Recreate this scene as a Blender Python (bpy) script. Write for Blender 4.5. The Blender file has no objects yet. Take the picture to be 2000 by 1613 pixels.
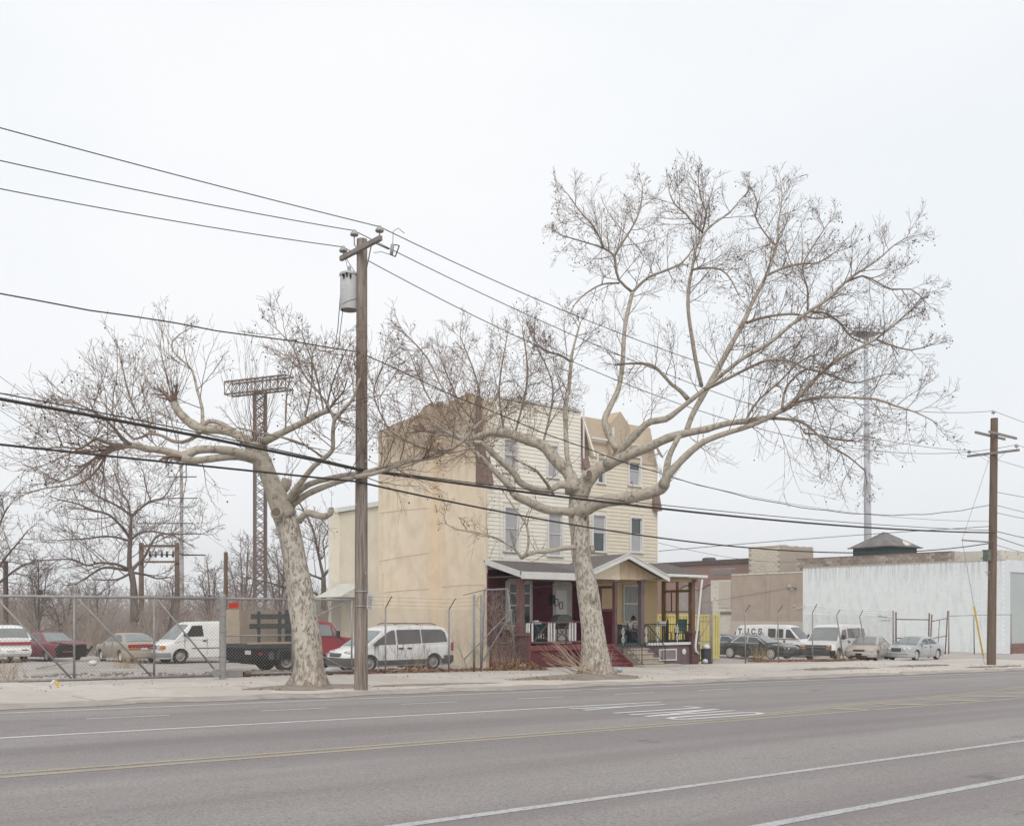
import bpy, bmesh, math, random
from mathutils import Vector, Matrix
R = math.radians
SC = bpy.context.scene
COL = SC.collection
# ------------------------------------------------------------------ camera
F = 2000.0                              # focal length in units of a 2000 px wide picture
HOR = 1203.0                            # picture row of the horizon
ANG = math.atan2(2400, 2000)            # angle between the view axis and the street (+X)
CA, SA = math.cos(ANG), math.sin(ANG)
CZ = 1.70
cam_d = bpy.data.cameras.new('camera'); cam = bpy.data.objects.new('camera', cam_d); COL.objects.link(cam)
cam_d.sensor_width = 36; cam_d.lens = 36.0; cam_d.shift_y = (HOR - 806.5) / 2000.0
cam_d.clip_start = 0.1; cam_d.clip_end = 5000
cam.location = (0, 0, CZ); cam.rotation_euler = (R(90), 0, ANG - R(90))
SC.camera = cam
# ------------------------------------------------------------------ world, sun, exposure
SUN_EL, SUN_AZ = R(46), R(232)          # soft sun behind thin cloud, from the left, over the parking lot
w = bpy.data.worlds.new('World'); SC.world = w; w.use_nodes = True
nt = w.node_tree; nt.nodes.clear()
N = nt.nodes.new; LK = nt.links.new
wo = N('ShaderNodeOutputWorld'); bg = N('ShaderNodeBackground'); bg.inputs['Strength'].default_value = 0.1
sky = N('ShaderNodeTexSky'); sky.sky_type = 'NISHITA'; sky.sun_disc = False
sky.sun_elevation = SUN_EL; sky.sun_rotation = R(90) - SUN_AZ; sky.dust_density = 3.0; sky.air_density = 1.0
tc = N('ShaderNodeTexCoord')
no = N('ShaderNodeTexNoise'); no.inputs['Scale'].default_value = 1.6; no.inputs['Detail'].default_value = 4.0
mp = N('ShaderNodeMapping'); mp.inputs['Scale'].default_value = (1, 1, 2.2)
LK(tc.outputs['Generated'], mp.inputs['Vector']); LK(mp.outputs['Vector'], no.inputs['Vector'])
cr = N('ShaderNodeValToRGB')            # the thick overcast, soft and nearly even
cr.color_ramp.elements[0].position = 0.35; cr.color_ramp.elements[0].color = (7.6, 7.9, 8.15, 1)
cr.color_ramp.elements[1].position = 0.65; cr.color_ramp.elements[1].color = (8.4, 8.46, 8.54, 1)
LK(no.outputs['Fac'], cr.inputs['Fac'])
mx = N('ShaderNodeMix'); mx.data_type = 'RGBA'; mx.inputs['Factor'].default_value = 0.93
LK(sky.outputs['Color'], mx.inputs['A']); LK(cr.outputs['Color'], mx.inputs['B'])
LK(mx.outputs['Result'], bg.inputs['Color']); LK(bg.outputs['Background'], wo.inputs['Surface'])
sd = bpy.data.lights.new('sun', 'SUN'); sd.energy = 1.5; sd.angle = R(30); sd.color = (1.0, 0.965, 0.92)
so = bpy.data.objects.new('sun', sd); COL.objects.link(so)
so.rotation_euler = (R(90) - SUN_EL, 0, SUN_AZ + R(90))
vs = SC.view_settings; vs.view_transform = 'Standard'; vs.look = 'None'; vs.gamma = 1.0; vs.use_curve_mapping = False
vs.exposure = 0.33
# ------------------------------------------------------------------ geometry of the place
def P(px, py, d):                        # point seen at picture position (px,py) at depth d
    l = (px - 1000) / F; v = (HOR - py) / F
    return Vector((d * (CA + l * SA), d * (SA - l * CA), CZ + v * d))
def onY(px, py, Y):
    l = (px - 1000) / F; return P(px, py, Y / (SA - l * CA))
def onX(px, py, X):
    l = (px - 1000) / F; return P(px, py, X / (CA + l * SA))
def gz(X, Y=25.0):                       # ground height: the street falls to the right, the left lot dips behind its gate
    z = -0.0145 - 0.0165 * min(X, 110)
    if Y > 32 and X < 27: z -= 0.25 * min(1, (Y - 32) / 9.0)
    return z
def onG(px, py, off=0.0):
    d = 30.0
    for i in range(30):
        p = P(px, py, d); d = (gz(p.x, p.y) + off - CZ) / ((HOR - py) / F)
    return P(px, py, d)
def pxm(px, Y): return None
# ------------------------------------------------------------------ materials
MATS = {}
def mat(name, col, rough=0.8, var=0.12, scale=3.0, bump=0.0, bscale=None, metal=0.0, spec=0.35, col2=None, fac=None, stretch=(1, 1, 1), detail=5.0, rand=0.0, coord='Object', alpha=None):
    if name in MATS: return MATS[name]
    m = bpy.data.materials.new(name); m.use_nodes = True; t = m.node_tree; b = t.nodes['Principled BSDF']
    b.inputs['Roughness'].default_value = rough; b.inputs['Metallic'].default_value = metal
    b.inputs['Specular IOR Level'].default_value = spec
    if col2 is None: lo = tuple(max(0, c * (1 - var)) for c in col); hi = tuple(min(1, c * (1 + var)) for c in col)
    else: lo, hi = col, col2
    tcn = t.nodes.new('ShaderNodeTexCoord'); mpn = t.nodes.new('ShaderNodeMapping'); mpn.inputs['Scale'].default_value = stretch
    t.links.new(tcn.outputs[coord], mpn.inputs['Vector'])
    nz = t.nodes.new('ShaderNodeTexNoise'); nz.inputs['Scale'].default_value = scale; nz.inputs['Detail'].default_value = detail; nz.inputs['Roughness'].default_value = 0.62
    t.links.new(mpn.outputs['Vector'], nz.inputs['Vector'])
    rp = t.nodes.new('ShaderNodeValToRGB'); a, c = fac or (0.3, 0.7)
    rp.color_ramp.elements[0].position = a; rp.color_ramp.elements[1].position = c
    rp.color_ramp.elements[0].color = (*lo, 1); rp.color_ramp.elements[1].color = (*hi, 1)
    t.links.new(nz.outputs['Fac'], rp.inputs['Fac'])
    out = rp.outputs['Color']
    if rand:
        oi = t.nodes.new('ShaderNodeObjectInfo'); mr = t.nodes.new('ShaderNodeMapRange'); mr.inputs['To Min'].default_value = 1 - rand; mr.inputs['To Max'].default_value = 1 + rand
        t.links.new(oi.outputs['Random'], mr.inputs['Value'])
        hs = t.nodes.new('ShaderNodeHueSaturation'); t.links.new(mr.outputs['Result'], hs.inputs['Value']); t.links.new(out, hs.inputs['Color']); out = hs.outputs['Color']
    t.links.new(out, b.inputs['Base Color'])
    if bump:
        bn = t.nodes.new('ShaderNodeBump'); bn.inputs['Strength'].default_value = bump; bn.inputs['Distance'].default_value = 0.02
        n2 = nz
        if bscale:
            n2 = t.nodes.new('ShaderNodeTexNoise'); n2.inputs['Scale'].default_value = bscale; n2.inputs['Detail'].default_value = 4
            t.links.new(mpn.outputs['Vector'], n2.inputs['Vector'])
        t.links.new(n2.outputs['Fac'], bn.inputs['Height']); t.links.new(bn.outputs['Normal'], b.inputs['Normal'])
    MATS[name] = m
    return m
def tweak(m):                            # node helpers for the special materials below
    t = m.node_tree; b = t.nodes['Principled BSDF']; src = b.inputs['Base Color'].links[0].from_socket
    return t, b, src
def overlay(m, col, scale, lo, hi, strength=1.0, stretch=(1, 1, 1), coord='Object', detail=4.0, kind='noise', rough=0.6):
    t, b, src = tweak(m)
    tcn = t.nodes.new('ShaderNodeTexCoord'); mpn = t.nodes.new('ShaderNodeMapping'); mpn.inputs['Scale'].default_value = stretch
    t.links.new(tcn.outputs[coord], mpn.inputs['Vector'])
    if kind == 'noise':
        nz = t.nodes.new('ShaderNodeTexNoise'); nz.inputs['Detail'].default_value = detail; nz.inputs['Roughness'].default_value = rough; o = nz.outputs['Fac']
    else:
        nz = t.nodes.new('ShaderNodeTexVoronoi'); nz.feature = 'DISTANCE_TO_EDGE'; o = nz.outputs['Distance']
    nz.inputs['Scale'].default_value = scale; t.links.new(mpn.outputs['Vector'], nz.inputs['Vector'])
    mr = t.nodes.new('ShaderNodeMapRange'); mr.inputs['From Min'].default_value = lo; mr.inputs['From Max'].default_value = hi
    mr.inputs['To Min'].default_value = 0 if kind == 'noise' else strength; mr.inputs['To Max'].default_value = strength if kind == 'noise' else 0
    t.links.new(o, mr.inputs['Value'])
    mixn = t.nodes.new('ShaderNodeMix'); mixn.data_type = 'RGBA'
    t.links.new(mr.outputs['Result'], mixn.inputs['Factor']); t.links.new(src, mixn.inputs['A']); mixn.inputs['B'].default_value = (*col, 1)
    t.links.new(mixn.outputs['Result'], b.inputs['Base Color'])
    return m
def brickmat(name, c1, c2, mortar, bw, bh, ms, axes, rough=0.85, bump=0.3, var=0.15):
    """procedural masonry courses; axes = which object axes run along and up the wall"""
    m = mat(name, c1, rough, var=var, scale=2.0); t, b, src = tweak(m)
    tcn = t.nodes.new('ShaderNodeTexCoord'); sx = t.nodes.new('ShaderNodeSeparateXYZ'); cb = t.nodes.new('ShaderNodeCombineXYZ')
    t.links.new(tcn.outputs['Object'], sx.inputs[0]); t.links.new(sx.outputs[axes[0]], cb.inputs[0]); t.links.new(sx.outputs[axes[1]], cb.inputs[1])
    br = t.nodes.new('ShaderNodeTexBrick'); t.links.new(cb.outputs[0], br.inputs['Vector'])
    br.inputs['Scale'].default_value = 1; br.inputs['Brick Width'].default_value = bw; br.inputs['Row Height'].default_value = bh
    br.inputs['Mortar Size'].default_value = ms; br.inputs['Mortar Smooth'].default_value = 0.2; br.inputs['Bias'].default_value = 0
    t.links.new(src, br.inputs['Color1']); br.inputs['Color2'].default_value = (*c2, 1); br.inputs['Mortar'].default_value = (*mortar, 1)
    t.links.new(br.outputs['Color'], b.inputs['Base Color'])
    bn = t.nodes.new('ShaderNodeBump'); bn.inputs['Strength'].default_value = bump; bn.inputs['Distance'].default_value = 0.01; bn.invert = True
    t.links.new(br.outputs['Fac'], bn.inputs['Height']); t.links.new(bn.outputs['Normal'], b.inputs['Normal'])
    return m
# ------------------------------------------------------------------ mesh builder
class MB:
    def __init__(s): s.v = []; s.f = []; s.mi = []; s.cur = 0
    def add(s, vs, fs):
        o = len(s.v); s.v.extend([tuple(p) for p in vs])
        for f in fs: s.f.append(tuple(i + o for i in f)); s.mi.append(s.cur)
        return s
    def box(s, c, size, rz=0.0, rot=None):
        x, y, z = size[0] / 2, size[1] / 2, size[2] / 2
        vs = [Vector(p) for p in ((-x, -y, -z), (x, -y, -z), (x, y, -z), (-x, y, -z), (-x, -y, z), (x, -y, z), (x, y, z), (-x, y, z))]
        M = rot if rot is not None else (Matrix.Rotation(rz, 3, 'Z') if rz else None)
        c = Vector(c)
        vs = [(M @ p if M is not None else p) + c for p in vs]
        return s.add(vs, [(3, 2, 1, 0), (4, 5, 6, 7), (0, 1, 5, 4), (1, 2, 6, 5), (2, 3, 7, 6), (3, 0, 4, 7)])
    def b2(s, lo, hi): return s.box([(a + b) / 2 for a, b in zip(lo, hi)], [abs(b - a) for a, b in zip(lo, hi)])
    def bar(s, a, b, wd, ht=None):       # square bar from a to b
        a, b = Vector(a), Vector(b); d = b - a; L = d.length
        if L < 1e-6: return s
        d /= L; up = Vector((0, 0, 1)) if abs(d.z) < 0.95 else Vector((1, 0, 0))
        sd = d.cross(up).normalized(); u2 = sd.cross(d)
        M = Matrix((d, sd, u2)).transposed()
        return s.box((a + b) / 2, (L, wd, ht or wd), rot=M)
    def tube(s, pts, rad, n=6, cap=True):
        if not isinstance(rad, (list, tuple)): rad = [rad] * len(pts)
        pts = [Vector(p) for p in pts]; k = len(pts); o = len(s.v); prev = None
        cs = [(math.cos(2 * math.pi * i / n), math.sin(2 * math.pi * i / n)) for i in range(n)]
        for i, p in enumerate(pts):
            t = pts[min(i + 1, k - 1)] - pts[max(i - 1, 0)]
            if t.length < 1e-9: t = Vector((0, 0, 1))
            t.normalize()
            if prev is None:
                a = Vector((0, 0, 1)) if abs(t.z) < 0.9 else Vector((1, 0, 0)); u = t.cross(a).normalized()
            else:
                u = prev - t * prev.dot(t)
                u = u.normalized() if u.length > 1e-6 else t.orthogonal().normalized()
            prev = u; w2 = t.cross(u); r = rad[i]
            for c, q in cs: s.v.append((p.x + r * (c * u.x + q * w2.x), p.y + r * (c * u.y + q * w2.y), p.z + r * (c * u.z + q * w2.z)))
        for i in range(k - 1):
            for j in range(n):
                a = o + i * n + j; b = o + i * n + (j + 1) % n
                s.f.append((a, b, b + n, a + n)); s.mi.append(s.cur)
        if cap:
            s.f.append(tuple(o + j for j in reversed(range(n)))); s.mi.append(s.cur)
            s.f.append(tuple(o + (k - 1) * n + j for j in range(n))); s.mi.append(s.cur)
        return s
    def lathe(s, prof, n=16, c=(0, 0, 0), axis='Z', cap=True):   # prof: (r, h)
        c = Vector(c); vs = []; fs = []; k = len(prof)
        for r, h in prof:
            for j in range(n):
                a = 2 * math.pi * j / n; x, y = r * math.cos(a), r * math.sin(a)
                p = Vector((x, y, h)) if axis == 'Z' else (Vector((h, x, y)) if axis == 'X' else Vector((y, h, x)))
                vs.append(p + c)
        for i in range(k - 1):
            for j in range(n): a = i * n + j; b = i * n + (j + 1) % n; fs.append((a, b, b + n, a + n))
        if cap: fs.append(tuple(reversed(range(n)))); fs.append(tuple((k - 1) * n + j for j in range(n)))
        return s.add(vs, fs)
    def prism(s, poly, ext, org=(0, 0, 0), u=(1, 0, 0), v=(0, 0, 1)):     # polygon in (u,v) pushed along u x v by ext
        u, v, org = Vector(u), Vector(v), Vector(org); n = u.cross(v).normalized() * ext; k = len(poly)
        a = [org + u * p[0] + v * p[1] for p in poly]
        return s.add(a + [p + n for p in a], [tuple(reversed(range(k))), tuple(range(k, 2 * k))] + [(i, (i + 1) % k, (i + 1) % k + k, i + k) for i in range(k)])
    def quad(s, *p): return s.add(p, [tuple(range(len(p)))])
    def obj(s, name, mats, parent=None, smooth=False, loc=None, bevel=0.0):
        me = bpy.data.meshes.new(name); me.from_pydata(s.v, [], s.f)
        for m in (mats if isinstance(mats, (list, tuple)) else [mats]): me.materials.append(m)
        if any(s.mi): me.polygons.foreach_set('material_index', s.mi)
        if smooth is True: me.polygons.foreach_set('use_smooth', [True] * len(me.polygons))
        me.update()
        if smooth == 'auto': me.polygons.foreach_set('use_smooth', [True] * len(me.polygons)); me.set_sharp_from_angle(angle=R(38))
        o = bpy.data.objects.new(name, me); COL.objects.link(o)
        if parent: o.parent = parent
        if loc: o.location = loc
        if bevel: b = o.modifiers.new('bevel', 'BEVEL'); b.width = bevel; b.segments = 1; b.limit_method = 'ANGLE'
        return o
def tag(o, label=None, cat=None, group=None, kind=None):
    if label: o['label'] = label
    if cat: o['category'] = cat
    if group: o['group'] = group
    if kind: o['kind'] = kind
    return o
def thing(name, label, cat, loc=(0, 0, 0), rz=0.0, group=None):
    o = bpy.data.objects.new(name, None); COL.objects.link(o); o.location = loc; o.rotation_euler = (0, 0, rz); o.empty_display_size = 0.3
    return tag(o, label, cat, group)
def local(root, p):                      # world point into an unrotated thing's own coordinates
    return Vector(p) - Vector(root.location)
def dup_tree(o, parent=None):
    c = o.copy(); COL.objects.link(c)
    if parent: c.parent = parent
    for ch in list(o.children): dup_tree(ch, c)
    return c
def inst(name, me, parent=None, loc=(0, 0, 0), rot=(0, 0, 0), scale=(1, 1, 1)):
    o = bpy.data.objects.new(name, me); COL.objects.link(o); o.location = loc; o.rotation_euler = rot; o.scale = scale
    if parent: o.parent = parent
    return o
# stroke letters, drawn in a unit box (x 0..1, y 0..1)
GL = {'T': [[(0, 1), (1, 1)], [(.5, 1), (.5, 0)]], 'U': [[(0, 1), (0, .25), (.2, .03), (.5, 0), (.8, .03), (1, .25), (1, 1)]],
 'C': [[(1, .8), (.8, .97), (.5, 1), (.15, .88), (0, .5), (.15, .12), (.5, 0), (.8, .03), (1, .2)]],
 'S': [[(.95, .82), (.7, 1), (.3, 1), (.05, .8), (.15, .6), (.85, .4), (.95, .2), (.7, 0), (.3, 0), (.03, .2)]],
 'L': [[(0, 1), (0, 0), (1, 0)]], 'E': [[(1, 1), (0, 1), (0, 0), (1, 0)], [(0, .5), (.8, .5)]], 'A': [[(0, 0), (.5, 1), (1, 0)], [(.2, .38), (.8, .38)]],
 'N': [[(0, 0), (0, 1), (1, 0), (1, 1)]], 'I': [[(.5, 0), (.5, 1)]], 'G': [[(1, .82), (.7, 1), (.3, 1), (0, .7), (0, .3), (.3, 0), (.75, 0), (1, .25), (1, .48), (.6, .48)]],
 'R': [[(0, 0), (0, 1), (.75, 1), (1, .78), (.75, .52), (0, .52)], [(.5, .52), (1, 0)]], 'V': [[(0, 1), (.5, 0), (1, 1)]],
 'O': [[(.3, 0), (.06, .1), (0, .3), (0, .7), (.06, .9), (.3, 1), (.7, 1), (.94, .9), (1, .7), (1, .3), (.94, .1), (.7, 0), (.3, 0)]],
 'Y': [[(0, 1), (.5, .45), (1, 1)], [(.5, .45), (.5, 0)]], '3': [[(.05, .9), (.5, 1), (.95, .8), (.7, .55), (.4, .52), (.8, .45), (1, .22), (.5, 0), (0, .12)]],
 '2': [[(.05, .78), (.3, 1), (.75, 1), (1, .72), (0, 0), (1, 0)]], '.': [[(.3, .0), (.3, .1)]], ' ': []}
def letters(mb, text, org, u, v, wd, ht, gap, st, dot=0.5):
    u, v, org = Vector(u), Vector(v), Vector(org); n = u.cross(v).normalized(); x = 0.0
    for ch in text:
        cw = wd * (dot if ch in '. I' else 1)
        for k in GL[ch]:
            pts = [org + u * (x + (p[0] if ch not in 'I' else .5) * cw) + v * (p[1] * ht) for p in k]
            for i, (a, b) in enumerate(zip(pts, pts[1:])):
                d = (b - a).normalized(); q = n.cross(d) * st / 2; e = d * st * 0.35; z = n * (0.0006 * (i % 3))
                mb.quad(a - e - q + z, b + e - q + z, b + e + q + z, a - e + q + z)
        x += cw + gap
    return x
def gradmask(m, col, axis, lo, hi, scale, nlo, nhi, strength, stretch=(1, 1, 1)):
    """weathering that belongs to one end of a wall: noise patches, thinning out along an axis"""
    overlay(m, col, scale, nlo, nhi, strength, stretch=stretch, detail=6)
    t = m.node_tree; mixn = t.nodes['Principled BSDF'].inputs['Base Color'].links[0].from_node; src = mixn.inputs['Factor'].links[0].from_socket
    tcn = t.nodes.new('ShaderNodeTexCoord'); sx = t.nodes.new('ShaderNodeSeparateXYZ'); t.links.new(tcn.outputs['Object'], sx.inputs[0])
    mr = t.nodes.new('ShaderNodeMapRange'); mr.inputs['From Min'].default_value = lo; mr.inputs['From Max'].default_value = hi; t.links.new(sx.outputs[axis], mr.inputs['Value'])
    mu = t.nodes.new('ShaderNodeMath'); mu.operation = 'MULTIPLY'; t.links.new(src, mu.inputs[0]); t.links.new(mr.outputs['Result'], mu.inputs[1]); t.links.new(mu.outputs[0], mixn.inputs['Factor'])
    return m
random.seed(7)
RND = random.Random(11)
# ================================================================== SETTING: ground, road, pavement
m_asph = mat('asphalt', (0.218, 0.199, 0.190), 0.85, col2=(0.268, 0.248, 0.238), scale=0.5, stretch=(0.35, 1, 1), bump=0.5, bscale=70)
overlay(m_asph, (0.43, 0.41, 0.40), 36, 0.52, 0.70, 0.6, detail=2)
overlay(m_asph, (0.10, 0.093, 0.093), 26, 0.54, 0.70, 0.7, detail=2, stretch=(1, 1, 1.3))
overlay(m_asph, (0.165, 0.146, 0.146), 0.16, 0.48, 0.72, 0.6, stretch=(0.12, 1.6, 1))
overlay(m_asph, (0.158, 0.139, 0.139), 0.42, 0.46, 0.62, 0.45, stretch=(0.03, 1.5, 1), detail=3)
overlay(m_asph, (0.27, 0.25, 0.243), 0.5, 0.55, 0.72, 0.35, stretch=(0.2, 1, 1), detail=7)
overlay(m_asph, (0.09, 0.082, 0.082), 1.1, 0.64, 0.70, 0.5, stretch=(.5, 1, 1), detail=9)
m_conc = mat('pavement_concrete', (0.43, 0.39, 0.35), 0.9, col2=(0.53, 0.49, 0.445), scale=1.1, bump=0.25, bscale=25, rand=0.09)
overlay(m_conc, (0.32, 0.285, 0.25), 0.8, 0.52, 0.72, 0.65, coord='Object', detail=8)
overlay(m_conc, (0.25, 0.235, 0.22), 30, 0.62, 0.75, 0.5)
m_dirt = mat('dirt', (0.17, 0.14, 0.115), 0.95, col2=(0.30, 0.26, 0.22), scale=2.2, bump=0.6, bscale=14, detail=9)
m_lot = mat('lot_ground', (0.30, 0.27, 0.25), 0.95, col2=(0.41, 0.375, 0.35), scale=0.7, bump=0.5, bscale=18, detail=9)
overlay(m_lot, (0.15, 0.11, 0.085), 0.45, 0.55, 0.72, 0.8, detail=8)
overlay(m_lot, (0.45, 0.43, 0.41), 9, 0.66, 0.74, 0.7)
m_kerb = mat('kerb_stone', (0.27, 0.25, 0.235), 0.9, col2=(0.37, 0.345, 0.325), scale=2.5, bump=0.4, bscale=20, rand=0.1)
m_wpaint = mat('road_paint', (0.47, 0.465, 0.455), 0.8, col2=(0.60, 0.595, 0.58), scale=2.0)
overlay(m_wpaint, (0.26, 0.25, 0.25), 34, 0.56, 0.70, 0.75, detail=3)
m_wworn = mat('road_paint_worn', (0.36, 0.355, 0.35), 0.8, col2=(0.45, 0.445, 0.44), scale=2.0)
overlay(m_wworn, (0.22, 0.21, 0.21), 20, 0.5, 0.65, 0.85, detail=4)
m_ypaint = mat('yellow_road_paint', (0.31, 0.265, 0.20), 0.85, col2=(0.39, 0.33, 0.235), scale=1.2)
overlay(m_ypaint, (0.23, 0.215, 0.205), 30, 0.48, 0.66, 0.85, detail=4)

KY = 22.6                                # kerb line
def axis_pts(lo, hi, fine_lo, fine_hi, fs, cs):
    a = []; x = lo
    while x < hi:
        a.append(x); x += fs if fine_lo <= x < fine_hi else cs
    a.append(hi); return a
def smooth01(t): t = max(0, min(1, t)); return t * t * (3 - 2 * t)
rg = random.Random(3)
def ground_z(X, Y):
    z = gz(X, Y)
    k = smooth01((Y - 30.2) / 1.2)
    z -= 0.4 * (1 - k)
    if Y > 120: z -= 0.6 * smooth01((Y - 120) / 200)
    z += k * 0.035 * (math.sin(X * 0.9 + Y * 0.4) + math.sin(X * 0.37 - Y * 0.83)) * smooth01((Y - 33) / 3)
    return z
xs = axis_pts(-560, 1260, -10, 110, 1.2, 40); ys = axis_pts(-40, 1060, 29, 80, 0.6, 45)
mb = MB(); nx = len(xs)
for y in ys:
    for x in xs: mb.v.append((x, y, ground_z(x, y)))
for j in range(len(ys) - 1):
    for i in range(nx - 1): a = j * nx + i; mb.f.append((a, a + 1, a + nx + 1, a + nx)); mb.mi.append(0)
g = mb.obj('ground', m_lot, smooth=True); tag(g, 'dusty grey unpaved ground of the parking lots', kind='structure')
def road_z(X, Y): return gz(X) - 0.065
mb = MB(); xs = axis_pts(-120, 300, -5, 70, 3, 12); ys = [-20, -5, 0, 5, 10, 15, 20, KY + 0.35]
for y in ys:
    for x in xs: mb.v.append((x, y, road_z(x, y)))
for j in range(len(ys) - 1):
    for i in range(len(xs) - 1): a = j * len(xs) + i; mb.f.append((a, a + 1, a + len(xs) + 1, a + len(xs))); mb.mi.append(0)
tag(mb.obj('road', m_asph), 'wide grey asphalt street with worn lane lines', kind='structure')
# ---- painted markings (4 mm sheets)
def stripe(mb, y0, x0, x1, wd, h=0.004, y1=None, seg=4.0, jit=0.012):
    n = max(1, int(abs(x1 - x0) / seg)); pr = None
    for i in range(n + 1):
        t = i / n; x = x0 + (x1 - x0) * t; y = y0 + ((y1 if y1 is not None else y0) - y0) * t
        e1, e2 = rg.uniform(-jit, jit), rg.uniform(-jit, jit)
        a = (x, y - wd / 2 + e1, road_z(x, y) + h); b = (x, y + wd / 2 + e2, road_z(x, y) + h)
        if pr: mb.quad(pr[0], a, b, pr[1])
        pr = (a, b)
def lane_line(name, label, m, parts_):
    mb = MB()
    for a in parts_: stripe(mb, *a)
    return tag(mb.obj(name, m), label, kind='structure')
lane_line('lane_line', 'wide worn white line nearest the camera', m_wworn, [(5.69, -30, 120, 0.15)])
lane_line('lane_line', 'second white lane line from the camera', m_wworn, [(7.63, -30, 120, 0.13)])
lane_line('lane_line', 'bright white line beyond the double yellow line', m_wpaint, [(16.87, -30, 18.8, 0.13)])
lane_line('lane_line', 'thin white edge line close to the far pavement', m_wpaint, [(21.38, -30, 120, 0.11)])
lane_line('lane_line', 'row of short white dashes between the far lines', m_wpaint, [(19.35 + 0.02 * k, 6.0 + 3.45 * k, 7.55 + 3.45 * k, 0.085) for k in range(6)])
lane_line('lane_line', 'faint white second edge line by the far right kerb', m_wworn, [(20.3, 24, 120, 0.10)])
yl = [(12.93, -30, 16.8, 0.14), (12.64, -30, 120, 0.14), (12.93, 16.8, 46, 0.13, 0.004, 16.38), (13.2, 17.4, 46, 0.11, 0.004, 16.65)]
for k in range(9):
    xk = 20.6 + 2.4 * k; yu = 12.93 + .118 * (xk - 16.8) - .12; yl.append((yu, xk, xk + (yu - 12.8) * 1.3, 0.5, 0.006, 12.8))
lane_line('yellow_line', 'faded double yellow centre line widening into striped median', m_ypaint, yl)
mb = MB()                                # ONLY, stretched along the lane and read by drivers heading left
for i, ch in enumerate('ONLY'):
    y0 = 13.30 + i * 0.90
    letters(mb, ch, (18.15, y0, road_z(18.5, y0) + 0.006), (0, 1, 0), (-1, 0, 0.0165), 0.44, 2.75, 0, 0.15)
for i, p in enumerate(mb.v): mb.v[i] = (p[0], p[1], road_z(p[0], p[1]) + 0.006 + (p[2] - (road_z(p[0], p[1]))) * 0.0 + 0.0004 * (i // 4 % 4))
tag(mb.obj('road_lettering', m_wpaint), 'white painted lane word ONLY stretched along the far lane', kind='structure')
# ---- kerb stones and pavement slabs, one object each
side = thing('sidewalk', 'pale worn concrete pavement along the far side of the street', None, (0, 0, 0)); side['kind'] = 'structure'
def slab_mesh(lx, ly, h, bev, nm):
    mb = MB(); mb.box((0, 0, -h / 2), (lx, ly, h)); mb2 = MB()
    b = bev; x, y = lx / 2, ly / 2
    mb2.add([(-x, -y, -h), (x, -y, -h), (x, y, -h), (-x, y, -h), (-x, -y, -b), (x, -y, -b), (x, y, -b), (-x, y, -b), (-x + b, -y + b, 0), (x - b, -y + b, 0), (x - b, y - b, 0), (-x + b, y - b, 0)],
            [(0, 1, 5, 4), (1, 2, 6, 5), (2, 3, 7, 6), (3, 0, 4, 7), (4, 5, 9, 8), (5, 6, 10, 9), (6, 7, 11, 10), (7, 4, 8, 11), (8, 9, 10, 11)])
    o = mb2.obj(nm, m_conc if nm == 'paving_slab' else m_kerb); me = o.data; bpy.data.objects.remove(o); return me
sl_me = slab_mesh(2.27, 1.975, 0.2, 0.012, 'paving_slab'); kb_me = slab_mesh(2.39, 0.2, 0.3, 0.03, 'kerb_stone')
ck = (-0.0165)
row_y = [KY + 0.2 + 1.0 + 2.0 * j for j in range(5)]
for j, y in enumerate(row_y):
    for i in range(31):
        x = -3.0 + 2.3 * i + (0.35 if j % 2 else 0)
        if j >= 4 and x < 27.0: continue
        if j == 3 and x < 26: y2 = y
        inst('paving_slab', sl_me, side, (x, y, gz(x) + rg.uniform(-.010, .010)), (rg.uniform(-.003, .003), -math.atan(ck) + rg.uniform(-.002, .002), rg.uniform(-.002, .002)))
for i in range(32):
    x = -3.5 + 2.4 * i
    inst('kerb_stone', kb_me, side, (x, KY + 0.1 + rg.uniform(-.015, .015), gz(x) - 0.045 + rg.uniform(-.02, .015)), (rg.uniform(-.03, .03), -math.atan(ck), rg.uniform(-.006, .006)))
# rough driveway apron at the far right and the strips that the slabs leave open
def sheet(name, label, m, pts_fn, nx, ny, kind='structure'):
    mb = MB()
    for j in range(ny + 1):
        for i in range(nx + 1): mb.v.append(tuple(pts_fn(i / nx, j / ny)))
    for j in range(ny):
        for i in range(nx): a = j * (nx + 1) + i; mb.f.append((a, a + 1, a + nx + 2, a + nx + 1)); mb.mi.append(0)
    return tag(mb.obj(name, m, smooth=True), label, kind=kind)
m_apron = mat('apron_asphalt', (0.26, 0.245, 0.23), 0.92, col2=(0.36, 0.345, 0.33), scale=1.2, bump=0.7, bscale=10, detail=9)
overlay(m_apron, (0.17, 0.15, 0.135), 2.2, 0.58, 0.72, 0.8, detail=8)
sheet('driveway', 'rough cracked driveway apron beyond the last pavement slabs', m_apron,
      lambda u, v: (67.6 + 60 * u, KY + 0.1 + 9.4 * v, gz(67.6 + 60 * u) - 0.02 + 0.02 * math.sin(9 * u + 7 * v)), 24, 8)
sheet('lot_entrance', 'patched concrete strip under the sliding gate', m_apron,
      lambda u, v: (-8 + 34.5 * u, 30.78 + 1.7 * v, gz(-8 + 34.5 * u) - 0.012 - 0.05 * v + 0.006 * math.sin(40 * u)), 60, 4)
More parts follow.
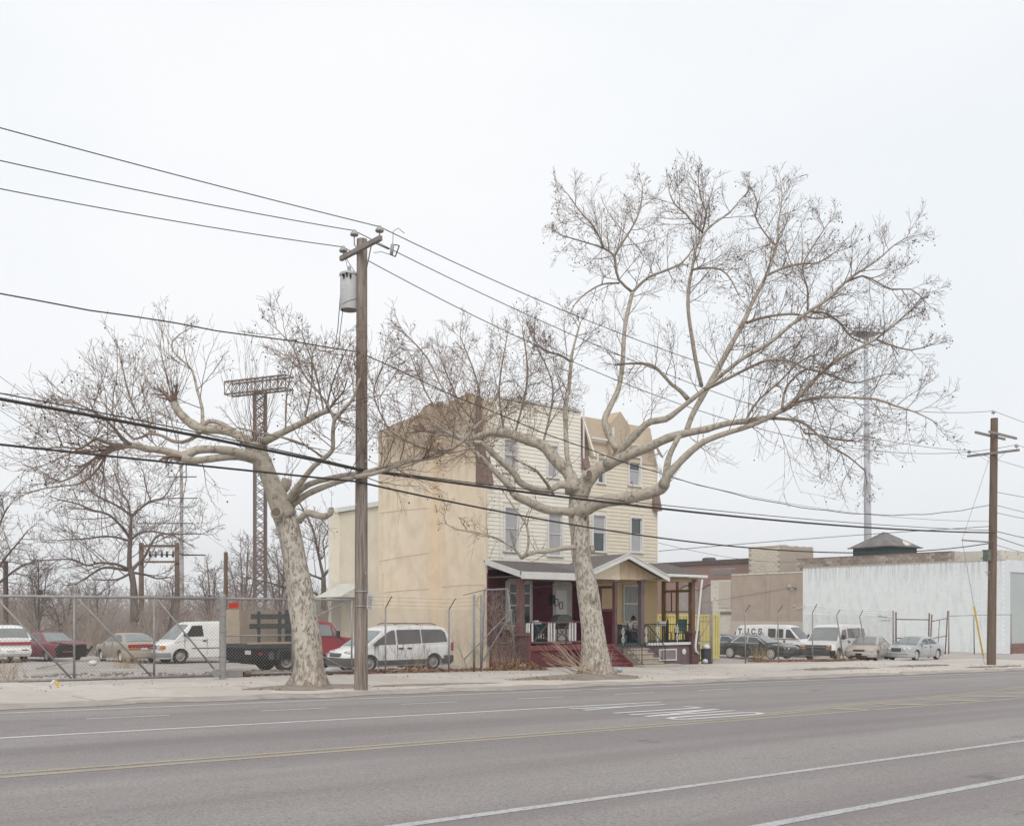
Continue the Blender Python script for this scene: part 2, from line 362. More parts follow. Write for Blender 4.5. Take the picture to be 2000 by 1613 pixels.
# dusty dirt along the kerb where the slabs have gone
def blob_sheet(name, label, m, cx, cy, rx, ry, h, seed, kind='stuff', zf=None):
    r = random.Random(seed); mb = MB(); n = 28; zf = zf or (lambda x, y: gz(x))
    ph = [r.uniform(0, 6.28) for _ in range(4)]
    mb.v.append((cx, cy, zf(cx, cy) + h))
    for k in range(1, 5):
        for i in range(n):
            a = 2 * math.pi * i / n; q = 1 + .16 * math.sin(3 * a + ph[0]) + .12 * math.sin(5 * a + ph[1]) + .08 * math.sin(9 * a + ph[2])
            f = k / 4; x = cx + rx * f * q * math.cos(a); y = cy + ry * f * q * math.sin(a)
            mb.v.append((x, y, zf(x, y) + max(-0.02, h * (1 - f ** 1.6) - (0.03 if k == 4 else 0)) + (r.uniform(0, .012) if k < 4 else 0)))
    for i in range(n): mb.f.append((0, 1 + i, 1 + (i + 1) % n)); mb.mi.append(0)
    for k in range(3):
        for i in range(n): a = 1 + k * n + i; b = 1 + k * n + (i + 1) % n; mb.f.append((a, a + n, b + n, b)); mb.mi.append(0)
    return tag(mb.obj(name, m, smooth=True), label, kind=kind)
blob_sheet('dirt', 'bare dirt mound round the foot of the leaning sycamore', m_dirt, 13.5, 24.7, 2.0, 0.95, 0.10, 1)
blob_sheet('dirt', 'dirt and litter mound round the foot of the big sycamore', m_dirt, 24.3, 25.2, 2.6, 1.25, 0.16, 2)
m_gut = mat('gutter_dust', (0.27, 0.24, 0.215), .95, col2=(0.37, 0.335, 0.30), scale=1.6, bump=.5, bscale=16, detail=9)
overlay(m_gut, (.17, .145, .125), 2.4, .56, .72, .8, detail=8)
sheet('gutter_dirt', 'dusty dirt band hiding the broken kerb', m_gut, lambda u, v: (lambda x: (x, KY - .38 + .16 * math.sin(x * .9) + .12 * math.sin(x * 2.3 + 1) + (.75 + .12 * math.sin(x * 1.7) + .1 * math.sin(x * 3.9)) * v, gz(x) - .058 + .066 * min(1, v * 1.8)))(-6 + 62 * u), 260, 5, 'stuff')
blob_sheet('dirt', 'worn dirt strip at the kerb right of the utility pole', m_dirt, 17.2, 24.45, 2.6, 0.42, 0.03, 3)
blob_sheet('dirt', 'crumbled dirt patch at the kerb before the right lot', m_dirt, 40.5, 26.1, 3.4, 0.7, 0.05, 4)
blob_sheet('dirt', 'dirt streak on the right hand pavement edge', m_dirt, 48.5, 26.6, 2.8, 0.6, 0.04, 5)
# ================================================================== THE TWIN HOUSE
m_stucco = mat('stucco', (0.72, 0.61, 0.46), 0.92, col2=(0.785, 0.675, 0.525), scale=0.7, bump=0.7, bscale=45, detail=9)
overlay(m_stucco, (0.58, 0.485, 0.365), 1.5, 0.44, 0.70, 0.6, stretch=(1, 1, 0.8), detail=9)
overlay(m_stucco, (0.74, 0.63, 0.46), 1.4, 0.6, 0.75, 0.4, detail=8)
gradmask(m_stucco, (0.30, 0.235, 0.17), 2, 8.2, 10.4, 0.9, 0.25, 0.55, 0.75, (1.5, 1.5, .6))
gradmask(m_stucco, (0.44, 0.355, 0.25), 2, 5.5, 9.5, 1.6, 0.48, 0.68, 0.45, (2, 2, .3))
gradmask(m_stucco, (0.46, 0.395, 0.30), 2, 2.4, -0.2, 1.6, 0.38, 0.62, 0.65)
m_stucco2 = mat('pale_stucco', (0.62, 0.55, 0.43), 0.95, col2=(0.70, 0.64, 0.52), scale=0.9, bump=0.9, bscale=28, detail=9)
overlay(m_stucco2, (0.40, 0.34, 0.25), 12, 0.6, 0.7, 0.4)
m_sidL = mat('cream_siding', (0.72, 0.685, 0.60), 0.6, var=0.05, scale=1.0, spec=0.3)
overlay(m_sidL, (0.55, 0.505, 0.41), 1.3, 0.55, 0.8, 0.5, stretch=(1, 1, 2))
m_sidR = mat('tan_siding', (0.64, 0.575, 0.465), 0.6, var=0.05, scale=1.0, spec=0.3)
overlay(m_sidR, (0.53, 0.465, 0.36), 1.3, 0.55, 0.8, 0.5, stretch=(1, 1, 2))
m_white = mat('white_trim', (0.58, 0.575, 0.55), 0.6, col2=(0.68, 0.675, 0.65), scale=3.0)
overlay(m_white, (0.48, 0.46, 0.43), 5, 0.58, 0.72, 0.5, stretch=(1, 1, .4))
m_board = mat('window_blind', (0.37, 0.365, 0.37), 0.5, var=0.06, scale=2.0)
m_glass = mat('window_glass', (0.05, 0.06, 0.065), 0.06, var=0.3, scale=1.0, spec=0.8)
m_dglass = mat('dark_glass', (0.012, 0.02, 0.02), 0.08, var=0.3, scale=1.0, spec=0.5)
m_shing = mat('grey_shingle', (0.115, 0.10, 0.098), 0.95, col2=(0.185, 0.165, 0.16), scale=6.0, bump=0.5, bscale=40)
m_mansd = mat('dark_red_shingle', (0.15, 0.10, 0.085), 0.95, col2=(0.25, 0.18, 0.155), scale=5.0, bump=0.6, bscale=30)
m_tan = mat('tan_render', (0.40, 0.325, 0.245), 0.92, col2=(0.49, 0.405, 0.31), scale=1.4, bump=0.3, bscale=30)
m_maroon = brickmat('maroon_brick', (0.082, 0.008, 0.022), (0.11, 0.012, 0.03), (0.055, 0.007, 0.018), 0.22, 0.075, 0.009, (0, 2), bump=0.35)
m_ochre = brickmat('ochre_brick', (0.68, 0.51, 0.295), (0.72, 0.545, 0.32), (0.58, 0.43, 0.245), 0.22, 0.075, 0.009, (0, 2), bump=0.3)
m_redp = mat('red_paint', (0.155, 0.045, 0.047), 0.75, col2=(0.235, 0.075, 0.076), scale=3.0, bump=0.2, bscale=20)
overlay(m_redp, (0.36, 0.17, 0.155), 2.2, 0.6, 0.72, 0.6, detail=7)
m_brownp = mat('brown_paint', (0.125, 0.062, 0.06), 0.7, col2=(0.17, 0.09, 0.085), scale=3.0)
m_mauve = mat('mauve_paint', (0.135, 0.095, 0.105), 0.8, col2=(0.18, 0.13, 0.14), scale=2.5)
m_step = mat('worn_step', (0.36, 0.31, 0.25), 0.9, col2=(0.48, 0.43, 0.36), scale=3.0, bump=0.3, bscale=20)
m_green = mat('green_deck', (0.03, 0.10, 0.09), 0.7, col2=(0.05, 0.14, 0.125), scale=4.0)
m_frame = mat('ochre_timber', (0.20, 0.13, 0.055), 0.7, col2=(0.27, 0.18, 0.08), scale=3.0)
m_iron = mat('black_iron', (0.018, 0.018, 0.02), 0.55, var=0.3, scale=8.0)
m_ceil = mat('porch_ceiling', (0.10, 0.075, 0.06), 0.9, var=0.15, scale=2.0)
m_cream = mat('cream_panel', (0.78, 0.68, 0.51), 0.7, var=0.05, scale=2.0)
m_curtain = mat('lace_curtain', (0.25, 0.25, 0.245), 0.9, col2=(0.40, 0.40, 0.39), scale=30, stretch=(1, 1, 0.05), fac=(0.35, 0.6))

HX0, HX1, HY = 28.03, 39.1, 35.4          # facade corners and plane
HB = -1.0                                  # below ground level
house = thing('twin_house', 'three storey cream sided twin house with stucco flank and front porch', 'house', (HX0, HY, gz(HX0)))
def H(p): return Vector(p) - house.location
def hobj(mb, name, m, smooth=False, parent=None, label=None, kind=None, bevel=0.0):
    mb.v = [tuple(H(p)) for p in mb.v]
    o = mb.obj(name, m, parent or house, smooth, bevel=bevel)
    return tag(o, label, None, None, kind)
ZT = 11.4
# ---- stucco flank, in its two planes, and the set back rear wing
def flank(name, X, pts, thick, m, label):
    mb = MB(); poly = [(p.y, p.z) for p in pts]
    mb.prism(poly, thick, (X, 0, 0), (0, 1, 0), (0, 0, 1)); return hobj(mb, name, m, label=label)
sp = lambda px, py, X: onX(px, py, X)
a = [sp(px, py, 28.03) for px, py in ((842, 788), (874, 788), (899, 774), (913, 767), (924, 769), (935, 781), (952, 784))]
fl = [Vector((28.03, 39.2, HB))] + [Vector((28.03, 39.2, a[0].z))] + a[1:] + [Vector((28.03, 35.42, a[-1].z - 0.2)), Vector((28.03, 35.42, HB))]
flank('stucco_wall', 28.03, fl, 0.35, m_stucco, 'front bay of the tan stucco flank with a stepped chimney top')
b = [sp(px, py, 27.58) for px, py in ((739, 843), (780, 824), (819, 808), (827, 794), (842, 787))]
fl = [Vector((27.58, b[0].y, HB))] + b + [Vector((27.58, 39.1, b[-1].z)), Vector((27.58, 39.1, HB))]
flank('stucco_wall', 27.58, fl, 0.8, m_stucco, 'projecting rear bay of the tan stucco flank')
YR = b[0].y
e1 = sp(740, 988, 28.0); e2 = sp(663, 1002, 28.0)
flank('rear_wing_wall', 28.0, [Vector((28, YR + .01, HB)), Vector((28, YR + .01, e1.z)), Vector((28, e2.y, e2.z)), Vector((28, e2.y, HB))], 0.3, m_stucco2, 'rough pale stucco wall of the low rear wing')
mb = MB(); mb.b2((27.86, YR, e1.z - 0.02), (28.3, e2.y + .35, e1.z + .22)); hobj(mb, 'eaves_trim', m_white)
mb = MB()                                 # clapboard end of the rear wing, facing the street
z = HB; y0 = e2.y
while z < e1.z - .05:
    mb.add([(27.5, y0 - .03, z), (27.97, y0 - .03, z), (27.97, y0 - .012, z + .15), (27.5, y0 - .012, z + .15)], [(0, 1, 2, 3)]); mb.quad((27.5, y0 - .012, z + .15), (27.97, y0 - .012, z + .15), (27.97, y0 - .03, z + .15), (27.5, y0 - .03, z + .15)); z += .15
mb.b2((27.5, y0 - .01, HB), (27.97, y0 + .3, e1.z)); hobj(mb, 'rear_siding', m_sidL, label='white clapboard strip at the end of the rear wing')
mb = MB(); mb.b2((27.96, y0 - .06, HB), (28.04, y0 - .0, e1.z)); hobj(mb, 'corner_board', m_white); mb = MB(); mb.b2((27.44, y0 - .06, e1.z - .05), (28.0, y0 + .3, e1.z + .06)); hobj(mb, 'eaves_trim', m_white)
# bodies behind the skins so that the house is solid
mb = MB(); mb.b2((28.4, 35.75, HB), (38.95, 44.0, 10.9)); mb.b2((28.31, YR, HB), (38.9, e2.y, e1.z)); hobj(mb, 'roof', m_shing, label='flat dark roof behind the parapets')
# ---- lapped siding with real courses, cut round the windows
def siding(name, x0, x1, z0, z1, m, holes, label, y=HY, xl=None):
    mb = MB(); exp = 0.178; z = z0
    def course(xa, xb, za, zb):
        mb.quad((xa, y - .030, za), (xb, y - .030, za), (xb, y - .008, zb), (xa, y - .008, zb))
        mb.quad((xa, y - .008, za), (xb, y - .008, za), (xb, y - .030, za), (xa, y - .030, za))
    holes = [h for h in holes if h[0] >= x0 - .05 and h[1] <= x1 + .05]
    while z < z1 - 1e-3:
        zb = min(z + exp, z1); xa = xl(z) if xl else x0
        cuts = sorted([(h[0], h[1]) for h in holes if h[2] < zb - .01 and h[3] > z + .01])
        for c0, c1 in cuts:
            if c0 > xa: course(xa, c0, z, zb)
            xa = max(xa, c1)
        if xa < x1: course(xa, x1, z, zb)
        z = zb
    return hobj(mb, name, m, label=label, kind='stuff')
def face_x(px, Y=HY): return onY(px, 1000, Y).x
def face_z(px, py, Y=HY): return onY(px, py, Y).z
def win_rect(px0, px1, pt, pb):
    x0, x1 = face_x(px0), face_x(px1); pm = (px0 + px1) / 2
    return (x0, x1, face_z(pm, pb), face_z(pm, pt))
Ws = [('second floor far left', win_rect(983, 1013.5, 989, 1076), 0), ('second floor beside the big trunk', win_rect(1068.5, 1098, 1001.5, 1085), 0),
      ('second floor right of the big trunk', win_rect(1155.5, 1183, 1004, 1077), 1), ('second floor far right', win_rect(1229.5, 1254, 1009, 1078), 2),
      ('third floor far left', win_rect(981.5, 1011, 856, 922), 0), ('third floor behind the limb', win_rect(1067, 1090, 868, 932), 0),
      ('third floor middle', win_rect(1165, 1181, 885, 943), 1), ('third floor far right', win_rect(1226, 1251, 891, 948), 2)]
holes = [(r[0] - .02, r[1] + .02, r[2] - .02, r[3] + .02) for _, r, _ in Ws]
XM = 33.75
xl3 = lambda z: HX0 + 0.05 if z < 7.6 else HX0 + 0.05 + (z - 7.6) * 0.16
siding('siding', HX0 + .05, XM, 3.6, ZT, m_sidL, holes, 'cream lapped siding of the left hand house', xl=xl3)
siding('siding', XM, HX1, 3.6, 9.35, m_sidR, holes, 'tan lapped siding of the right hand house')
mb = MB()                                 # sheathing under the boards, open where the windows are
for x0, x1, z1 in ((HX0 + .02, XM, ZT - .05), (XM, HX1 - .02, 9.3)):
    xs_ = sorted({x0, x1, *[q for h in holes for q in h[:2] if x0 < q < x1]})
    for xa, xb in zip(xs_, xs_[1:]):
        z = -0.2
        for h in sorted([h for h in holes if h[0] < (xa + xb) / 2 < h[1]], key=lambda h: h[2]):
            mb.b2((xa, HY + .001, z), (xb, HY + .16, h[2])); z = h[3]
        mb.b2((xa, HY + .001, z), (xb, HY + .16, z1))
hobj(mb, 'facade_wall', m_sidR)
for nm, (x0, x1, z0, z1), st in Ws:
    mb = MB(); t = .075; y = HY
    mb.b2((x0 - .02, y - .075, z0), (x0 + t, y + .05, z1)); mb.b2((x1 - t, y - .075, z0), (x1 + .02, y + .05, z1))
    mb.b2((x0 + t, y - .075, z1 - t), (x1 - t, y + .05, z1 + .02)); mb.b2((x0 - .05, y - .105, z0 - .06), (x1 + .05, y + .05, z0 + .001))
    wn = hobj(mb, 'window', m_white, label=f'white framed sash window on the {nm}'); zm = (z0 + z1) / 2
    for k, (za, zb, yo) in enumerate(((zm, z1 - t, .0), (z0, zm + .04, .025))):
        mb = MB(); q = .04; yy = y + .0 + yo
        mb.b2((x0 + t, yy, za), (x0 + t + q, yy + .03, zb)); mb.b2((x1 - t - q, yy, za), (x1 - t, yy + .03, zb)); mb.b2((x0 + t + q, yy, za), (x1 - t - q, yy + .03, za + q)); mb.b2((x0 + t + q, yy, zb - q), (x1 - t - q, yy + .03, zb))
        hobj(mb, 'sash', m_white, parent=wn).matrix_parent_inverse = Matrix()
        mb = MB(); mb.b2((x0 + t + q, yy + .01, za + q), (x1 - t - q, yy + .02, zb - q))
        hobj(mb, 'pane', m_board if (st == 0 or (st == 2 and k == 1) or (st == 1 and k == 0)) else m_glass, parent=wn)
    mb = MB(); mb.b2((x0, y + .07, z0), (x1, y + .12, z1)); hobj(mb, 'blind', m_board, parent=wn)
mb = MB()
for k in (0, 1):                           # blank metal sheets under the left windows
    mb = MB(); r = Ws[k][1]; mb.b2((r[0] - .05, HY - .055, r[2] - .62), (r[1] + .1, HY - .036, r[2] - .3)); hobj(mb, 'patch_panel', m_white)
mb = MB(); mb.b2((HX0 + .75, HY - .09, ZT), (XM + .02, HY + .3, ZT + .12)); hobj(mb, 'cornice', m_white)
mb = MB(); mb.b2((HX0 - .0, HY - .05, 3.6), (HX0 + .06, HY + .0, 7.6)); hobj(mb, 'corner_board', m_sidR); mb = MB(); mb.b2((HX1 - .05, HY - .045, 3.6), (HX1 + .03, HY + .1, 9.3)); hobj(mb, 'corner_board', m_sidR)
mb = MB()                                  # dark red mansard cheeks at both ends and between the houses
mb.prism([(HY - .25, 7.5), (HY + .75, 7.5), (HY + .75, ZT), (HY + .45, ZT), (HY + .1, 9.2)], .24, (HX0 - .02, 0, 0), (0, 1, 0), (0, 0, 1)); hobj(mb, 'mansard_end', m_mansd, label='dark red shingled mansard cheek at the left corner')
mb = MB(); mb.prism([(HY - .3, 7.05), (HY + .8, 7.05), (HY + .8, 9.3), (HY + .2, 9.3)], -.45, (HX1 + .1, 0, 0), (0, 1, 0), (0, 0, 1))
hobj(mb, 'mansard_end', m_mansd, label='dark red shingled mansard cheek flaring at the right corner')
mb = MB(); x0 = XM + .05; mb.prism([(HY - .3, 8.7), (HY + .6, 8.7), (HY + .6, ZT - .2), (HY + .35, ZT - .2), (HY + .02, 9.6)], .4, (XM + .03, 0, 0), (0, 1, 0), (0, 0, 1)); hobj(mb, 'mansard_end', m_mansd, label='torn dark red mansard cheek between the two houses')
mb = MB(); mb.bar((XM + .62, HY - .32, 9.35), (XM + .25, HY + .05, 11.05), .07, .1); hobj(mb, 'rake_board', m_sidL)
# tan rendered mansard of the right hand house with its dormer
mb = MB(); mb.prism([(HY - .06, 9.35), (HY + .6, 9.35), (HY + .6, ZT - .05), (HY + .42, ZT - .05)], (HX1 - XM - .62), (XM + .6, 0, 0), (0, 1, 0), (0, 0, 1)); hobj(mb, 'mansard_wall', m_tan, label='sloped tan rendered mansard of the right hand house')
mb = MB(); xa, xb = face_x(1188), face_x(1226)
mb.prism([(xa, 9.36), (xb, 9.36), (xb, 11.1), ((xa + xb) / 2, 11.75), (xa, 11.1)], -.9, (0, HY - .16, 0)); hobj(mb, 'dormer', m_tan, label='small gabled tan dormer with pale trim')
mb = MB(); mb.b2((XM + .62, HY - .12, 10.22), (xa - .02, HY - .0, 10.3)); hobj(mb, 'dormer_trim', m_white); mb = MB(); mb.b2((xb + .02, HY - .12, 10.2), (HX1 - .05, HY - .0, 10.28)); hobj(mb, 'dormer_trim', m_white); mb = MB(); mb.b2((xa + .1, HY - .2, 9.4), (xa + .22, HY - .163, 10.9)); hobj(mb, 'dormer_trim', m_white); mb = MB(); mb.b2((xb - .3, HY - .2, 9.4), (xb - .18, HY - .163, 10.5)); hobj(mb, 'dormer_trim', m_white)
m_seam = mat('stucco_seam', (.50, .40, .29), .95, var=.15, scale=4)
for X_, pa, pb in ((27.58, (742, 1096), (838, 1080)), (27.58, (741, 1158), (838, 1150)), (28.03, (862, 1146), (946, 1142)), (27.58, (742, 1002), (838, 992))):
    a_, b__ = onX(*pa, X_), onX(*pb, X_); mb = MB(); mid_ = (a_ + b__) / 2; mb.tube([(X_ - .002, a_.y, a_.z), (X_ - .002, mid_.y, mid_.z + .03), (X_ - .002, b__.y, b__.z)], .013, 4); hobj(mb, 'wall_crack', m_seam)
mb = MB(); q_ = onX(747, 1118, 27.55); mb.b2((27.53, q_.y - .06, -.6), (27.579, q_.y + .06, q_.z)); hobj(mb, 'wall_conduit', m_sidR)
mb = MB(); mb.tube([(HX0 + .72, HY - .06, 3.7), (HX0 + .72, HY - .06, 7.3)], .018); hobj(mb, 'pipe', m_white); mb = MB(); mb.tube([(XM + .12, HY - .09, 4.0), (XM + .12, HY - .09, 11.6)], .045); hobj(mb, 'pipe', m_white)
# ---- porch
PY = 33.2; DZ = 0.41                       # porch front and deck height
gl = gz(30)
mb = MB(); mb.b2((28.2, PY + .02, -1), (33.86, HY, DZ - .06)); hobj(mb, 'porch_base', brickmat('red_base_brick', (0.14, .042, .044), (.17, .052, .054), (.11, .034, .037), .22, .075, .01, (0, 2)), label='red painted brick base of the left porch')
mb = MB(); mb.b2((28.15, PY - .04, DZ - .06), (33.86, HY + .02, DZ)); hobj(mb, 'porch_deck', m_redp)
mb = MB(); mb.b2((28.16, PY - .07, DZ - .2), (33.86, PY + .018, DZ + .02)); hobj(mb, 'deck_edge', m_redp)
mb = MB(); mb.b2((33.88, PY + .05, -1.2), (39.55, HY, DZ - .05)); hobj(mb, 'porch_base', m_mauve, label='mauve painted base of the right porch')
mb = MB(); mb.b2((33.88, PY, DZ - .05), (39.7, HY + .02, DZ)); hobj(mb, 'porch_deck', m_green)
mb = MB(); mb.b2((35.95, PY - .06, DZ - .1), (39.75, PY - .002, DZ + .02)); hobj(mb, 'deck_edge', m_white)
bx0, bx1 = onY(1288, 1270, PY).x, onY(1322, 1270, PY).x
mb = MB(); z0, z1 = -.45, .12; q = .06
mb.b2((bx0, PY + .0, z0), (bx0 + q, PY + .05, z1)); mb.b2((bx1 - q, PY, z0), (bx1, PY + .05, z1)); mb.b2((bx0 + q, PY, z1 - q), (bx1 - q, PY + .05, z1)); mb.b2((bx0 + q, PY, z0), (bx1 - q, PY + .05, z0 + q)); hobj(mb, 'cellar_frame', m_white)
mb = MB(); mb.b2((bx0 + q, PY + .02, z0 + q), (bx1 - q, PY + .045, z1 - q)); hobj(mb, 'cellar_panel', mat('cellar_grey', (.22, .20, .19), .9, var=.2, scale=4))
mb = MB(); c = onY(1337, 1272, PY); mb.lathe([(0.02, .0), (.13, .0), (.15, .03), (.02, .05)], 10, (c.x, PY + .05, c.z), 'Y'); mb.v = [(x, 2 * (PY + .05) - y, zz) for x, y, zz in mb.v]; mb.f = [f[::-1] for f in mb.f]; hobj(mb, 'vent_cap', m_white)
# porch walls
mb = MB(); mb.b2((HX0 + .03, HY - .06, DZ), (33.85, HY - .002, 3.75)); hobj(mb, 'porch_wall', m_maroon, label='dark maroon brick wall of the left porch')
mb = MB(); mb.b2((34.03, HY - .06, DZ), (HX1, HY - .002, 3.95)); hobj(mb, 'porch_wall', m_ochre, label='ochre painted brick wall of the right porch')
# left porch window and door with arched heads
def arched(x0, x1, z0, z1, rise, y, d):
    n = 8; top = [(x1 - (x1 - x0) * i / n, z1 + rise * (1 - (2 * i / n - 1) ** 2)) for i in range(n + 1)]
    mb = MB(); mb.prism([(x0, z0), (x1, z0)] + top, -d, (0, y - d, 0)); return mb
wx0, wx1 = onY(985, 1180, HY).x, onY(1037, 1180, HY).x; wz0, wz1 = face_z(1010, 1224), face_z(1010, 1136)
m_trimc = mat('cream_trim', (.42, .39, .34), .7, col2=(.52, .49, .44), scale=3)
wf = hobj(arched(wx0, wx1, wz0, wz1, .3, HY - .07, .05), 'window', m_trimc, label='tall arched ground floor window with dark panes')
mb = MB(); mb.b2((wx0 - .08, HY - .24, wz0 - .12), (wx1 + .08, HY - .07, wz0)); hobj(mb, 'sill', m_trimc, parent=wf)
zm = (wz0 + wz1) / 2 - .05
for za, zb, m in ((zm + .05, wz1 - .12, m_dglass), (wz0 + .1, zm - .03, mat('green_glass', (.03, .065, .055), .15, var=.3, scale=2))):
    mb = MB(); mb.b2((wx0 + .2, HY - .135, za), (wx1 - .2, HY - .122, zb)); hobj(mb, 'pane', m, parent=wf)
mb = MB()
for z in (zm, zm + .55): mb.b2((wx0 + .14, HY - .165, z - .025), (wx1 - .14, HY - .137, z + .03))
for x in (wx0 + .14, wx1 - .2): mb.b2((x, HY - .165, wz0 + .05), (x + .055, HY - .123, wz1 - .1))
hobj(mb, 'sash', m_white, parent=wf)
dx0, dx1 = onY(1077, 1180, HY).x, onY(1114, 1180, HY).x
df = hobj(arched(dx0, dx1, DZ + .002, face_z(1095, 1140), .28, HY - .07, .05), 'door', m_trimc, label='white front door under a shallow arched head')
mb = MB(); mb.b2((dx0 + .12, HY - .17, DZ + .02), (dx1 - .38, HY - .123, face_z(1095, 1152))); hobj(mb, 'door_leaf', m_white, parent=df)
mb = MB()
for px, py, w_, h_ in ((1087, 1176, .20, .3), (1096, 1182, .2, .3)):
    c = onY(px, py, HY - .18)
    for s_ in (-1, 1): mb.b2((c.x + s_ * w_ / 2 - .02, HY - .186, c.z - h_ / 2), (c.x + s_ * w_ / 2 + .02, HY - .172, c.z + h_ / 2)); mb.b2((c.x - w_ / 2 + .02, HY - .186, c.z + s_ * h_ / 2 - .02), (c.x + w_ / 2 - .02, HY - .172, c.z + s_ * h_ / 2 + .02))
hobj(mb, 'door_notice', m_iron, parent=df)
mb = MB(); c = onY(1080, 1170, HY - .2); mb.b2((c.x - .09, HY - .24, c.z - .22), (c.x + .09, HY - .08, c.z + .2)); hobj(mb, 'mailbox', m_iron)
# right porch window with lace curtains
rx0, rx1 = onY(1214, 1180, HY).x, onY(1248, 1180, HY).x; rz0, rz1 = face_z(1230, 1215), face_z(1230, 1142)
mb = MB(); t = .07; y = HY - .06
for lo, hi in (((rx0, rz0), (rx0 + t, rz1)), ((rx1 - t, rz0), (rx1, rz1)), ((rx0 + t, rz1 - t), (rx1 - t, rz1)), ((rx0 + t, rz0), (rx1 - t, rz0 + t)), ((rx0 + t, (rz0 + rz1) / 2 - .04), (rx1 - t, (rz0 + rz1) / 2 + .03))): mb.b2((lo[0], y - .08, lo[1]), (hi[0], y - .002, hi[1]))
rw = hobj(mb, 'window', m_white, label='ground floor sash window hung with lace curtains')
mb = MB(); mb.b2((rx0 + .04, y - .03, rz0 + .04), (rx1 - .04, y - .012, rz1 - .04)); hobj(mb, 'pane', m_curtain, parent=rw)
mb = MB(); mb.b2((rx0 - .9, y - .05, DZ + .02), (rx1 + .3, y - .003, rz0 - .12)); hobj(mb, 'wall_panel', mat('grey_lilac', (.27, .26, .29), .8, var=.08, scale=2))
# partition between the two porches
mb = MB(); mb.b2((33.87, PY + .2, DZ), (33.99, HY - .07, 1.95)); hobj(mb, 'partition', mat('maroon_panel', (.09, .008, .022), .6, var=.2, scale=2), label='dark maroon lower panel of the wall between the porches')
mb = MB()
for a_, b_ in (((33.86, PY + .2, 1.96), (34.0, HY - .07, 2.04)), ((33.86, PY + .2, 3.0), (34.0, HY - .07, 3.1)), ((33.86, PY + .02, DZ), (34.02, PY + .19, 3.3)), ((33.86, HY - .3, 2.05), (34.0, HY - .07, 2.99)), ((33.87, PY + 1.0, 2.05), (33.99, PY + 1.07, 2.99))): mb.b2(a_, b_)
hobj(mb, 'partition_frame', m_brownp)
mb = MB(); mb.b2((33.915, PY + 1.08, 2.05), (33.935, HY - .31, 2.99)); hobj(mb, 'partition_pane', mat('tan_pane', (.36, .30, .2), .3, col2=(.2, .24, .2), scale=2.5))
# porch posts
def post(px, w_, m, zt, zb=DZ, pier=False, label=None):
    x = onY(px, 1200, PY + .1).x; mb = MB()
    mb.b2((x - w_ / 2, PY + .1 - w_ / 2, zb), (x + w_ / 2, PY + .1 + w_ / 2, zt)); o = hobj(mb, 'porch_post', m, label=label, bevel=.008)
    mb = MB(); mb.b2((x - w_ / 2 - .03, PY + .07 - w_ / 2, zt - .12), (x + w_ / 2 + .03, PY + .13 + w_ / 2, zt + .001)); hobj(mb, 'post_cap', m, parent=o)
    if pier:
        mb = MB(); mb.b2((x - .24, PY - .14, -1), (x + .24, PY + .34, .86)); hobj(mb, 'post_pier', m_pier, parent=o)
        mb = MB(); mb.b2((x - .3, PY - .2, .86), (x + .3, PY + .4, .97)); hobj(mb, 'pier_cap', m_brownp, parent=o)
    return x
m_pier = brickmat('brown_pier_brick', (.115, .06, .058), (.14, .075, .07), (.09, .05, .05), .22, .075, .01, (0, 2))
post(1016.5, .26, m_brownp, 3.3, pier=True, label='brown corner post on a brick pier at the left end')
post(1252.5, .22, m_mauve, 3.37, label='mauve post beside the seated man')
post(1351, .24, mat('brown_post', (.15, .085, .06), .7, var=.15, scale=3), 3.5, pier=True, label='brown corner post at the right end of the porch')
# end screen of ochre timber on the right
mb = MB(); X = 39.45
def yb(y0, z0, y1, z1): mb.b2((X - .05, y0, z0), (X + .05, y1, z1))
yb(HY - .3, DZ, HY - .06, 3.55); yb(PY + .25, DZ, PY + .34, 3.55); ym = (HY + PY) / 2 + .02; yb(ym - .07, DZ, ym + .07, 2.9); yb(PY + .34, 2.9, HY - .3, 3.02); yb(PY + .34, 3.42, HY - .3, 3.55); yb(ym - .05, 3.02, ym + .05, 3.42); yb(PY + .34, DZ, HY - .3, DZ + .1)
hobj(mb, 'end_screen', m_frame, label='open ochre timber screen closing the right end of the porch')
mb = MB(); mb.b2((X - .02, ym + .08, 1.9), (X + .02, HY - .31, 1.95)); mb.b2((X - .02, (ym + HY - .3) / 2 - .02, 1.95), (X + .02, (ym + HY - .3) / 2 + .02, 2.89)); mb.b2((X - .02, PY + .35, 1.9), (X + .02, ym - .08, 1.95)); hobj(mb, 'screen_bars', m_iron)
# porch roofs: left lean-to, right lean-to, gable in the middle
def lean(x0, x1, z0, z1, yf, th, name='porch_roof', m=m_shing, label=None, yb_=HY + .0):
    mb = MB(); mb.prism([(yf, z0), (yb_, z1), (yb_, z1 - th), (yf, z0 - th)], (x1 - x0), (x0, 0, 0), (0, 1, 0), (0, 0, 1)); return hobj(mb, name, m, label=label)
YF = PY - .28
lz0, lz1 = 3.56, 4.17
def rows(x0, x1, z0, z1, yf, yb_):         # shingle courses, joined (each is under a few pixels)
    mb = MB(); n = 11
    for k in range(n):
        t0, t1 = k / n, (k + 1) / n
        ya, za = yf + (yb_ - yf) * t0, z0 + (z1 - z0) * t0; y1_, z1_ = yf + (yb_ - yf) * t1, z0 + (z1 - z0) * t1
        mb.quad((x0, ya, za + .022), (x1, ya, za + .022), (x1, y1_, z1_ + .006), (x0, y1_, z1_ + .006)); mb.quad((x0, ya, za), (x1, ya, za), (x1, ya, za + .022), (x0, ya, za + .022))
    return mb
lean(31.45, 33.3, lz0 + .13, lz1, PY + .3, .1); lean(36.0, 36.45, rz0_ + .14, rz1_, PY + .3, .1) if False else None
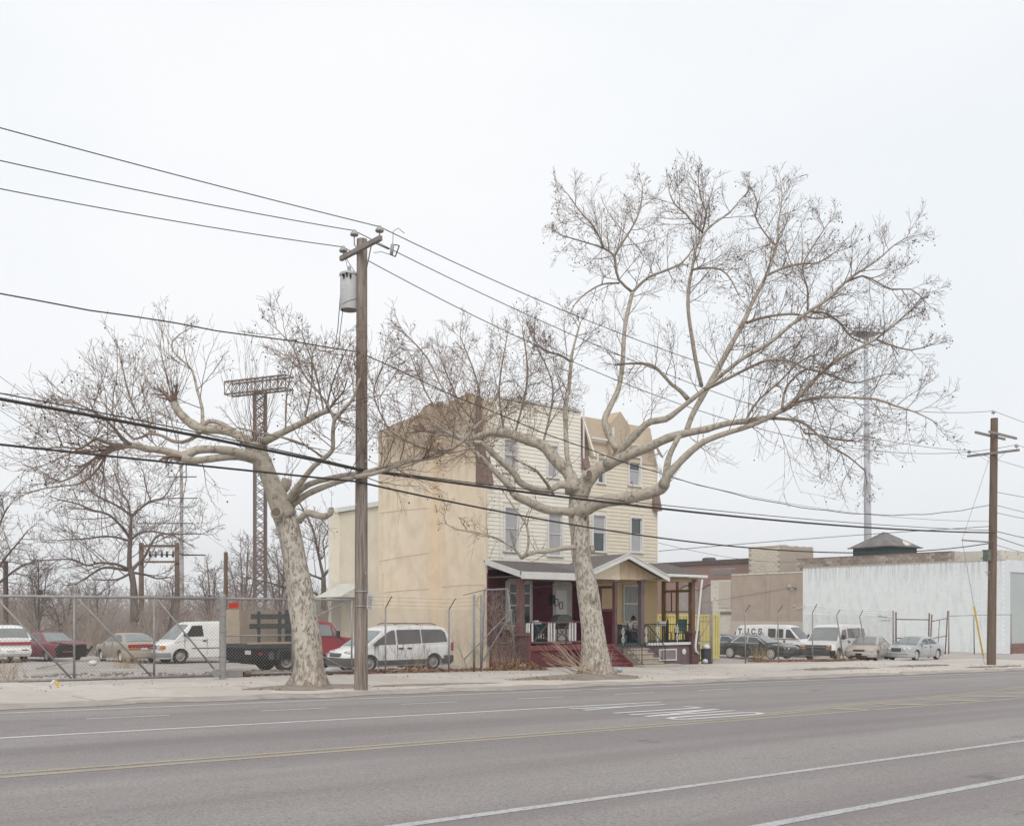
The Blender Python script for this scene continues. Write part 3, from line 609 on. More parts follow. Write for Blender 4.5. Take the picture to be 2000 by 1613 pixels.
lean(HX0 - .15, 31.44, lz0, lz1, YF, .1, label='sagging grey shingled roof of the left porch')
hobj(rows(HX0 - .14, 31.44, lz0, lz1, YF, HY - .03), 'shingles', m_shing, kind='stuff')
rz0_, rz1_ = 3.72, 4.38
lean(34.9, 36.64, rz0_ + .14, rz1_, PY + .35, .1); lean(36.65, 39.95, rz0_, rz1_, YF, .1, label='grey shingled roof of the right porch'); hobj(rows(36.65, 39.94, rz0_, rz1_, YF, HY - .03), 'shingles', m_shing, kind='stuff')
mb = MB(); mb.b2((HX0 - .1, YF - .03, lz0 - .28), (31.5, YF - .001, lz0 + .03)); hobj(mb, 'fascia', m_white)
mb = MB(); mb.prism([(YF, lz0 - .22), (YF, lz0 + .03), (HY - .08, lz1 + .04), (HY - .08, lz1 - .2)], .05, (HX0 - .155, 0, 0), (0, 1, 0), (0, 0, 1)); hobj(mb, 'rake_board', m_white)
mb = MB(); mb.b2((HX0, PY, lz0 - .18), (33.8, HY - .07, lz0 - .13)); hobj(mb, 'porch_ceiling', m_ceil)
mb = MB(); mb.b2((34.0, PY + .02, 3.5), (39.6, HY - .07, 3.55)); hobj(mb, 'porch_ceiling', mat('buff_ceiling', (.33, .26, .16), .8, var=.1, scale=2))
mb = MB(); mb.b2((36.6, PY - .02, 3.38), (39.7, PY + .1, 3.6)); hobj(mb, 'porch_beam', mat('buff_beam', (.42, .33, .19), .7, var=.1, scale=2))
mb = MB(); mb.b2((28.25, PY + .0, lz0 - .34), (33.8, PY + .1, lz0 - .19)); hobj(mb, 'porch_beam', m_brownp)
gx0, gx1, gxm, gzb, gzt = 31.3, 36.9, 34.1, 3.5, 4.5
for xa, xb, za, zb in ((gx0, gxm, gzb, gzt), (gxm, gx1, gzt, gzb)):
    mb = MB(); mb.prism([(xa, za), (xb, zb), (xb, zb + .06), (xa, za + .06)], -2.75, (0, YF - .3, 0)); hobj(mb, 'gable_roof', m_shing)
for s_, xa, za in ((-1, gx0, gzb), (1, gx1, gzb)):
    mb = MB(); mb.prism([(xa, za - .17), (gxm, gzt - .17), (gxm, gzt + .08), (xa, za + .08)] if s_ < 0 else [(gxm, gzt - .17), (xa, za - .17), (xa, za + .08), (gxm, gzt + .08)], -.05, (0, YF - .36, 0)); hobj(mb, 'rake_board', m_white)
    mb = MB(); mb.prism([(xa + s_ * -.0, za + .05), (gxm, gzt + .05), (gxm, gzt + .1), (xa, za + .1)] if s_ < 0 else [(gxm, gzt + .05), (xa, za + .05), (xa, za + .1), (gxm, gzt + .1)], -.03, (0, YF - .392, 0)); hobj(mb, 'drip_edge', m_white)
mb = MB(); mb.prism([(gx0 + .6, 3.38), (gxm, 3.38), (gxm, gzt - .02), (gx0 + .55, gzb + .17)], -.06, (0, PY - .05, 0)); hobj(mb, 'gable_panel', m_cream, label='smooth cream left half of the porch gable')
m_rib = mat('tan_gable_board', (.62, .49, .33), .75, var=.1, scale=3, rand=.08)
nb = 18
for k in range(nb):                        # ribbed right half: one board each
    xa = gxm + .01 + (gx1 - .35 - gxm) * k / nb; xb = gxm + .01 + (gx1 - .35 - gxm) * (k + 1) / nb - .018
    f_ = lambda x: gzt - .03 - (gzt - gzb) * (x - gxm) / (gx1 - gxm)
    mb = MB(); mb.prism([(xa, 3.4), (xb, 3.4), (xb, f_(xb)), (xa, f_(xa))], -.04, (0, PY - .05, 0)); hobj(mb, 'gable_board', m_rib)
mb = MB(); mb.b2((gxm, PY - .005, 3.38), (gx1 - .3, PY + .03, 3.6)); mb.prism([(gxm, 3.5), (gx1 - .2, 3.5), (gxm, gzt)], -.03, (0, PY - .005, 0)); hobj(mb, 'gable_backing', m_frame)
# gutter and downpipe
mb = MB(); mb.b2((36.7, YF - .14, rz0_ - .14), (40.0, YF - .005, rz0_ + .0)); hobj(mb, 'gutter', m_white, bevel=.03)
dp = [onY(1371, 1131, YF - .05), onY(1369, 1150, YF), onY(1358, 1262, PY - .15), onY(1359, 1271, PY - .2), onY(1364, 1276, PY - .2)]
mb = MB(); mb.tube(dp, .062, 8); hobj(mb, 'downpipe', m_white, smooth=True)
# left porch railing: rails, crossed braces, white balusters
xr0, xr1 = 28.65, 33.0; yr = PY + .06
mb = MB(); mb.bar((xr0, yr, 1.42), (xr1 - .2, yr, 1.46), .05); mb.bar((xr0, yr, .56), (xr1, yr, .58), .05, .06); rl = hobj(mb, 'railing', m_brownp, label='brown railing with white balusters on the left porch')
def railx(px): return onY(px, 1240, yr).x
for px in (1028.5, 1033, 1039.5, 1071.5, 1076.5, 1082.5, 1112.5, 1118, 1123.5):
    x = railx(px); mb = MB(); mb.b2((x - .035, yr - .028, .6), (x + .035, yr + .028, 1.40)); hobj(mb, 'baluster', m_white, parent=rl)
for p0, p1 in ((1043, 1070), (1085, 1111)):
    for fl_ in (0, 1):
        mb = MB(); mb.bar((railx(p0), yr - .01 + fl_ * .03, 1.38 if fl_ else .62), (railx(p1), yr - .01 + fl_ * .03, .62 if fl_ else 1.38), .05, .028); hobj(mb, 'brace', m_brownp, parent=rl)
mb = MB(); x = railx(1027.5); mb.b2((x - .1, PY - .12, gl - .1), (x + .1, PY - .071, 1.0)); hobj(mb, 'deck_post', m_redp)
# steps: red wooden flight on the left, concrete flight on the right, both down to the pavement
def flight(x0, x1, m, n=4, run=.3, name='step', proud=.03, y0=PY - .075):
    g0 = gz((x0 + x1) / 2) - .05; hgt = (DZ - g0) / (n + 1)
    for k in range(n):
        zt = DZ - hgt * (k + 1); yf = y0 - run * (k + 1)
        mb = MB(); mb.b2((x0, yf + .02, g0 - .2), (x1, y0 - run * k, zt - .05)); mb.b2((x0 - .01, yf - proud, zt - .05), (x1 + .01, y0 - run * k + .0, zt)); hobj(mb, name, m, bevel=.006)
flight(31.4, 33.45, m_redp)
mb = MB(); mb.prism([(PY - .08, DZ + .02), (PY - .08, gl - .2), (PY - 1.42, gl - .2), (PY - 1.42, gl + .1)], .09, (33.48, 0, 0), (0, 1, 0), (0, 0, 1)); hobj(mb, 'stringer', m_redp)
flight(34.3, 35.68, m_step, run=.32)
mb = MB(); mb.b2((33.75, PY - 2.0, gz(35) - .2), (36.2, PY - 1.4, gz(35) + .09)); hobj(mb, 'step', m_step, bevel=.02, label='broad bottom slab of the concrete steps')
# wrought iron: stair rails with white scroll panels and the right porch balustrade
def scroll(mb, x, y, z0, z1):
    h = z1 - z0
    for k in range(2):
        zc = z0 + h * (.27 + .42 * k); r = h * .17
        for s_ in (-1, 1): mb.tube([(x + s_ * r * .55 * math.sin(t * .785), y, zc + r * math.cos(t * .785 * 1.0)) for t in range(9)], .016, 4)
    mb.tube([(x, y, z0), (x, y, z1)], .018, 4)
for xs_, nm in ((34.2, 'left'), (35.76, 'right')):
    g0 = gz(35) + .05; mb = MB(); ya, yb2 = PY - .1, PY - 1.35
    mb.tube([(xs_, ya, DZ + .85), (xs_, ya - .25, DZ + .82), (xs_, yb2, g0 + .85)], .024, 5); mb.tube([(xs_, yb2, g0 - .05), (xs_, yb2, g0 + .85)], .02, 5); mb.tube([(xs_, ya, DZ), (xs_, ya, DZ + .85)], .02, 5); mb.tube([(xs_, ya, DZ + .1), (xs_, yb2, g0 + .1)], .014, 4)
    for k in range(1, 7):
        t = k / 7; y = ya + (yb2 - ya) * t; zt = DZ + .85 + (g0 - DZ) * t; mb.tube([(xs_, y, zt - .75), (xs_, y, zt)], .01, 4)
    sr = hobj(mb, 'stair_rail', m_iron, label=f'black iron handrail on the {nm} of the concrete steps')
    mb = MB(); scroll(mb, xs_ + .04, PY - .13, DZ - .05, DZ + .85); hobj(mb, 'scroll_panel', m_white, parent=sr)
mb = MB(); xa, xb = 35.9, 39.5; y = PY + .1
for z in (DZ + .12, DZ + .9): mb.tube([(xa, y, z), (xb, y, z)], .022, 5)
k = xa
while k < xb: mb.tube([(k, y, DZ + .02), (k, y, DZ + .9)], .011, 4); k += .145
br_ = hobj(mb, 'balustrade', m_iron, label='black iron balustrade of the right porch')
for px in (1283, 1322):
    mb = MB(); scroll(mb, onY(px, 1235, y).x, y - .03, DZ + .02, DZ + .92); hobj(mb, 'scroll_panel', m_white, parent=br_)
mb = MB(); xa, xb = 34.06, 34.2
for z in (DZ + .12, DZ + .9): mb.tube([(xa, y, z), (xb, y, z)], .02, 5)
for k in range(5): mb.tube([(xa + .035 * k, y, DZ), (xa + .035 * k, y, DZ + .9)], .011, 4)
hobj(mb, 'balustrade', m_iron, label='short black iron rail beside the partition')
# side lattice of the left porch (seen through the leaning gate)
mb = MB(); X = 28.22
for z in (.55, 1.42): mb.bar((X, PY + .3, z), (X, HY - .1, z), .05)
for k in range(3):
    y0 = PY + .35 + .6 * k; mb.bar((X, y0, .58), (X, y0 + .55, 1.4), .035, .03); mb.bar((X + .03, y0 + .55, .58), (X + .03, y0, 1.4), .035, .03)
hobj(mb, 'side_railing', m_brownp)
# awning roof over the rear side door
a0 = onX(620, 1166, 26.4); mb = MB()
c = onY(662, 1168, 47.8); t_ = onY(660, 1143, 47.8)
mb.add([(26.35, 45.2, c.z + .02), (26.35, 47.7, c.z + .02), (27.95, 47.7, c.z), (27.95, 45.2, c.z), (27.9, 45.2, t_.z + .1), (27.9, 47.7, t_.z + .1)], [(0, 1, 2, 3), (3, 2, 5, 4), (0, 3, 4), (1, 5, 2), (0, 4, 5, 1)])
hobj(mb, 'door_canopy', mat('old_white', (.50, .49, .45), .8, var=.12, scale=3), label='small white sloping canopy on the rear flank')
# ================================================================== TREES
def barkmat():
    m = mat('sycamore_bark', (0.39, 0.35, 0.295), 0.9, col2=(0.53, 0.495, 0.435), scale=5.0, bump=0.5, bscale=16, detail=6, stretch=(1, 1, .45))
    overlay(m, (0.235, 0.195, 0.155), 12, 0.50, 0.56, 0.8, stretch=(1, 1, .5), detail=9, rough=.55)
    overlay(m, (0.115, 0.088, 0.07), 12, 0.585, 0.62, 0.85, stretch=(1, 1, .4), detail=6)
    gradmask(m, (0.20, 0.155, 0.12), 2, 1.3, -.1, 7, .38, .52, .9, (1, 1, .5))
    return m
m_bark = barkmat()
m_limb = mat('limb_bark', (0.31, 0.27, 0.22), 0.9, col2=(0.46, 0.42, 0.35), scale=6.0, bump=0.4, bscale=18, detail=6)
overlay(m_limb, (0.19, 0.155, 0.12), 7, 0.54, 0.62, 0.75, detail=6)
m_branch = mat('branch_bark', (0.20, 0.162, 0.13), 0.9, col2=(0.33, 0.285, 0.235), scale=5.0)
m_twig = mat('twig_bark', (0.14, 0.095, 0.074), 0.9, col2=(0.25, 0.18, 0.14), scale=2.0)
m_ball = mat('seed_ball', (0.05, 0.035, 0.028), 0.95, var=.3, scale=6)
m_dkbark = mat('dark_bark', (0.115, 0.09, 0.08), 0.95, col2=(0.18, 0.145, 0.125), scale=8, bump=.5, bscale=20, stretch=(1, 1, .3))
m_dktwig = mat('dark_twig', (0.15, 0.115, 0.105), 0.95, col2=(0.22, 0.175, 0.155), scale=2)
def spline(pts, step):
    """Catmull-Rom through (Vector, radius) points"""
    out = []; n = len(pts)
    for i in range(n - 1):
        p0, p1, p2, p3 = pts[max(i - 1, 0)], pts[i], pts[i + 1], pts[min(i + 2, n - 1)]
        k = max(2, int((p2[0] - p1[0]).length / step))
        for j in range(k):
            t = j / k; t2 = t * t; t3 = t2 * t
            v = (p1[0] * 2 + (p2[0] - p0[0]) * t + (p0[0] * 2 - p1[0] * 5 + p2[0] * 4 - p3[0]) * t2 + (p1[0] * 3 - p0[0] - p2[0] * 3 + p3[0]) * t3) * .5
            out.append((v, p1[1] + (p2[1] - p1[1]) * t))
    out.append(pts[-1]); return out
def rv(r): 
    while True:
        v = Vector((r.uniform(-1, 1), r.uniform(-1, 1), r.uniform(-1, 1)))
        if .05 < v.length < 1: return v.normalized()
def side_dir(t, r, ang):
    p = rv(r); p = p - t * p.dot(t)
    if p.length < 1e-3: p = t.orthogonal()
    p.normalize(); return (t * math.cos(ang) + p * math.sin(ang)).normalized()
class Twigs:
    def __init__(s, seed, minr=.0054, ball=.0, flat=1.0): s.r = random.Random(seed); s.mb = MB(); s.balls = []; s.minr = minr; s.ball = ball; s.flat = flat; s.n = 0
    def grow(s, p, d, L, r0, lev, up=.05, wob=.16, kids=(7, 4, 0), droop=0.0, spread=(.45, 1.0), klen=(.34, .66)):
        r = s.r; s.n += 1; seg = 7 if lev == 0 else (4 if lev == 1 else 3); pts = [p]; rad = [r0]; cur = Vector(p); d = Vector(d)
        for i in range(seg):
            d = (d + rv(r) * wob + Vector((0, 0, up - droop * (1 - i / seg) * .6))).normalized()
            cur = cur + d * (L / seg); pts.append(cur.copy()); rad.append(max(s.minr * .75, r0 * (1 - (i + 1) / seg * .72)))
        s.mb.tube(pts, rad, 4 if r0 > .018 else 3, cap=False)
        if lev < len(kids) and kids[lev]:
            k = kids[lev]
            for j in range(k):
                t = .15 + .85 * (j + r.random()) / k; i = min(seg - 1, int(t * seg)); a = pts[i].lerp(pts[i + 1], t * seg - i)
                tg = (pts[i + 1] - pts[i]).normalized(); nd = side_dir(tg, r, r.uniform(*spread)); nd = Vector((nd.x, nd.y, nd.z * s.flat)).normalized()
                s.grow(a, nd, L * r.uniform(*klen) * (1.15 - .5 * t), max(s.minr, rad[i] * .55), lev + 1, up, wob, kids, droop, spread, klen)
        if s.ball and lev >= 1 and r.random() < s.ball: s.balls.append(pts[-1] + Vector((r.uniform(-.03, .03), r.uniform(-.03, .03), -r.uniform(.05, .2))))
    def finish(s, root, m, label=None, name='crown'):
        s.mb.v = [tuple(local(root, p)) for p in s.mb.v] if root.location.length else s.mb.v
        o = s.mb.obj(name, m, root); tag(o, label, kind='stuff')
        if s.balls:
            b = MB(); k = .027
            for c in s.balls:
                c = local(root, c); q = k * s.r.uniform(.75, 1.2)
                b.add([c + Vector(v) * q for v in ((1, 0, 0), (-1, 0, 0), (0, 1, 0), (0, -1, 0), (0, 0, 1), (0, 0, -1))], [(0, 2, 4), (2, 1, 4), (1, 3, 4), (3, 0, 4), (2, 0, 5), (1, 2, 5), (3, 1, 5), (0, 3, 5)])
            tag(b.obj('seed_balls', m_ball, root, True), 'dark round seed balls hanging from the twigs', kind='stuff')
def limb_tube(mb, sp_, r, n=12, knob=.07):
    pts = [a for a, _ in sp_]; rad = [max(.008, b * (1 + knob * r.uniform(-1, 1))) for _, b in sp_]
    mb.tube(pts, rad, n)
class Syc:
    """a pollarded street sycamore: every main limb follows its own course in space, twigs grow from the limbs"""
    def __init__(s, name, label, base_px, seed, **kw):
        b = onG(*base_px); s.d0 = b.x * CA + b.y * SA; s.base = b; s.r = random.Random(seed)
        s.root = thing(name, label, 'tree', b); s.tw = Twigs(seed + 1, **kw)
    def path(s, pts, z0, z1, step=.22, wig=.0):
        out = []; n = len(pts); S = [0]
        for a, b in zip(pts, pts[1:]): S.append(S[-1] + math.hypot(a[0] - b[0], a[1] - b[1]))
        for (px, py, wd), q in zip(pts, S):
            t = q / S[-1]; d = s.d0 + z0 + (z1 - z0) * t ** .8
            out.append((P(px, py, d), wd / 2 * d / F))
        return spline(out, step)
    def limb(s, pts, z0=0, z1=0, dens=0, t0=.3, L=(1.0, 2.2), kids=(6, 4, 0), up=.045, shoots=(), tip=2, droop=0, name='limb', m=None, r0=.017, wob=.14, spr=(.65, 1.4), upb=.12):
        sp_ = s.path(pts, z0, z1); r = s.r
        if name:
            mb = MB(); limb_tube(mb, [(local(s.root, a), b) for a, b in sp_], r, 12 if sp_[0][1] > .09 else 8); mb.obj(name, m or m_limb, s.root, True)
        else: s.tw.mb.tube([a for a, _ in sp_], [max(.008, b) for _, b in sp_], 5)
        ln = sum((a[0] - b[0]).length for a, b in zip(sp_, sp_[1:])); k = int(1.5 * dens * ln * (1 - t0)); L = (L[0] * 1.1, L[1] * 1.15)
        for j in range(k):
            t = t0 + (1 - t0) * (j + r.random()) / k; i = min(len(sp_) - 2, int(t * (len(sp_) - 1))); a = sp_[i][0]; tg = (sp_[i + 1][0] - a).normalized()
            d = side_dir(tg, r, r.uniform(*spr)); d = (d + Vector((0, 0, upb))).normalized()
            s.tw.grow(a, d, r.uniform(*L) * (1.3 - .75 * t), min(r0, max(.010, sp_[i][1] * .5)), 0, up, wob, kids, droop)
        a, tg = sp_[-1][0], (sp_[-1][0] - sp_[-2][0]).normalized()
        for j in range(tip): s.tw.grow(a, side_dir(tg, r, r.uniform(.15, .8)), r.uniform(*L) * .5, max(.012, sp_[-1][1] * .7), 0, up, wob, kids, droop)
        for (t, n, Lm, fan) in shoots:     # straight upright shoots from pruning heads
            i = min(len(sp_) - 1, int(t * (len(sp_) - 1))); a = sp_[i][0]
            for j in range(int(n * .42)):
                d = Vector((r.uniform(-1, 1) * fan, r.uniform(-1, 1) * fan, 1)).normalized(); o = rv(r) * sp_[i][1] * .8
                s.tw.grow(a + o, d, Lm * r.uniform(.35, 1.0), r.uniform(.0065, .0105), 0, .12, .06, (4, 0, 0), 0, (.35, .7), (.15, .35))
        return sp_
    def trunk(s, pts, label, flare=()):
        out = [(P(px, py, s.d0 + dz), wd / 2 * s.d0 / F) for px, py, wd, dz in pts]; sp_ = spline(out, .14); n = 28; mb = MB(); r = s.r
        ph = [r.uniform(0, 6.28) for _ in range(5)]; z0 = s.base.z
        for i, (c, rad) in enumerate(sp_):
            h = c.z - z0; c = local(s.root, c)
            for j in range(n):
                a = 2 * math.pi * j / n; rad_ = rad; fl = max(0, 1 - h / .75) ** 2
                q = rad * .94 * (1 + .035 * math.sin(3 * a + ph[0] + h * .5) + .03 * math.sin(5 * a + ph[1] - h * .8) + .028 * math.sin(2 * a + ph[2] + h * 2.3) + .02 * math.sin(7 * a + h * 4) + fl * (.22 + .28 * max(0, math.sin(5 * a + ph[3])) + .12 * math.sin(9 * a + ph[4])))
                mb.v.append((c.x + q * math.cos(a), c.y + q * math.sin(a), c.z))
        for i in range(len(sp_) - 1):
            for j in range(n): a = i * n + j; b = i * n + (j + 1) % n; mb.f.append((a, b, b + n, a + n)); mb.mi.append(0)
        mb.f.append(tuple((len(sp_) - 1) * n + j for j in range(n))); mb.mi.append(0)
        return tag(mb.obj('trunk', m_bark, s.root, True), label)
    def hole(s, px, py, dz, rr, tilt=(0, -1, .2)):
        c = local(s.root, P(px, py, s.d0 + dz)); mb = MB(); q = Vector(tilt).to_track_quat('Z', 'Y').to_matrix()
        ring = MB(); ring.lathe([(rr * .55, .02), (rr, .05), (rr * 1.25, .0), (rr * 1.3, -.08)], 12, cap=False); mb.v = [tuple(q @ Vector(v) + c) for v in ring.v]; mb.f = ring.f; mb.mi = ring.mi; o = mb.obj('knot', m_limb, s.root, True)
        mb = MB(); mb.lathe([(rr * .95, .056), (rr * .3, .03)], 12); mb.v = [tuple(q @ Vector(v) + c) for v in mb.v]; mb.obj('hollow', m_dkbark, o)
def zp(lst, ox, oy, sc): return [(ox + a / sc, oy + b / sc, *c) for a, b, *c in lst]
# ---------------------------------------------------------------- the leaning sycamore by the gate
A = Syc('sycamore_tree', 'leaning pollarded sycamore with mottled bark beside the utility pole', (603, 1343), 21, ball=.05)
A.trunk([(603, 1352, 72, 0), (603, 1335, 70, 0), (603, 1300, 62, 0), (599, 1250, 58, 0), (592, 1200, 55, 0), (585, 1150, 52, 0), (577, 1100, 50, 0), (567, 1050, 48, 0), (558, 1015, 50, 0), (551, 995, 46, 0)], 'leaning mottled trunk with peeling bark')
z6 = lambda l: zp(l, 0, 560, 2.689)
A.limb(z6([(1500, 1210, 44), (1470, 1140, 42), (1425, 1030, 36), (1385, 930, 34), (1350, 870, 34), (1325, 820, 30)]), 0, -.4, shoots=[(.93, 34, 3.2, .55), (1, 26, 3.0, .7)], tip=0, dens=2, t0=.5, L=(.5, 1.2))
kA = (7, 4, 0)
A.limb(z6([(1360, 900, 26), (1290, 880, 20), (1200, 860, 17), (1100, 853, 16), (1030, 858, 17), (985, 882, 18), (935, 892, 22), (895, 870, 16), (840, 858, 14), (770, 850, 13), (700, 833, 13), (640, 838, 12)]), -.3, -2.2, dens=2.2, t0=.3, kids=kA, shoots=[(.75, 7, 1.4, .9)], droop=.05)
A.limb(z6([(1340, 905, 20), (1250, 890, 16), (1150, 898, 14), (1060, 910, 14), (1010, 912, 14), (950, 898, 16)]), -.2, -1.6, dens=1.5, t0=.5, upb=-.3, droop=.25, kids=(5, 4, 0), tip=1)
A.limb(z6([(640, 838, 12), (600, 850, 10), (560, 872, 8), (510, 892, 6), (455, 940, 5), (400, 990, 4), (330, 1020, 3)]), -2.2, -3.2, dens=3.5, t0=.0, kids=kA, droop=.1, m=m_branch)
A.limb(z6([(640, 838, 10), (560, 820, 7), (500, 800, 6), (420, 850, 5), (330, 840, 4), (240, 850, 3)]), -2.2, -4.2, dens=4.2, t0=.05, kids=kA, m=m_branch)
A.limb(z6([(690, 832, 9), (640, 790, 6), (560, 700, 5), (480, 650, 4), (400, 610, 3)]), -2.1, -3.6, dens=4.2, t0=.1, kids=kA, m=m_branch, L=(1.0, 2.0))
A.limb(z6([(560, 870, 6), (520, 950, 5), (430, 1030, 4), (330, 1045, 3.4), (230, 1060, 2.6), (150, 1080, 2)]), -2.3, -1.5, dens=3, t0=.2, kids=(4, 3, 0), m=m_branch, droop=.1, L=(.7, 1.4))
A.limb(z6([(1340, 850, 28), (1290, 805, 22), (1220, 765, 19), (1150, 750, 17), (1070, 748, 18), (1010, 722, 18), (965, 685, 17), (930, 645, 16), (915, 610, 15)]), -.2, .8, dens=.8, t0=.5, shoots=[(1, 40, 2.7, .7), (.96, 18, 2.2, .9)], L=(.6, 1.3))
A.limb(z6([(1230, 765, 14), (1170, 722, 9), (1120, 706, 9), (1080, 714, 9), (1062, 745, 9)]), .1, .4, tip=0)
A.limb(z6([(1062, 745, 8), (1062, 640, 6), (1035, 540, 5), (1010, 440, 4.5), (960, 390, 3.6), (910, 340, 3.2), (905, 290, 3), (950, 245, 2.4)]), .4, 1.5, dens=2.6, t0=.2, kids=(5, 3, 0), L=(.8, 1.6))
A.limb(z6([(1060, 755, 9), (1020, 790, 8), (960, 815, 7), (900, 808, 7), (850, 782, 6), (780, 772, 5.5), (700, 800, 5), (620, 700, 4), (540, 610, 3)]), .3, 1.2, dens=3.4, t0=.3, kids=kA, m=m_branch)
A.limb(z6([(800, 770, 5), (740, 700, 4), (690, 600, 4), (660, 500, 3.2), (640, 400, 2.5)]), .8, 1.8, dens=3.2, t0=.1, kids=kA, m=m_branch, L=(.8, 1.7))
A.limb(z6([(1385, 815, 16), (1450, 782, 14), (1540, 738, 13), (1620, 698, 12), (1680, 665, 11), (1725, 650, 10)]), -.3, -1.4, dens=1.2, t0=.2, shoots=[(1, 16, 2.6, .6), (.5, 5, 2.0, .4)], kids=kA)
for q, (a, b, z) in enumerate((((1600, 700), (1640, 350), .3), ((1500, 755), (1540, 400), -.6), ((1700, 655), (1590, 260), -.2), ((1710, 655), (1820, 330), -1.0))):
    A.limb(z6([(*a, 4), ((a[0] + b[0]) / 2 + 15 * (-1) ** q, (a[1] + b[1]) / 2, 3.2), (*b, 2)]), -.8, z, dens=3, t0=.2, kids=(5, 3, 0), L=(.6, 1.3), m=m_branch)
A.limb(z6([(1500, 1150, 13), (1530, 1090, 11), (1590, 1015, 11), (1650, 940, 10), (1715, 890, 9), (1748, 850, 8.5), (1748, 780, 8), (1757, 700, 8), (1800, 650, 7), (1845, 600, 6), (1868, 550, 5), (1890, 480, 4)]), 0, -2.2, dens=2.2, t0=.35, kids=kA)
A.limb(z6([(1757, 700, 6), (1710, 600, 4), (1640, 520, 3.4), (1580, 430, 3), (1540, 320, 2.4), (1450, 220, 2)]), -1.6, -1.0, dens=3.0, t0=.1, kids=kA, m=m_branch, L=(.8, 1.6))
A.limb(z6([(1700, 900, 5), (1600, 830, 4.5), (1480, 790, 4), (1380, 770, 4), (1250, 740, 3)]), -.9, -2.0, dens=2, t0=.2, kids=(5, 3, 0), m=m_branch)
A.limb([(562, 985, 14), (580, 962, 13), (605, 945, 12), (640, 935, 11), (680, 927, 10), (720, 921, 9.5), (746, 913, 9), (780, 904, 8), (816, 898, 8), (850, 892, 7.5), (881, 877, 7), (906, 859, 6), (924, 838, 5), (950, 815, 4), (985, 797, 3)], 0, -1.6, dens=2.6, t0=.35, kids=kA)
A.limb([(568, 988, 14), (600, 965, 12), (640, 948, 11), (690, 932, 10), (725, 926, 9), (760, 915, 8), (800, 900, 7), (826, 895, 6)], .1, -1.5, dens=1.5, t0=.4, kids=kA)
A.limb([(881, 877, 6), (850, 880, 5), (815, 870, 4.5), (775, 850, 4), (755, 830, 3.5), (730, 770, 3), (745, 720, 2.4)], -1.4, -.4, dens=3.4, t0=.1, kids=kA, m=m_branch)
A.limb([(924, 838, 5), (890, 800, 4), (860, 750, 3.4), (835, 700, 3), (800, 660, 2.4)], -1.5, -.6, dens=3.4, t0=.1, kids=kA, m=m_branch)
A.limb(z6([(1570, 1232, 14), (1590, 1205, 14), (1620, 1188, 14), (1660, 1198, 13), (1700, 1206, 13), (1735, 1190, 11), (1740, 1160, 9)]), -.3, -.7, tip=0, dens=1.0, L=(.4, .9), kids=(3, 0, 0), shoots=[(.9, 5, .8, .8)])
A.limb(z6([(1460, 1160, 20), (1478, 1080, 20), (1500, 1040, 22), (1508, 1010, 20)]), .2, .3, tip=0, shoots=[(1, 14, 1.5, .9)])
A.hole(540, 1001, -.52, .13, (-.6, -.7, .25))
A.tw.finish(A.root, m_twig, 'dense bare twigs and upright shoots')
# ---------------------------------------------------------------- the big sycamore before the porch
B = Syc('sycamore_tree', 'tall spreading sycamore standing in front of the red porch', (1163, 1323), 31, ball=.09)
B.trunk([(1164, 1332, 66, 0), (1164, 1312, 66, 0), (1163, 1285, 58, 0), (1159, 1240, 51, 0), (1153, 1190, 46, 0), (1146, 1140, 42, 0), (1140, 1110, 39, 0), (1135, 1085, 39, 0), (1133, 1050, 39, 0), (1131, 1020, 42, 0), (1130, 990, 40, 0), (1130, 965, 38, 0), (1131, 945, 32, 0)], 'straight mottled trunk with pale flaking bark')
z4 = lambda l: zp(l, 940, 760, 4.48)
z7 = lambda l: zp(l, 1000, 280, 2.105)
kB = (7, 4, 0)
B.limb(z4([(850, 960, 40), (880, 870, 36), (940, 780, 30), (1010, 712, 26), (1090, 665, 24), (1150, 635, 22)]), 0, -.4, tip=0)
B.limb(z4([(1130, 645, 18), (1172, 590, 17), (1220, 530, 16), (1330, 420, 15), (1400, 345, 14), (1480, 285, 13), (1613, 262, 12)]) + z7([(680, 1100, 10), (740, 1052, 9), (790, 1012, 8)]), -.4, -2.2, dens=.8, t0=.3, kids=kB, tip=0, shoots=[(.25, 9, 1.6, .8)])
B.limb(z7([(790, 1012, 8), (840, 990, 7), (900, 960, 6.5), (980, 920, 5.5), (1050, 892, 5), (1140, 895, 4), (1220, 930, 3.4), (1320, 950, 2.6)]), -2.2, -3.4, dens=3.0, t0=.1, kids=kB, m=m_branch)
B.limb(z7([(780, 1020, 9), (835, 975, 8), (940, 890, 8), (1060, 820, 7.5), (1140, 752, 7), (1220, 692, 6.5), (1300, 640, 6), (1365, 575, 5.5), (1425, 530, 4.5), (1500, 482, 3.6), (1570, 420, 2.6), (1620, 390, 2)]), -1.2, -2.6, dens=2.3, t0=.2, kids=kB, L=(.9, 2.0))
B.limb(z7([(1365, 575, 4.5), (1440, 545, 4), (1500, 570, 3.4), (1560, 600, 3), (1640, 600, 2.4), (1690, 640, 2)]), -2.0, -3.4, dens=3.0, t0=.1, kids=kB, m=m_branch, L=(.8, 1.5))
B.limb(z7([(1220, 690, 5), (1290, 700, 4.4), (1350, 740, 3.8), (1400, 800, 3.2), (1480, 830, 2.6)]), -1.8, -.6, dens=2.8, t0=.1, kids=kB, m=m_branch, L=(.8, 1.6))
B.limb(z7([(1215, 690, 4), (1215, 600, 3.4), (1195, 510, 3), (1240, 420, 2.6), (1300, 330, 2)]), -1.8, -2.4, dens=3.0, t0=.1, kids=kB, m=m_branch, L=(.8, 1.5))
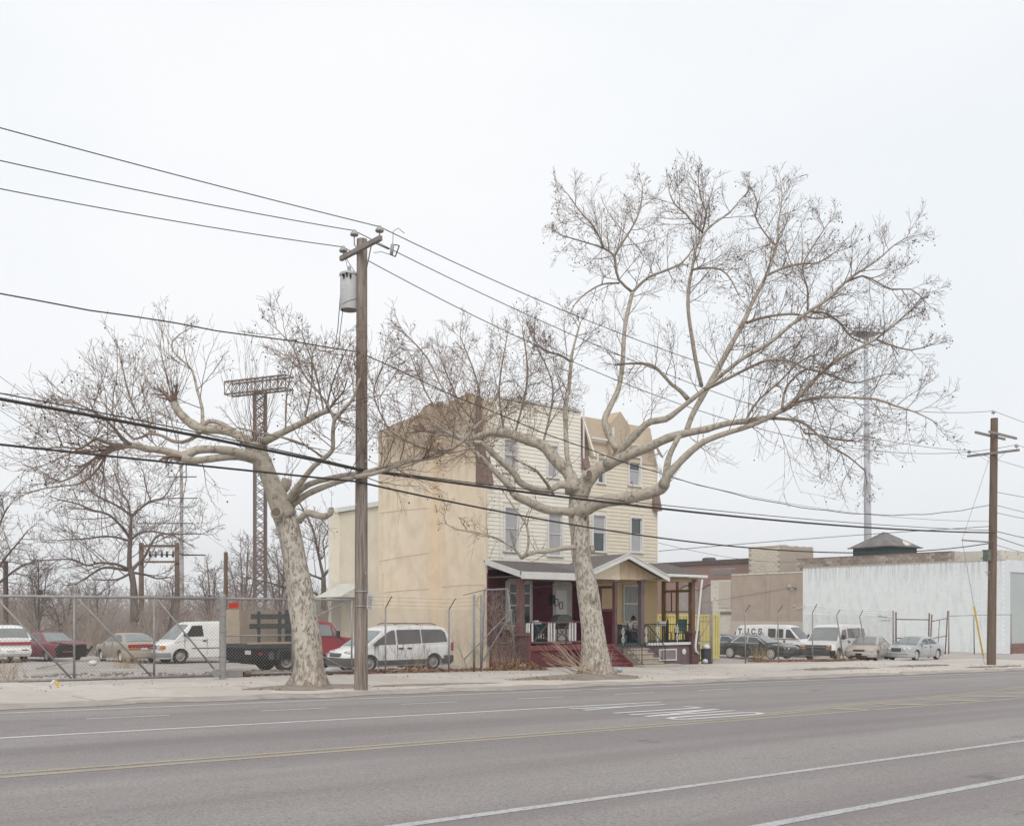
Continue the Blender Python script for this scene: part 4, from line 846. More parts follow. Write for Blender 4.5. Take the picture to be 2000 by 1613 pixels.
B.limb(z7([(715, 1190, 10), (740, 1120, 11), (780, 1045, 11), (840, 940, 11), (900, 830, 10), (950, 740, 9), (990, 650, 8), (1040, 555, 7), (1072, 470, 6), (1090, 410, 5), (1095, 330, 4), (1105, 270, 3), (1110, 220, 2)]), -.5, .9, dens=2.4, t0=.3, kids=kB, L=(1.0, 2.1), shoots=[(.8, 5, 1.8, .4)])
B.limb(z7([(965, 738, 6), (1020, 720, 5.4), (1100, 705, 5), (1170, 703, 4.4), (1250, 720, 3.6), (1330, 710, 3)]), .4, 1.6, dens=2.6, t0=.1, kids=kB, m=m_branch, L=(.8, 1.6))
B.limb(z7([(1045, 545, 5), (1110, 515, 4.4), (1190, 495, 4), (1260, 490, 3.2), (1340, 440, 2.6)]), .6, 1.8, dens=2.8, t0=.1, kids=kB, m=m_branch, L=(.9, 1.8))
B.limb(z7([(1085, 420, 4), (1040, 370, 3.4), (1000, 300, 3), (1010, 250, 2.4), (992, 200, 2)]), .8, 1.6, dens=3.0, t0=.1, kids=kB, m=m_branch, L=(.8, 1.5))
B.limb(z7([(780, 1000, 8), (757, 900, 8), (740, 800, 8), (725, 690, 7.5), (726, 600, 7), (740, 520, 6), (757, 430, 5.4), (790, 370, 5), (832, 328, 4), (895, 285, 3.2), (940, 230, 2.4)]), -.8, -2.4, dens=2.4, t0=.35, kids=kB, L=(.9, 2.0))
B.limb(z7([(790, 372, 4), (745, 330, 4), (715, 290, 3.4), (668, 250, 3), (645, 195, 2.2)]), -2.0, -1.2, dens=3.6, t0=.05, kids=kB, m=m_branch, L=(.9, 1.7))
B.limb(z7([(780, 370, 3.6), (800, 290, 3), (775, 225, 2.6), (765, 150, 2)]), -2.0, -2.8, dens=3.6, t0=.1, kids=kB, m=m_branch, L=(.8, 1.6))
B.limb(z7([(740, 520, 5), (800, 512, 4.4), (860, 520, 3.8), (900, 560, 3), (930, 620, 2.4)]), -1.9, -3.0, dens=2.4, t0=.1, kids=kB, m=m_branch, L=(.8, 1.5))
B.limb(z7([(432, 1262, 15), (402, 1205, 13), (380, 1140, 12), (410, 1070, 11), (440, 1000, 9.5), (455, 900, 9), (460, 800, 8.5), (470, 720, 8), (495, 612, 7)]), -.8, 1.0, dens=1.5, t0=.5, kids=kB, tip=0, shoots=[(.4, 8, 2.4, .5), (.25, 6, 1.6, .6)])
B.limb(z7([(495, 612, 6), (440, 562, 5.4), (425, 500, 5), (418, 460, 4.6), (375, 430, 4), (310, 410, 3), (210, 380, 2.2)]), 1.0, .2, dens=3.4, t0=.1, kids=kB, m=m_branch, L=(.9, 1.7))
B.limb(z7([(420, 462, 4.4), (460, 400, 4), (500, 335, 3.4), (528, 265, 3), (537, 180, 2)]), .6, 1.6, dens=3.4, t0=.05, kids=kB, m=m_branch, L=(.8, 1.6))
B.limb(z7([(378, 430, 3.4), (340, 350, 3), (280, 280, 2.4), (230, 210, 1.8)]), .3, -.4, dens=3.4, t0=.05, kids=kB, m=m_branch, L=(.8, 1.4))
B.limb(z7([(495, 612, 6), (560, 552, 5), (640, 520, 4.4), (700, 490, 3.4), (740, 440, 2.6)]), 1.0, 2.0, dens=3.0, t0=.1, kids=kB, m=m_branch, L=(.9, 1.7))
B.limb(z7([(440, 575, 4), (370, 580, 3.4), (300, 620, 2.8), (260, 660, 2)]), .9, .2, dens=3.0, t0=.1, kids=(4, 3, 0), m=m_branch, L=(.7, 1.3))
B.limb(z7([(722, 1050, 10), (690, 1015, 8), (655, 990, 7), (605, 935, 6), (565, 908, 5.4), (480, 905, 4)]), -1.0, -.2, dens=2.6, t0=.3, kids=kB, m=m_branch)
B.limb(z7([(390, 1320, 26), (440, 1296, 22), (500, 1272, 20), (570, 1245, 18), (640, 1212, 17), (720, 1190, 16), (800, 1175, 14), (880, 1152, 12), (960, 1142, 11), (1040, 1130, 10)]), -.4, -2.6, dens=.7, t0=.5, kids=kB, tip=0, shoots=[(.75, 7, 1.2, .8)])
B.limb(z7([(1040, 1130, 8), (1110, 1132, 6), (1185, 1143, 5.5), (1240, 1180, 5), (1300, 1240, 4), (1380, 1285, 3.4), (1450, 1345, 2.4)]), -2.6, -3.4, dens=3.2, t0=.1, kids=kB, m=m_branch, droop=.15)
B.limb(z7([(1040, 1130, 9), (1110, 1100, 7), (1200, 1055, 6.5), (1290, 1042, 6), (1400, 1045, 5.5), (1500, 1052, 5), (1580, 1080, 4), (1660, 1105, 3), (1730, 1140, 2)]), -2.6, -4.2, dens=3.0, t0=.1, kids=kB, m=m_limb)
B.limb(z7([(1200, 1190, 4), (1270, 1200, 3.6), (1350, 1220, 3), (1420, 1225, 2.4)]), -3.0, -2.2, dens=3, t0=.05, kids=kB, m=m_branch, L=(.7, 1.4), droop=.1)
B.limb(z4([(840, 1075, 30), (910, 1050, 28), (1000, 1005, 26), (1100, 975, 25), (1250, 958, 24), (1400, 925, 23), (1500, 900, 23), (1570, 868, 24), (1600, 828, 23), (1622, 775, 17)]), -.1, -1.8, dens=.6, t0=.2, L=(.5, 1.1), kids=(3, 2, 0), tip=0, shoots=[(.8, 10, 1.4, .9), (.55, 6, .9, .9)])
B.limb(z7([(626, 1405, 19), (632, 1365, 15), (637, 1330, 13), (645, 1290, 12), (662, 1250, 11), (690, 1198, 10)]), -1.7, -1.9, tip=0)
B.limb(z7([(622, 1410, 19), (640, 1366, 17), (690, 1310, 15), (740, 1262, 13), (792, 1225, 12), (860, 1198, 11), (950, 1170, 10), (1040, 1135, 9.5), (1110, 1095, 9), (1180, 1040, 8), (1255, 960, 7.5), (1330, 895, 7), (1420, 845, 6), (1495, 805, 5), (1560, 755, 4), (1640, 685, 3)]), -1.8, -3.8, dens=2.3, t0=.3, kids=kB, L=(.9, 1.9), shoots=[(.2, 8, 1.0, .9)])
B.limb(z7([(1495, 805, 4), (1560, 830, 3.4), (1640, 850, 2.8), (1720, 830, 2)]), -3.4, -4.2, dens=3.0, t0=.1, kids=kB, m=m_branch, L=(.7, 1.4))
B.limb(z7([(1110, 1090, 5), (1130, 1000, 4.4), (1210, 930, 4), (1300, 950, 3.4), (1400, 985, 2.6), (1500, 960, 2)]), -3.0, -2.0, dens=3.0, t0=.1, kids=kB, m=m_branch, L=(.8, 1.6))
B.limb(z7([(960, 1140, 5), (1010, 1060, 4), (1100, 980, 3.6), (1180, 900, 3), (1270, 860, 2.4)]), -2.2, -1.0, dens=2.8, t0=.1, kids=kB, m=m_branch, L=(.8, 1.6))
# left hand limbs
B.limb(z4([(810, 900, 34), (790, 790, 28), (755, 725, 25), (680, 650, 23), (610, 570, 22), (540, 495, 22), (440, 455, 21), (300, 408, 19), (200, 385, 18), (100, 375, 16), (0, 402, 13)]) + [(915, 856, 11), (890, 852, 9), (850, 845, 7)], -.2, .6, dens=.8, t0=.4, kids=kB, tip=1, shoots=[(.48, 22, 2.4, .75), (.78, 20, 2.2, .7), (.62, 6, 1.6, .5)])
B.limb(z4([(775, 690, 12), (752, 600, 10), (742, 440, 9.5), (738, 300, 9), (735, 150, 8.5), (760, 0, 8)]) + z7([(232, 1030, 7.5), (242, 910, 7), (250, 850, 5), (280, 740, 3)]), 0, .8, dens=2.2, t0=.35, kids=kB, shoots=[(.3, 10, 2.0, .6)])
B.limb(z7([(242, 900, 5), (200, 870, 4), (130, 850, 3.4), (80, 790, 2.4)]), .6, 1.6, dens=3.4, t0=.1, kids=kB, m=m_branch, L=(.8, 1.5))
B.limb(z4([(790, 870, 18), (740, 842, 15), (680, 842, 13), (620, 872, 13), (560, 890, 13), (450, 870, 14), (370, 835, 14), (325, 800, 13), (285, 730, 13), (200, 650, 13), (100, 560, 12), (0, 470, 10)]) + [(915, 862, 8), (880, 845, 7), (830, 840, 5)], -.3, -1.8, dens=1.2, t0=.4, kids=kB, shoots=[(.75, 10, 1.5, .7)])
B.limb(z4([(800, 1080, 20), (740, 1068, 17), (690, 1066, 16), (600, 1058, 17), (500, 1028, 17), (400, 980, 16), (310, 940, 16), (275, 900, 15)]), -.2, -1.2, tip=0, shoots=[(.97, 12, 1.0, .9)], dens=1, t0=.4, L=(.4, .9), kids=(3, 2, 0))
B.limb(z4([(275, 900, 14), (245, 845, 13), (150, 750, 12), (60, 660, 11), (0, 600, 10)]) + [(922, 876, 9), (908, 860, 8), (880, 848, 5), (840, 820, 3.5)], -1.2, -2.0, dens=1.6, t0=.3, kids=kB)
B.limb(z4([(630, 925, 7), (590, 850, 6), (545, 790, 5.6), (490, 720, 5), (445, 690, 4.4), (370, 655, 3.4)]), -.4, -1.8, dens=2.0, t0=.3, kids=(4, 3, 0), m=m_branch, L=(.6, 1.2))
B.limb(z4([(820, 1385, 11), (740, 1386, 10), (650, 1402, 9), (560, 1420, 9), (480, 1422, 8), (400, 1450, 7.5), (350, 1480, 7)]), -.4, -1.4, tip=0, dens=1.2, t0=.4, L=(.4, .9), kids=(3, 2, 0), shoots=[(.62, 6, .8, .8)])
B.limb(z4([(350, 1480, 6), (395, 1425, 5), (412, 1350, 5), (410, 1250, 4.6), (380, 1155, 4.4), (320, 1080, 4), (250, 980, 3.4), (200, 905, 2.6)]), -1.4, -1.9, dens=1.2, t0=.3, L=(.5, 1.1), kids=(3, 2, 0))
B.limb(z4([(350, 1478, 5.5), (330, 1445, 5), (280, 1388, 4.6), (200, 1340, 4), (100, 1292, 3.6), (0, 1262, 3)]) + [(900, 1035, 2.4), (873, 1024, 2.2), (866, 1005, 2)], -1.4, -2.4, dens=3.0, t0=.2, kids=(5, 3, 0), L=(.6, 1.4), droop=.15)
for a, b, c, z in (((950, 850), (900, 790), (860, 700), 1.2), ((985, 846), (975, 760), (990, 660), .6), ((1005, 850), (1030, 740), (1020, 640), -.4), ((900, 850), (840, 780), (800, 690), 1.6), ((1060, 870), (1080, 760), (1050, 680), 1.0), ((930, 850), (935, 760), (900, 660), -.8)):
    B.limb([(*a, 4.4), (*b, 3.4), (*c, 2)], .4, z, dens=3.0, t0=.15, kids=kB, m=m_branch, L=(.8, 1.6))
B.hole(1149, 926, -.62, .13, (-.1, -1, .1)); B.hole(1158, 1073, -.35, .12, (.75, -.6, .1)); B.hole(1161, 1166, -.4, .17, (.6, -.7, 0))
B.tw.finish(B.root, m_twig, 'wide open crown of bare twigs')
# ---------------------------------------------------------------- dark trees and brush at the back
def wild_tree(name, label, base, limbs, trunk, seed, m=None, mt=None, group=None, minr=.012, **kw):
    t = Syc.__new__(Syc); t.base = base; t.d0 = base.x * CA + base.y * SA; t.r = random.Random(seed); t.root = thing(name, label, 'tree', base, 0, group); t.tw = Twigs(seed + 1, minr=minr)
    sp_ = t.path(trunk, 0, 0, .5); mb = MB(); limb_tube(mb, [(local(t.root, a), b) for a, b in sp_], t.r, 10); mb.obj('trunk', m or m_dkbark, t.root, True)
    for l, z0, z1 in limbs: t.limb(l, z0, z1, m=m or m_dkbark, **kw)
    t.tw.finish(t.root, mt or m_dktwig); return t
zb = lambda l: zp(l, 0, 880, 4.244)
gb = lambda px, d: (lambda p: Vector((p.x, p.y, gz(p.x, p.y))))(P(px, 1203, d))
wl = [([(1075, 990, 10), (1072, 900, 9), (1078, 740, 8), (1085, 600, 6), (1090, 540, 5)], 0, 0), ([(1090, 540, 5), (1000, 475, 4.4), (900, 420, 4), (780, 360, 3.4), (700, 260, 2.4)], 0, -2), ([(1085, 560, 5), (1150, 490, 4.4), (1250, 420, 4), (1350, 390, 3), (1400, 330, 2)], 0, 2),
 ([(1075, 720, 6), (1000, 620, 5), (900, 530, 4.4), (760, 490, 4), (640, 440, 3), (500, 410, 2.4)], 0, -2), ([(1065, 745, 5), (950, 715, 4), (850, 710, 3.6), (750, 725, 3), (620, 735, 2.4), (520, 740, 2)], 0, 2), ([(1080, 740, 5), (1150, 690, 4), (1250, 668, 3.6), (1400, 690, 3), (1550, 690, 2.4), (1680, 690, 2)], 0, -2),
 ([(1060, 980, 7), (960, 940, 5), (820, 930, 4.4), (720, 950, 3.6), (600, 900, 3), (420, 905, 2.4), (280, 905, 2)], 0, -2.5), ([(1050, 990, 6), (900, 968, 5), (820, 985, 4), (720, 1050, 3), (620, 1110, 2.4)], 0, 1.5), ([(1090, 990, 8), (1150, 930, 6), (1210, 860, 5), (1290, 720, 4), (1400, 690, 3), (1500, 740, 2.4)], 0, 2), ([(1090, 1010, 6), (980, 1065, 3.6), (880, 1070, 3), (780, 1068, 2)], 0, -1.5), ([(1100, 1010, 5), (1220, 1030, 4), (1300, 1060, 3), (1400, 1050, 2)], 0, 1.5),
 ([(1085, 560, 4), (1060, 430, 3.4), (1000, 330, 3), (960, 200, 2)], 0, 1), ([(1250, 420, 3), (1210, 300, 2.6), (1190, 180, 2)], 1, 2)]
wild_tree('bare_tree', 'dark spreading bare tree behind the beige sedan', gb(262, 64), [(zb(l), a, b) for l, a, b in wl], zb([(1115, 1420, 17), (1112, 1250, 14), (1105, 1100, 12), (1080, 980, 11)]), 51, dens=2.0, t0=.2, L=(1.6, 3.2), kids=(5, 3, 0), r0=.035)
zs = lambda l: zp(l, 530, 980, 4.247)
wild_tree('bare_tree', 'dark bare tree between the leaning sycamore and the house wing', gb(632, 62), [(zs(l), a, b) for l, a, b in (([(432, 620, 7), (400, 480, 5), (350, 250, 4.4), (310, 150, 4), (240, 20, 3), (190, -60, 2.4)], 0, 1), ([(430, 620, 7), (480, 560, 5), (560, 480, 4), (600, 350, 3)], 0, 1.5), ([(425, 640, 5), (370, 620, 4), (310, 590, 3), (240, 480, 2.4), (180, 350, 2)], 0, -1), ([(400, 480, 3.6), (440, 440, 3), (430, 330, 2.4), (480, 220, 2)], 0, 1), ([(380, 770, 5), (330, 740, 4), (160, 720, 4), (60, 690, 3.4), (-60, 660, 3), (-160, 640, 2)], -1, -3), ([(160, 720, 3), (60, 560, 2.4), (-40, 420, 2)], -2, -2))], zs([(436, 900, 11), (434, 760, 10), (432, 620, 9)]), 61, dens=2.4, t0=.15, L=(1.2, 2.4), kids=(4, 3, 0), r0=.028)
wild_tree('bare_tree', 'bare tree at the left picture edge behind the white wagon', gb(-18, 60), [([(-18, 1120, 6), (-10, 1060, 4), (5, 1010, 3), (20, 985, 2)], 0, 1), ([(-18, 1130, 6), (10, 1090, 4), (35, 1060, 3), (55, 1035, 2)], 0, -1), ([(-16, 1150, 6), (20, 1120, 4), (50, 1100, 3)], 0, -1), ([(-18, 1100, 5), (-30, 1030, 4), (-20, 980, 3)], 0, 0)], [(-18, 1260, 9), (-18, 1180, 8), (-18, 1100, 6)], 71, dens=2.6, t0=.1, L=(1.2, 2.6), kids=(5, 3, 0), r0=.028)
bl = [('sapling', 'thin forked bare sapling between the red car and the sedan', 119, 66, [(125, 1195), (100, 1170), (140, 1165)]), ('sapling', 'slender bare sapling behind the red car', 70, 62, [(75, 1100), (62, 1130), (90, 1130)]),
      ('bare_tree', 'scrubby bare tree behind the white cargo van', 408, 76, [(420, 1120), (395, 1140), (440, 1145), (405, 1105)]), ('bare_tree', 'scrubby bare tree behind the plywood sided truck', 470, 80, [(470, 1080), (450, 1110), (500, 1100), (485, 1060)]), ('bare_tree', 'bushy bare tree seen under the leaning trunk', 545, 84, [(540, 1075), (520, 1100), (570, 1095), (555, 1050)]), ('sapling', 'leaning dark sapling beside the beige sedan', 325, 62, [(337, 1150), (340, 1165)]), ('bare_tree', 'low bare tree at the far side of the lot', 190, 90, [(185, 1140), (165, 1150), (215, 1150)])]
for i, (n_, l_, px, d, tips) in enumerate(bl):
    g0 = gb(px, d); py = HOR + (CZ - g0.z) / d * F
    wild_tree(n_, l_, g0, [([(px, py - 30, 4.2), ((px + a) / 2 + 3, (py - 30 + b) / 2, 3), (a, b, 1.8)], 0, (k - 1) * 1.5) for k, (a, b) in enumerate(tips)], [(px, py, 5), (px + 1, py - 34, 4)], 80 + i, dens=2.6, t0=.15, L=(1.0, 2.2), kids=(5, 3, 0), r0=.025)
# brush thicket and far treeline: nobody could count these stems
def thicket(name, label, px0, px1, d0, d1, n, h0, h1, seed, m, minr=.011, kids=(4, 2, 0)):
    t = Twigs(seed, minr=minr); r = t.r
    for i in range(n):
        px = r.uniform(px0, px1); d = r.uniform(d0, d1); b = gb(px, d); h = r.uniform(h0, h1) * (.75 + .5 * abs(math.sin(px * .021 + 1.3)))
        t.grow(b, Vector((r.uniform(-.35, .35), r.uniform(-.35, .35), 1)).normalized(), h, .018 + .006 * h, 0, .08, .16, kids, 0, (.3, .9), (.3, .6))
    o = t.mb.obj(name, m); return tag(o, label, kind='stuff')
m_brush = mat('brush', (0.27, 0.215, 0.18), .95, col2=(0.36, 0.295, 0.25), scale=.8)  # both brush colours are lightened to carry the distance haze
m_brush2 = mat('hazed_brush', (0.30, 0.255, 0.235), .95, col2=(0.37, 0.32, 0.295), scale=.3)
thicket('brush', 'tangled brown brush behind the parked cars', -60, 470, 58, 80, 620, 1.2, 3.0, 5, m_brush)
thicket('brush', 'taller brush further back with haze in its colour', -120, 660, 84, 125, 800, 2.0, 4.2, 6, m_brush2, .016)
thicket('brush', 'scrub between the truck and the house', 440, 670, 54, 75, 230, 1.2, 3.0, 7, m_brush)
t = Twigs(9, minr=.05)
for i in range(700):
    px = t.r.uniform(-500, 900); d = t.r.uniform(240, 360); b = gb(px, d); t.grow(b, Vector((0, 0, 1)), t.r.uniform(6, 10.5), .16, 0, .05, .2, (6, 3, 0), 0, (.4, .9), (.3, .5))
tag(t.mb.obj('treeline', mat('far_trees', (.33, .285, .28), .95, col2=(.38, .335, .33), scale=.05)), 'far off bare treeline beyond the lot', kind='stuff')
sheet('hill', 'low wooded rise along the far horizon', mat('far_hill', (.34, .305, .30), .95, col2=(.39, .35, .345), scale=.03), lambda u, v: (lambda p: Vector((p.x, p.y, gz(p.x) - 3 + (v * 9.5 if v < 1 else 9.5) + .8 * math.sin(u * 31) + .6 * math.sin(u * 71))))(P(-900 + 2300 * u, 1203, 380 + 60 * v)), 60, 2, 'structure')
# suckers at the foot of the big sycamore
t = Twigs(15, minr=.006); t_root = None
for i in range(30):
    a = Vector((B.base.x - .55 + t.r.uniform(-.15, .1), B.base.y - .1 + t.r.uniform(-.3, .4), B.base.z + t.r.uniform(.0, .35)))
    t.grow(a, Vector((-.75 + t.r.uniform(-.3, .3), .5 + t.r.uniform(-.3, .3), .5 + t.r.uniform(-.25, .4))).normalized(), t.r.uniform(.8, 1.9), .011, 0, .03, .07, (1, 0, 0), 0, (.3, .6), (.2, .4))
for i in range(9):
    a = Vector((B.base.x + .5, B.base.y + .1, B.base.z + .05)); t.grow(a, Vector((.6 + t.r.uniform(-.3, .3), t.r.uniform(-.3, .3), .7)).normalized(), t.r.uniform(.4, .9), .009, 0, .03, .12, (2, 0, 0))
tag(t.mb.obj('suckers', mat('pale_twig', (.33, .26, .19), .9, col2=(.42, .34, .26), scale=3)), 'long pale suckers sprouting at the foot of the big sycamore', kind='stuff')
# ================================================================== POLES, WIRES, FENCES
m_pole = mat('pole_wood', (0.115, 0.09, 0.073), .95, col2=(0.33, 0.28, 0.24), fac=(.33, .68), scale=14, stretch=(1, 1, .06), bump=.8, bscale=30, detail=8)
overlay(m_pole, (0.07, 0.055, 0.045), 16, .60, .70, .8, stretch=(1, 1, .05))
m_pole2 = mat('dark_pole_wood', (0.105, 0.072, 0.052), .95, col2=(0.19, 0.14, 0.105), scale=12, stretch=(1, 1, .06), bump=.7, bscale=30)
m_arm = mat('weathered_arm', (0.19, 0.165, 0.15), .95, col2=(0.29, 0.26, 0.24), scale=9, stretch=(1, 1, 1), bump=.4)
m_galv = mat('galvanised_steel', (0.30, 0.295, 0.29), .6, var=.15, scale=6, metal=.3)
m_galv2 = mat('rusty_galvanised', (0.22, 0.195, 0.18), .75, col2=(0.34, 0.32, 0.31), scale=7)
m_wire = mat('black_cable', (0.045, 0.038, 0.036), .7, var=.2, scale=2)
m_tank = mat('transformer_grey', (0.42, 0.43, 0.425), .5, var=.05, scale=3)
m_porc = mat('insulator_grey', (0.33, 0.32, 0.31), .35, var=.1, scale=8)
m_mesh = mat('chain_link_wire', (0.30, 0.29, 0.275), .6, var=.1, scale=2, metal=.2)
def polestick(name, label, cat, base, top, r0, r1, m, group=None):
    t = thing(name, label, cat, base, 0, group); mb = MB(); b = Vector(base); T = Vector(top); n = 14
    mb.tube([(b.lerp(T, k / 10) - b) + (Vector((0, 0, -.4)) if k == 0 else Vector()) for k in range(11)], [r0 + (r1 - r0) * k / 10 for k in range(11)], n); mb.obj('pole', m, t, 'auto'); return t
def tobj(t, mb, name, m, smooth=False, parent=None, bevel=0, label=None, kind=None):
    mb.v = [tuple(Vector(p) - Vector(t.location)) for p in mb.v]; return tag(mb.obj(name, m, parent or t, smooth, bevel=bevel), label, None, None, kind)
D1 = 27.08
p1b = onG(705, 1347); p1t = P(707, 468, D1)
up = polestick('utility_pole', 'weathered wooden utility pole carrying a grey transformer', 'utility pole', p1b, p1t, .182, .138, m_pole)
mb = MB(); X1 = 14.12; arm_a, arm_b = Vector((X1, 22.15, 11.32)), Vector((X1, 24.15, 11.32)); mb.bar(arm_a, arm_b, .1, .13); tobj(up, mb, 'crossarm', m_arm, bevel=.01)
mb = MB(); mb.bar((X1 + .02, 22.65, 11.26), (14.25, 23.2, 10.45), .03, .008); mb.bar((X1 + .02, 23.9, 11.26), (14.25, 23.4, 10.6), .03, .008); tobj(up, mb, 'arm_brace', m_galv2)
ins1 = [Vector((X1, 22.22, 11.62)), Vector((14.10, 23.42, 11.86)), Vector((X1, 24.02, 11.60))]
for c in ins1:
    mb = MB(); mb.lathe([(.015, -.22), (.015, -.1), (.10, -.13), (.115, -.1), (.09, -.05), (.05, -.03), (.055, .0), (.03, .03)], 14, c); tobj(up, mb, 'insulator', m_porc, True)
mb = MB(); mb.tube([(14.10, 23.42, 11.66), (14.10, 23.42, 11.5), (14.18, 23.39, 11.4)], .018, 5); tobj(up, mb, 'pole_top_pin', m_galv2)
# fuse cutout and its jumper
fc = P(765, 487, 26.3); mb = MB(); mb.tube([fc + Vector((.0, .02, -.14)), fc + Vector((.03, 0, .13))], [.045, .05], 8); co = tobj(up, mb, 'fuse_cutout', m_porc, True)
mb = MB(); a, b = fc + Vector((.03, 0, .13)), fc + Vector((.0, .02, -.14)); o = Vector((.13, -.11, -.03)); mb.tube([a, a + o], .014, 5); mb.tube([b, b + o * .6 + Vector((0, 0, -.03))], .014, 5); mb.tube([a + o, b + o * .6 + Vector((0, 0, -.03))], .016, 5); mb.bar(fc + Vector((-.05, .05, 0)), Vector((X1, 22.5, 11.3)), .025); tobj(up, mb, 'fuse_bracket', m_iron)
mb = MB(); mb.tube([fc + Vector((.03, 0, .13)), P(768, 452, 26.2), P(778, 446, 26.2), P(790, 456, 26.2)], .008, 4); mb.tube([fc + Vector((0, 0, -.15)), P(745, 492, 26.5), P(730, 494, 26.8)], .008, 4)
mb.tube([ins1[2] + Vector((0, 0, 0)), P(676, 512, 27.4), P(679, 524, 27.3)], .008, 4); tobj(up, mb, 'jumper_wire', m_wire)
mb = MB(); mb.bar(P(697, 1148, 26.9), P(720, 1148, 26.9), .02); mb.v = []; mb.f = []; mb.mi = []
for y in (1155, 1184): c = P(705.5, y, D1); mb.lathe([(.184, -.02), (.186, -.02), (.186, .02), (.184, .02)], 16, c, cap=False)
tobj(up, mb, 'steel_band', m_galv, True)
mb = MB()
for k, (y, sx) in enumerate(((1147, -1), (1120, 1), (985, -1), (900, 1), (800, -1), (718, -1))): c = P(705 + sx * 9, y, D1 - .1); mb.box(c, (.05, .05, .08), .5)
tobj(up, mb, 'pole_bolt', m_galv2)
# transformer hangs on the pole: a thing of its own
tc_ = P(682, 606, 27.15); tr = thing('transformer', 'grey cylindrical transformer hung on the left of the utility pole', 'transformer', tc_)
mb = MB(); mb.lathe([(.0, .02), (.215, .02), (.235, -.0), (.24, .06), (.24, .93), (.225, .95)], 28, cap=False); mb.obj('tank', m_tank, tr, 'auto')
mb = MB(); mb.lathe([(.255, .9), (.262, .93), (.25, .97), (.12, 1.02), (.0, 1.03)], 28, cap=False); mb.obj('lid', m_tank, tr, 'auto')
mb = MB(); mb.lathe([(.055, 1.0), (.07, 1.03), (.04, 1.05), (.06, 1.08), (.035, 1.10), (.05, 1.13), (.02, 1.17)], 12); mb.obj('bushing', m_porc, tr, True)
mb = MB(); mb.lathe([(.217, .012), (.0, .012)], 28, cap=False); mb.obj('tank_bottom', mat('rusty_bottom', (.22, .17, .13), .8, col2=(.33, .28, .23), scale=9), tr)
mb = MB()
for k, (ang, z) in enumerate(((3.6, .84), (3.95, .88), (4.3, .84))): mb.box((.27 * math.cos(ang), .27 * math.sin(ang), z), (.07, .05, .05), ang); mb.tube([(.24 * math.cos(ang), .24 * math.sin(ang), z - .08), (.31 * math.cos(ang), .31 * math.sin(ang), z)], .012, 5)
mb.obj('terminal', m_iron, tr)
mb = MB(); mb.box((.3, .12, .72), (.16, .1, .08)); mb.box((.3, .12, .42), (.16, .1, .08)); mb.obj('hanger', m_galv, tr)
rt, upv = Vector((CA, SA, 0)), Vector((0, 0, 1)); vr = Vector((SA, -CA, 0))
mb = MB(); n_ = (-Vector((CA, SA, 0)) * 1.0 - vr * .35).normalized(); uu = upv.cross(n_).normalized(); letters(mb, '32', n_ * .243 - uu * .09 + upv * .52, uu, upv, .065, .12, .03, .018); mb.obj('tank_number', m_white, tr)
mb = MB(); mb.tube([(.24 * math.cos(t) * 1.02, .24 * math.sin(t) * 1.02, .1 + .1 * (t - 3.4)) for t in [3.4 + .25 * k for k in range(11)]], .006, 4); mb.obj('ground_wire', m_wire, tr)
# parking sign fixed to the pole
sg = P(722, 1175, 26.85); sn = thing('parking_sign', 'small weathered white parking sign strapped to the utility pole', 'sign', sg)
un = Vector((.45, -.89, 0)).normalized(); uq = Vector((-un.y, un.x, 0)) * 1.0; tl = R(6)
M = Matrix((uq, un, Vector((0, 0, 1)))).transposed() @ Matrix.Rotation(tl, 3, 'Y')
mb = MB(); mb.box((0, 0, 0), (.25, .012, .40), rot=M); mb.obj('sign_plate', mat('sign_white', (.50, .49, .47), .5, var=.08, scale=6), sn, bevel=.004)
mb = MB()
for k in range(4):
    for j in range(4): mb.box(M @ Vector((-.08 + .052 * j, .009 if False else .0085, .12 - .065 * k)), (.036, .003, .028), rot=M)
mb.box(M @ Vector((-.01, .0085, -.15)), (.12, .003, .02), rot=M)
mb.obj('sign_print', mat('sign_print', (.22, .16, .18), .6, var=.1), sn)
# ---- pole 2 at the right
p2b = onG(1936, 1298); D2 = p2b.x * CA + p2b.y * SA; p2t = P(1942, 817, D2)
u2 = polestick('utility_pole', 'dark wooden utility pole at the right beside the white building', 'utility pole', p2b, p2t, .235, .185, m_pole2)
pc2 = lambda py: Vector((p2b.x + (p2t.x - p2b.x) * (py - 1298) / (817 - 1298), p2b.y + (p2t.y - p2b.y) * (py - 1298) / (817 - 1298), CZ + (HOR - py) / F * D2))
c = pc2(850); mb = MB(); mb.bar(c + Vector((-1.7, .2, 0)), c + Vector((1.7, .2, 0)), .09, .12); mb.bar(c + Vector((-1.1, -.25, .03)), c + Vector((2.1, -.25, .03)), .09, .12); tobj(u2, mb, 'crossarm', m_arm)
c = pc2(886); mb = MB(); mb.bar(c + Vector((-.22, -1.45, 0)), c + Vector((-.22, 1.35, 0)), .09, .12); tobj(u2, mb, 'crossarm', m_arm)
mb = MB(); mb.bar(c + Vector((-.2, -.7, -.03)), c + Vector((-.2, -.05, -.55)), .03, .01); mb.bar(c + Vector((-.2, .7, -.03)), c + Vector((-.2, .05, -.55)), .03, .01); tobj(u2, mb, 'arm_brace', m_galv)
i2 = [pc2(812) + Vector((-.1, 0, .25)), c + Vector((-.22, 1.25, .3)), c + Vector((-.22, -1.3, .3))]
for q in i2: mb = MB(); mb.lathe([(.015, -.22), (.015, -.1), (.10, -.13), (.115, -.1), (.09, -.05), (.05, -.03), (.055, .0), (.03, .03)], 10, q); tobj(u2, mb, 'insulator', m_porc, True)
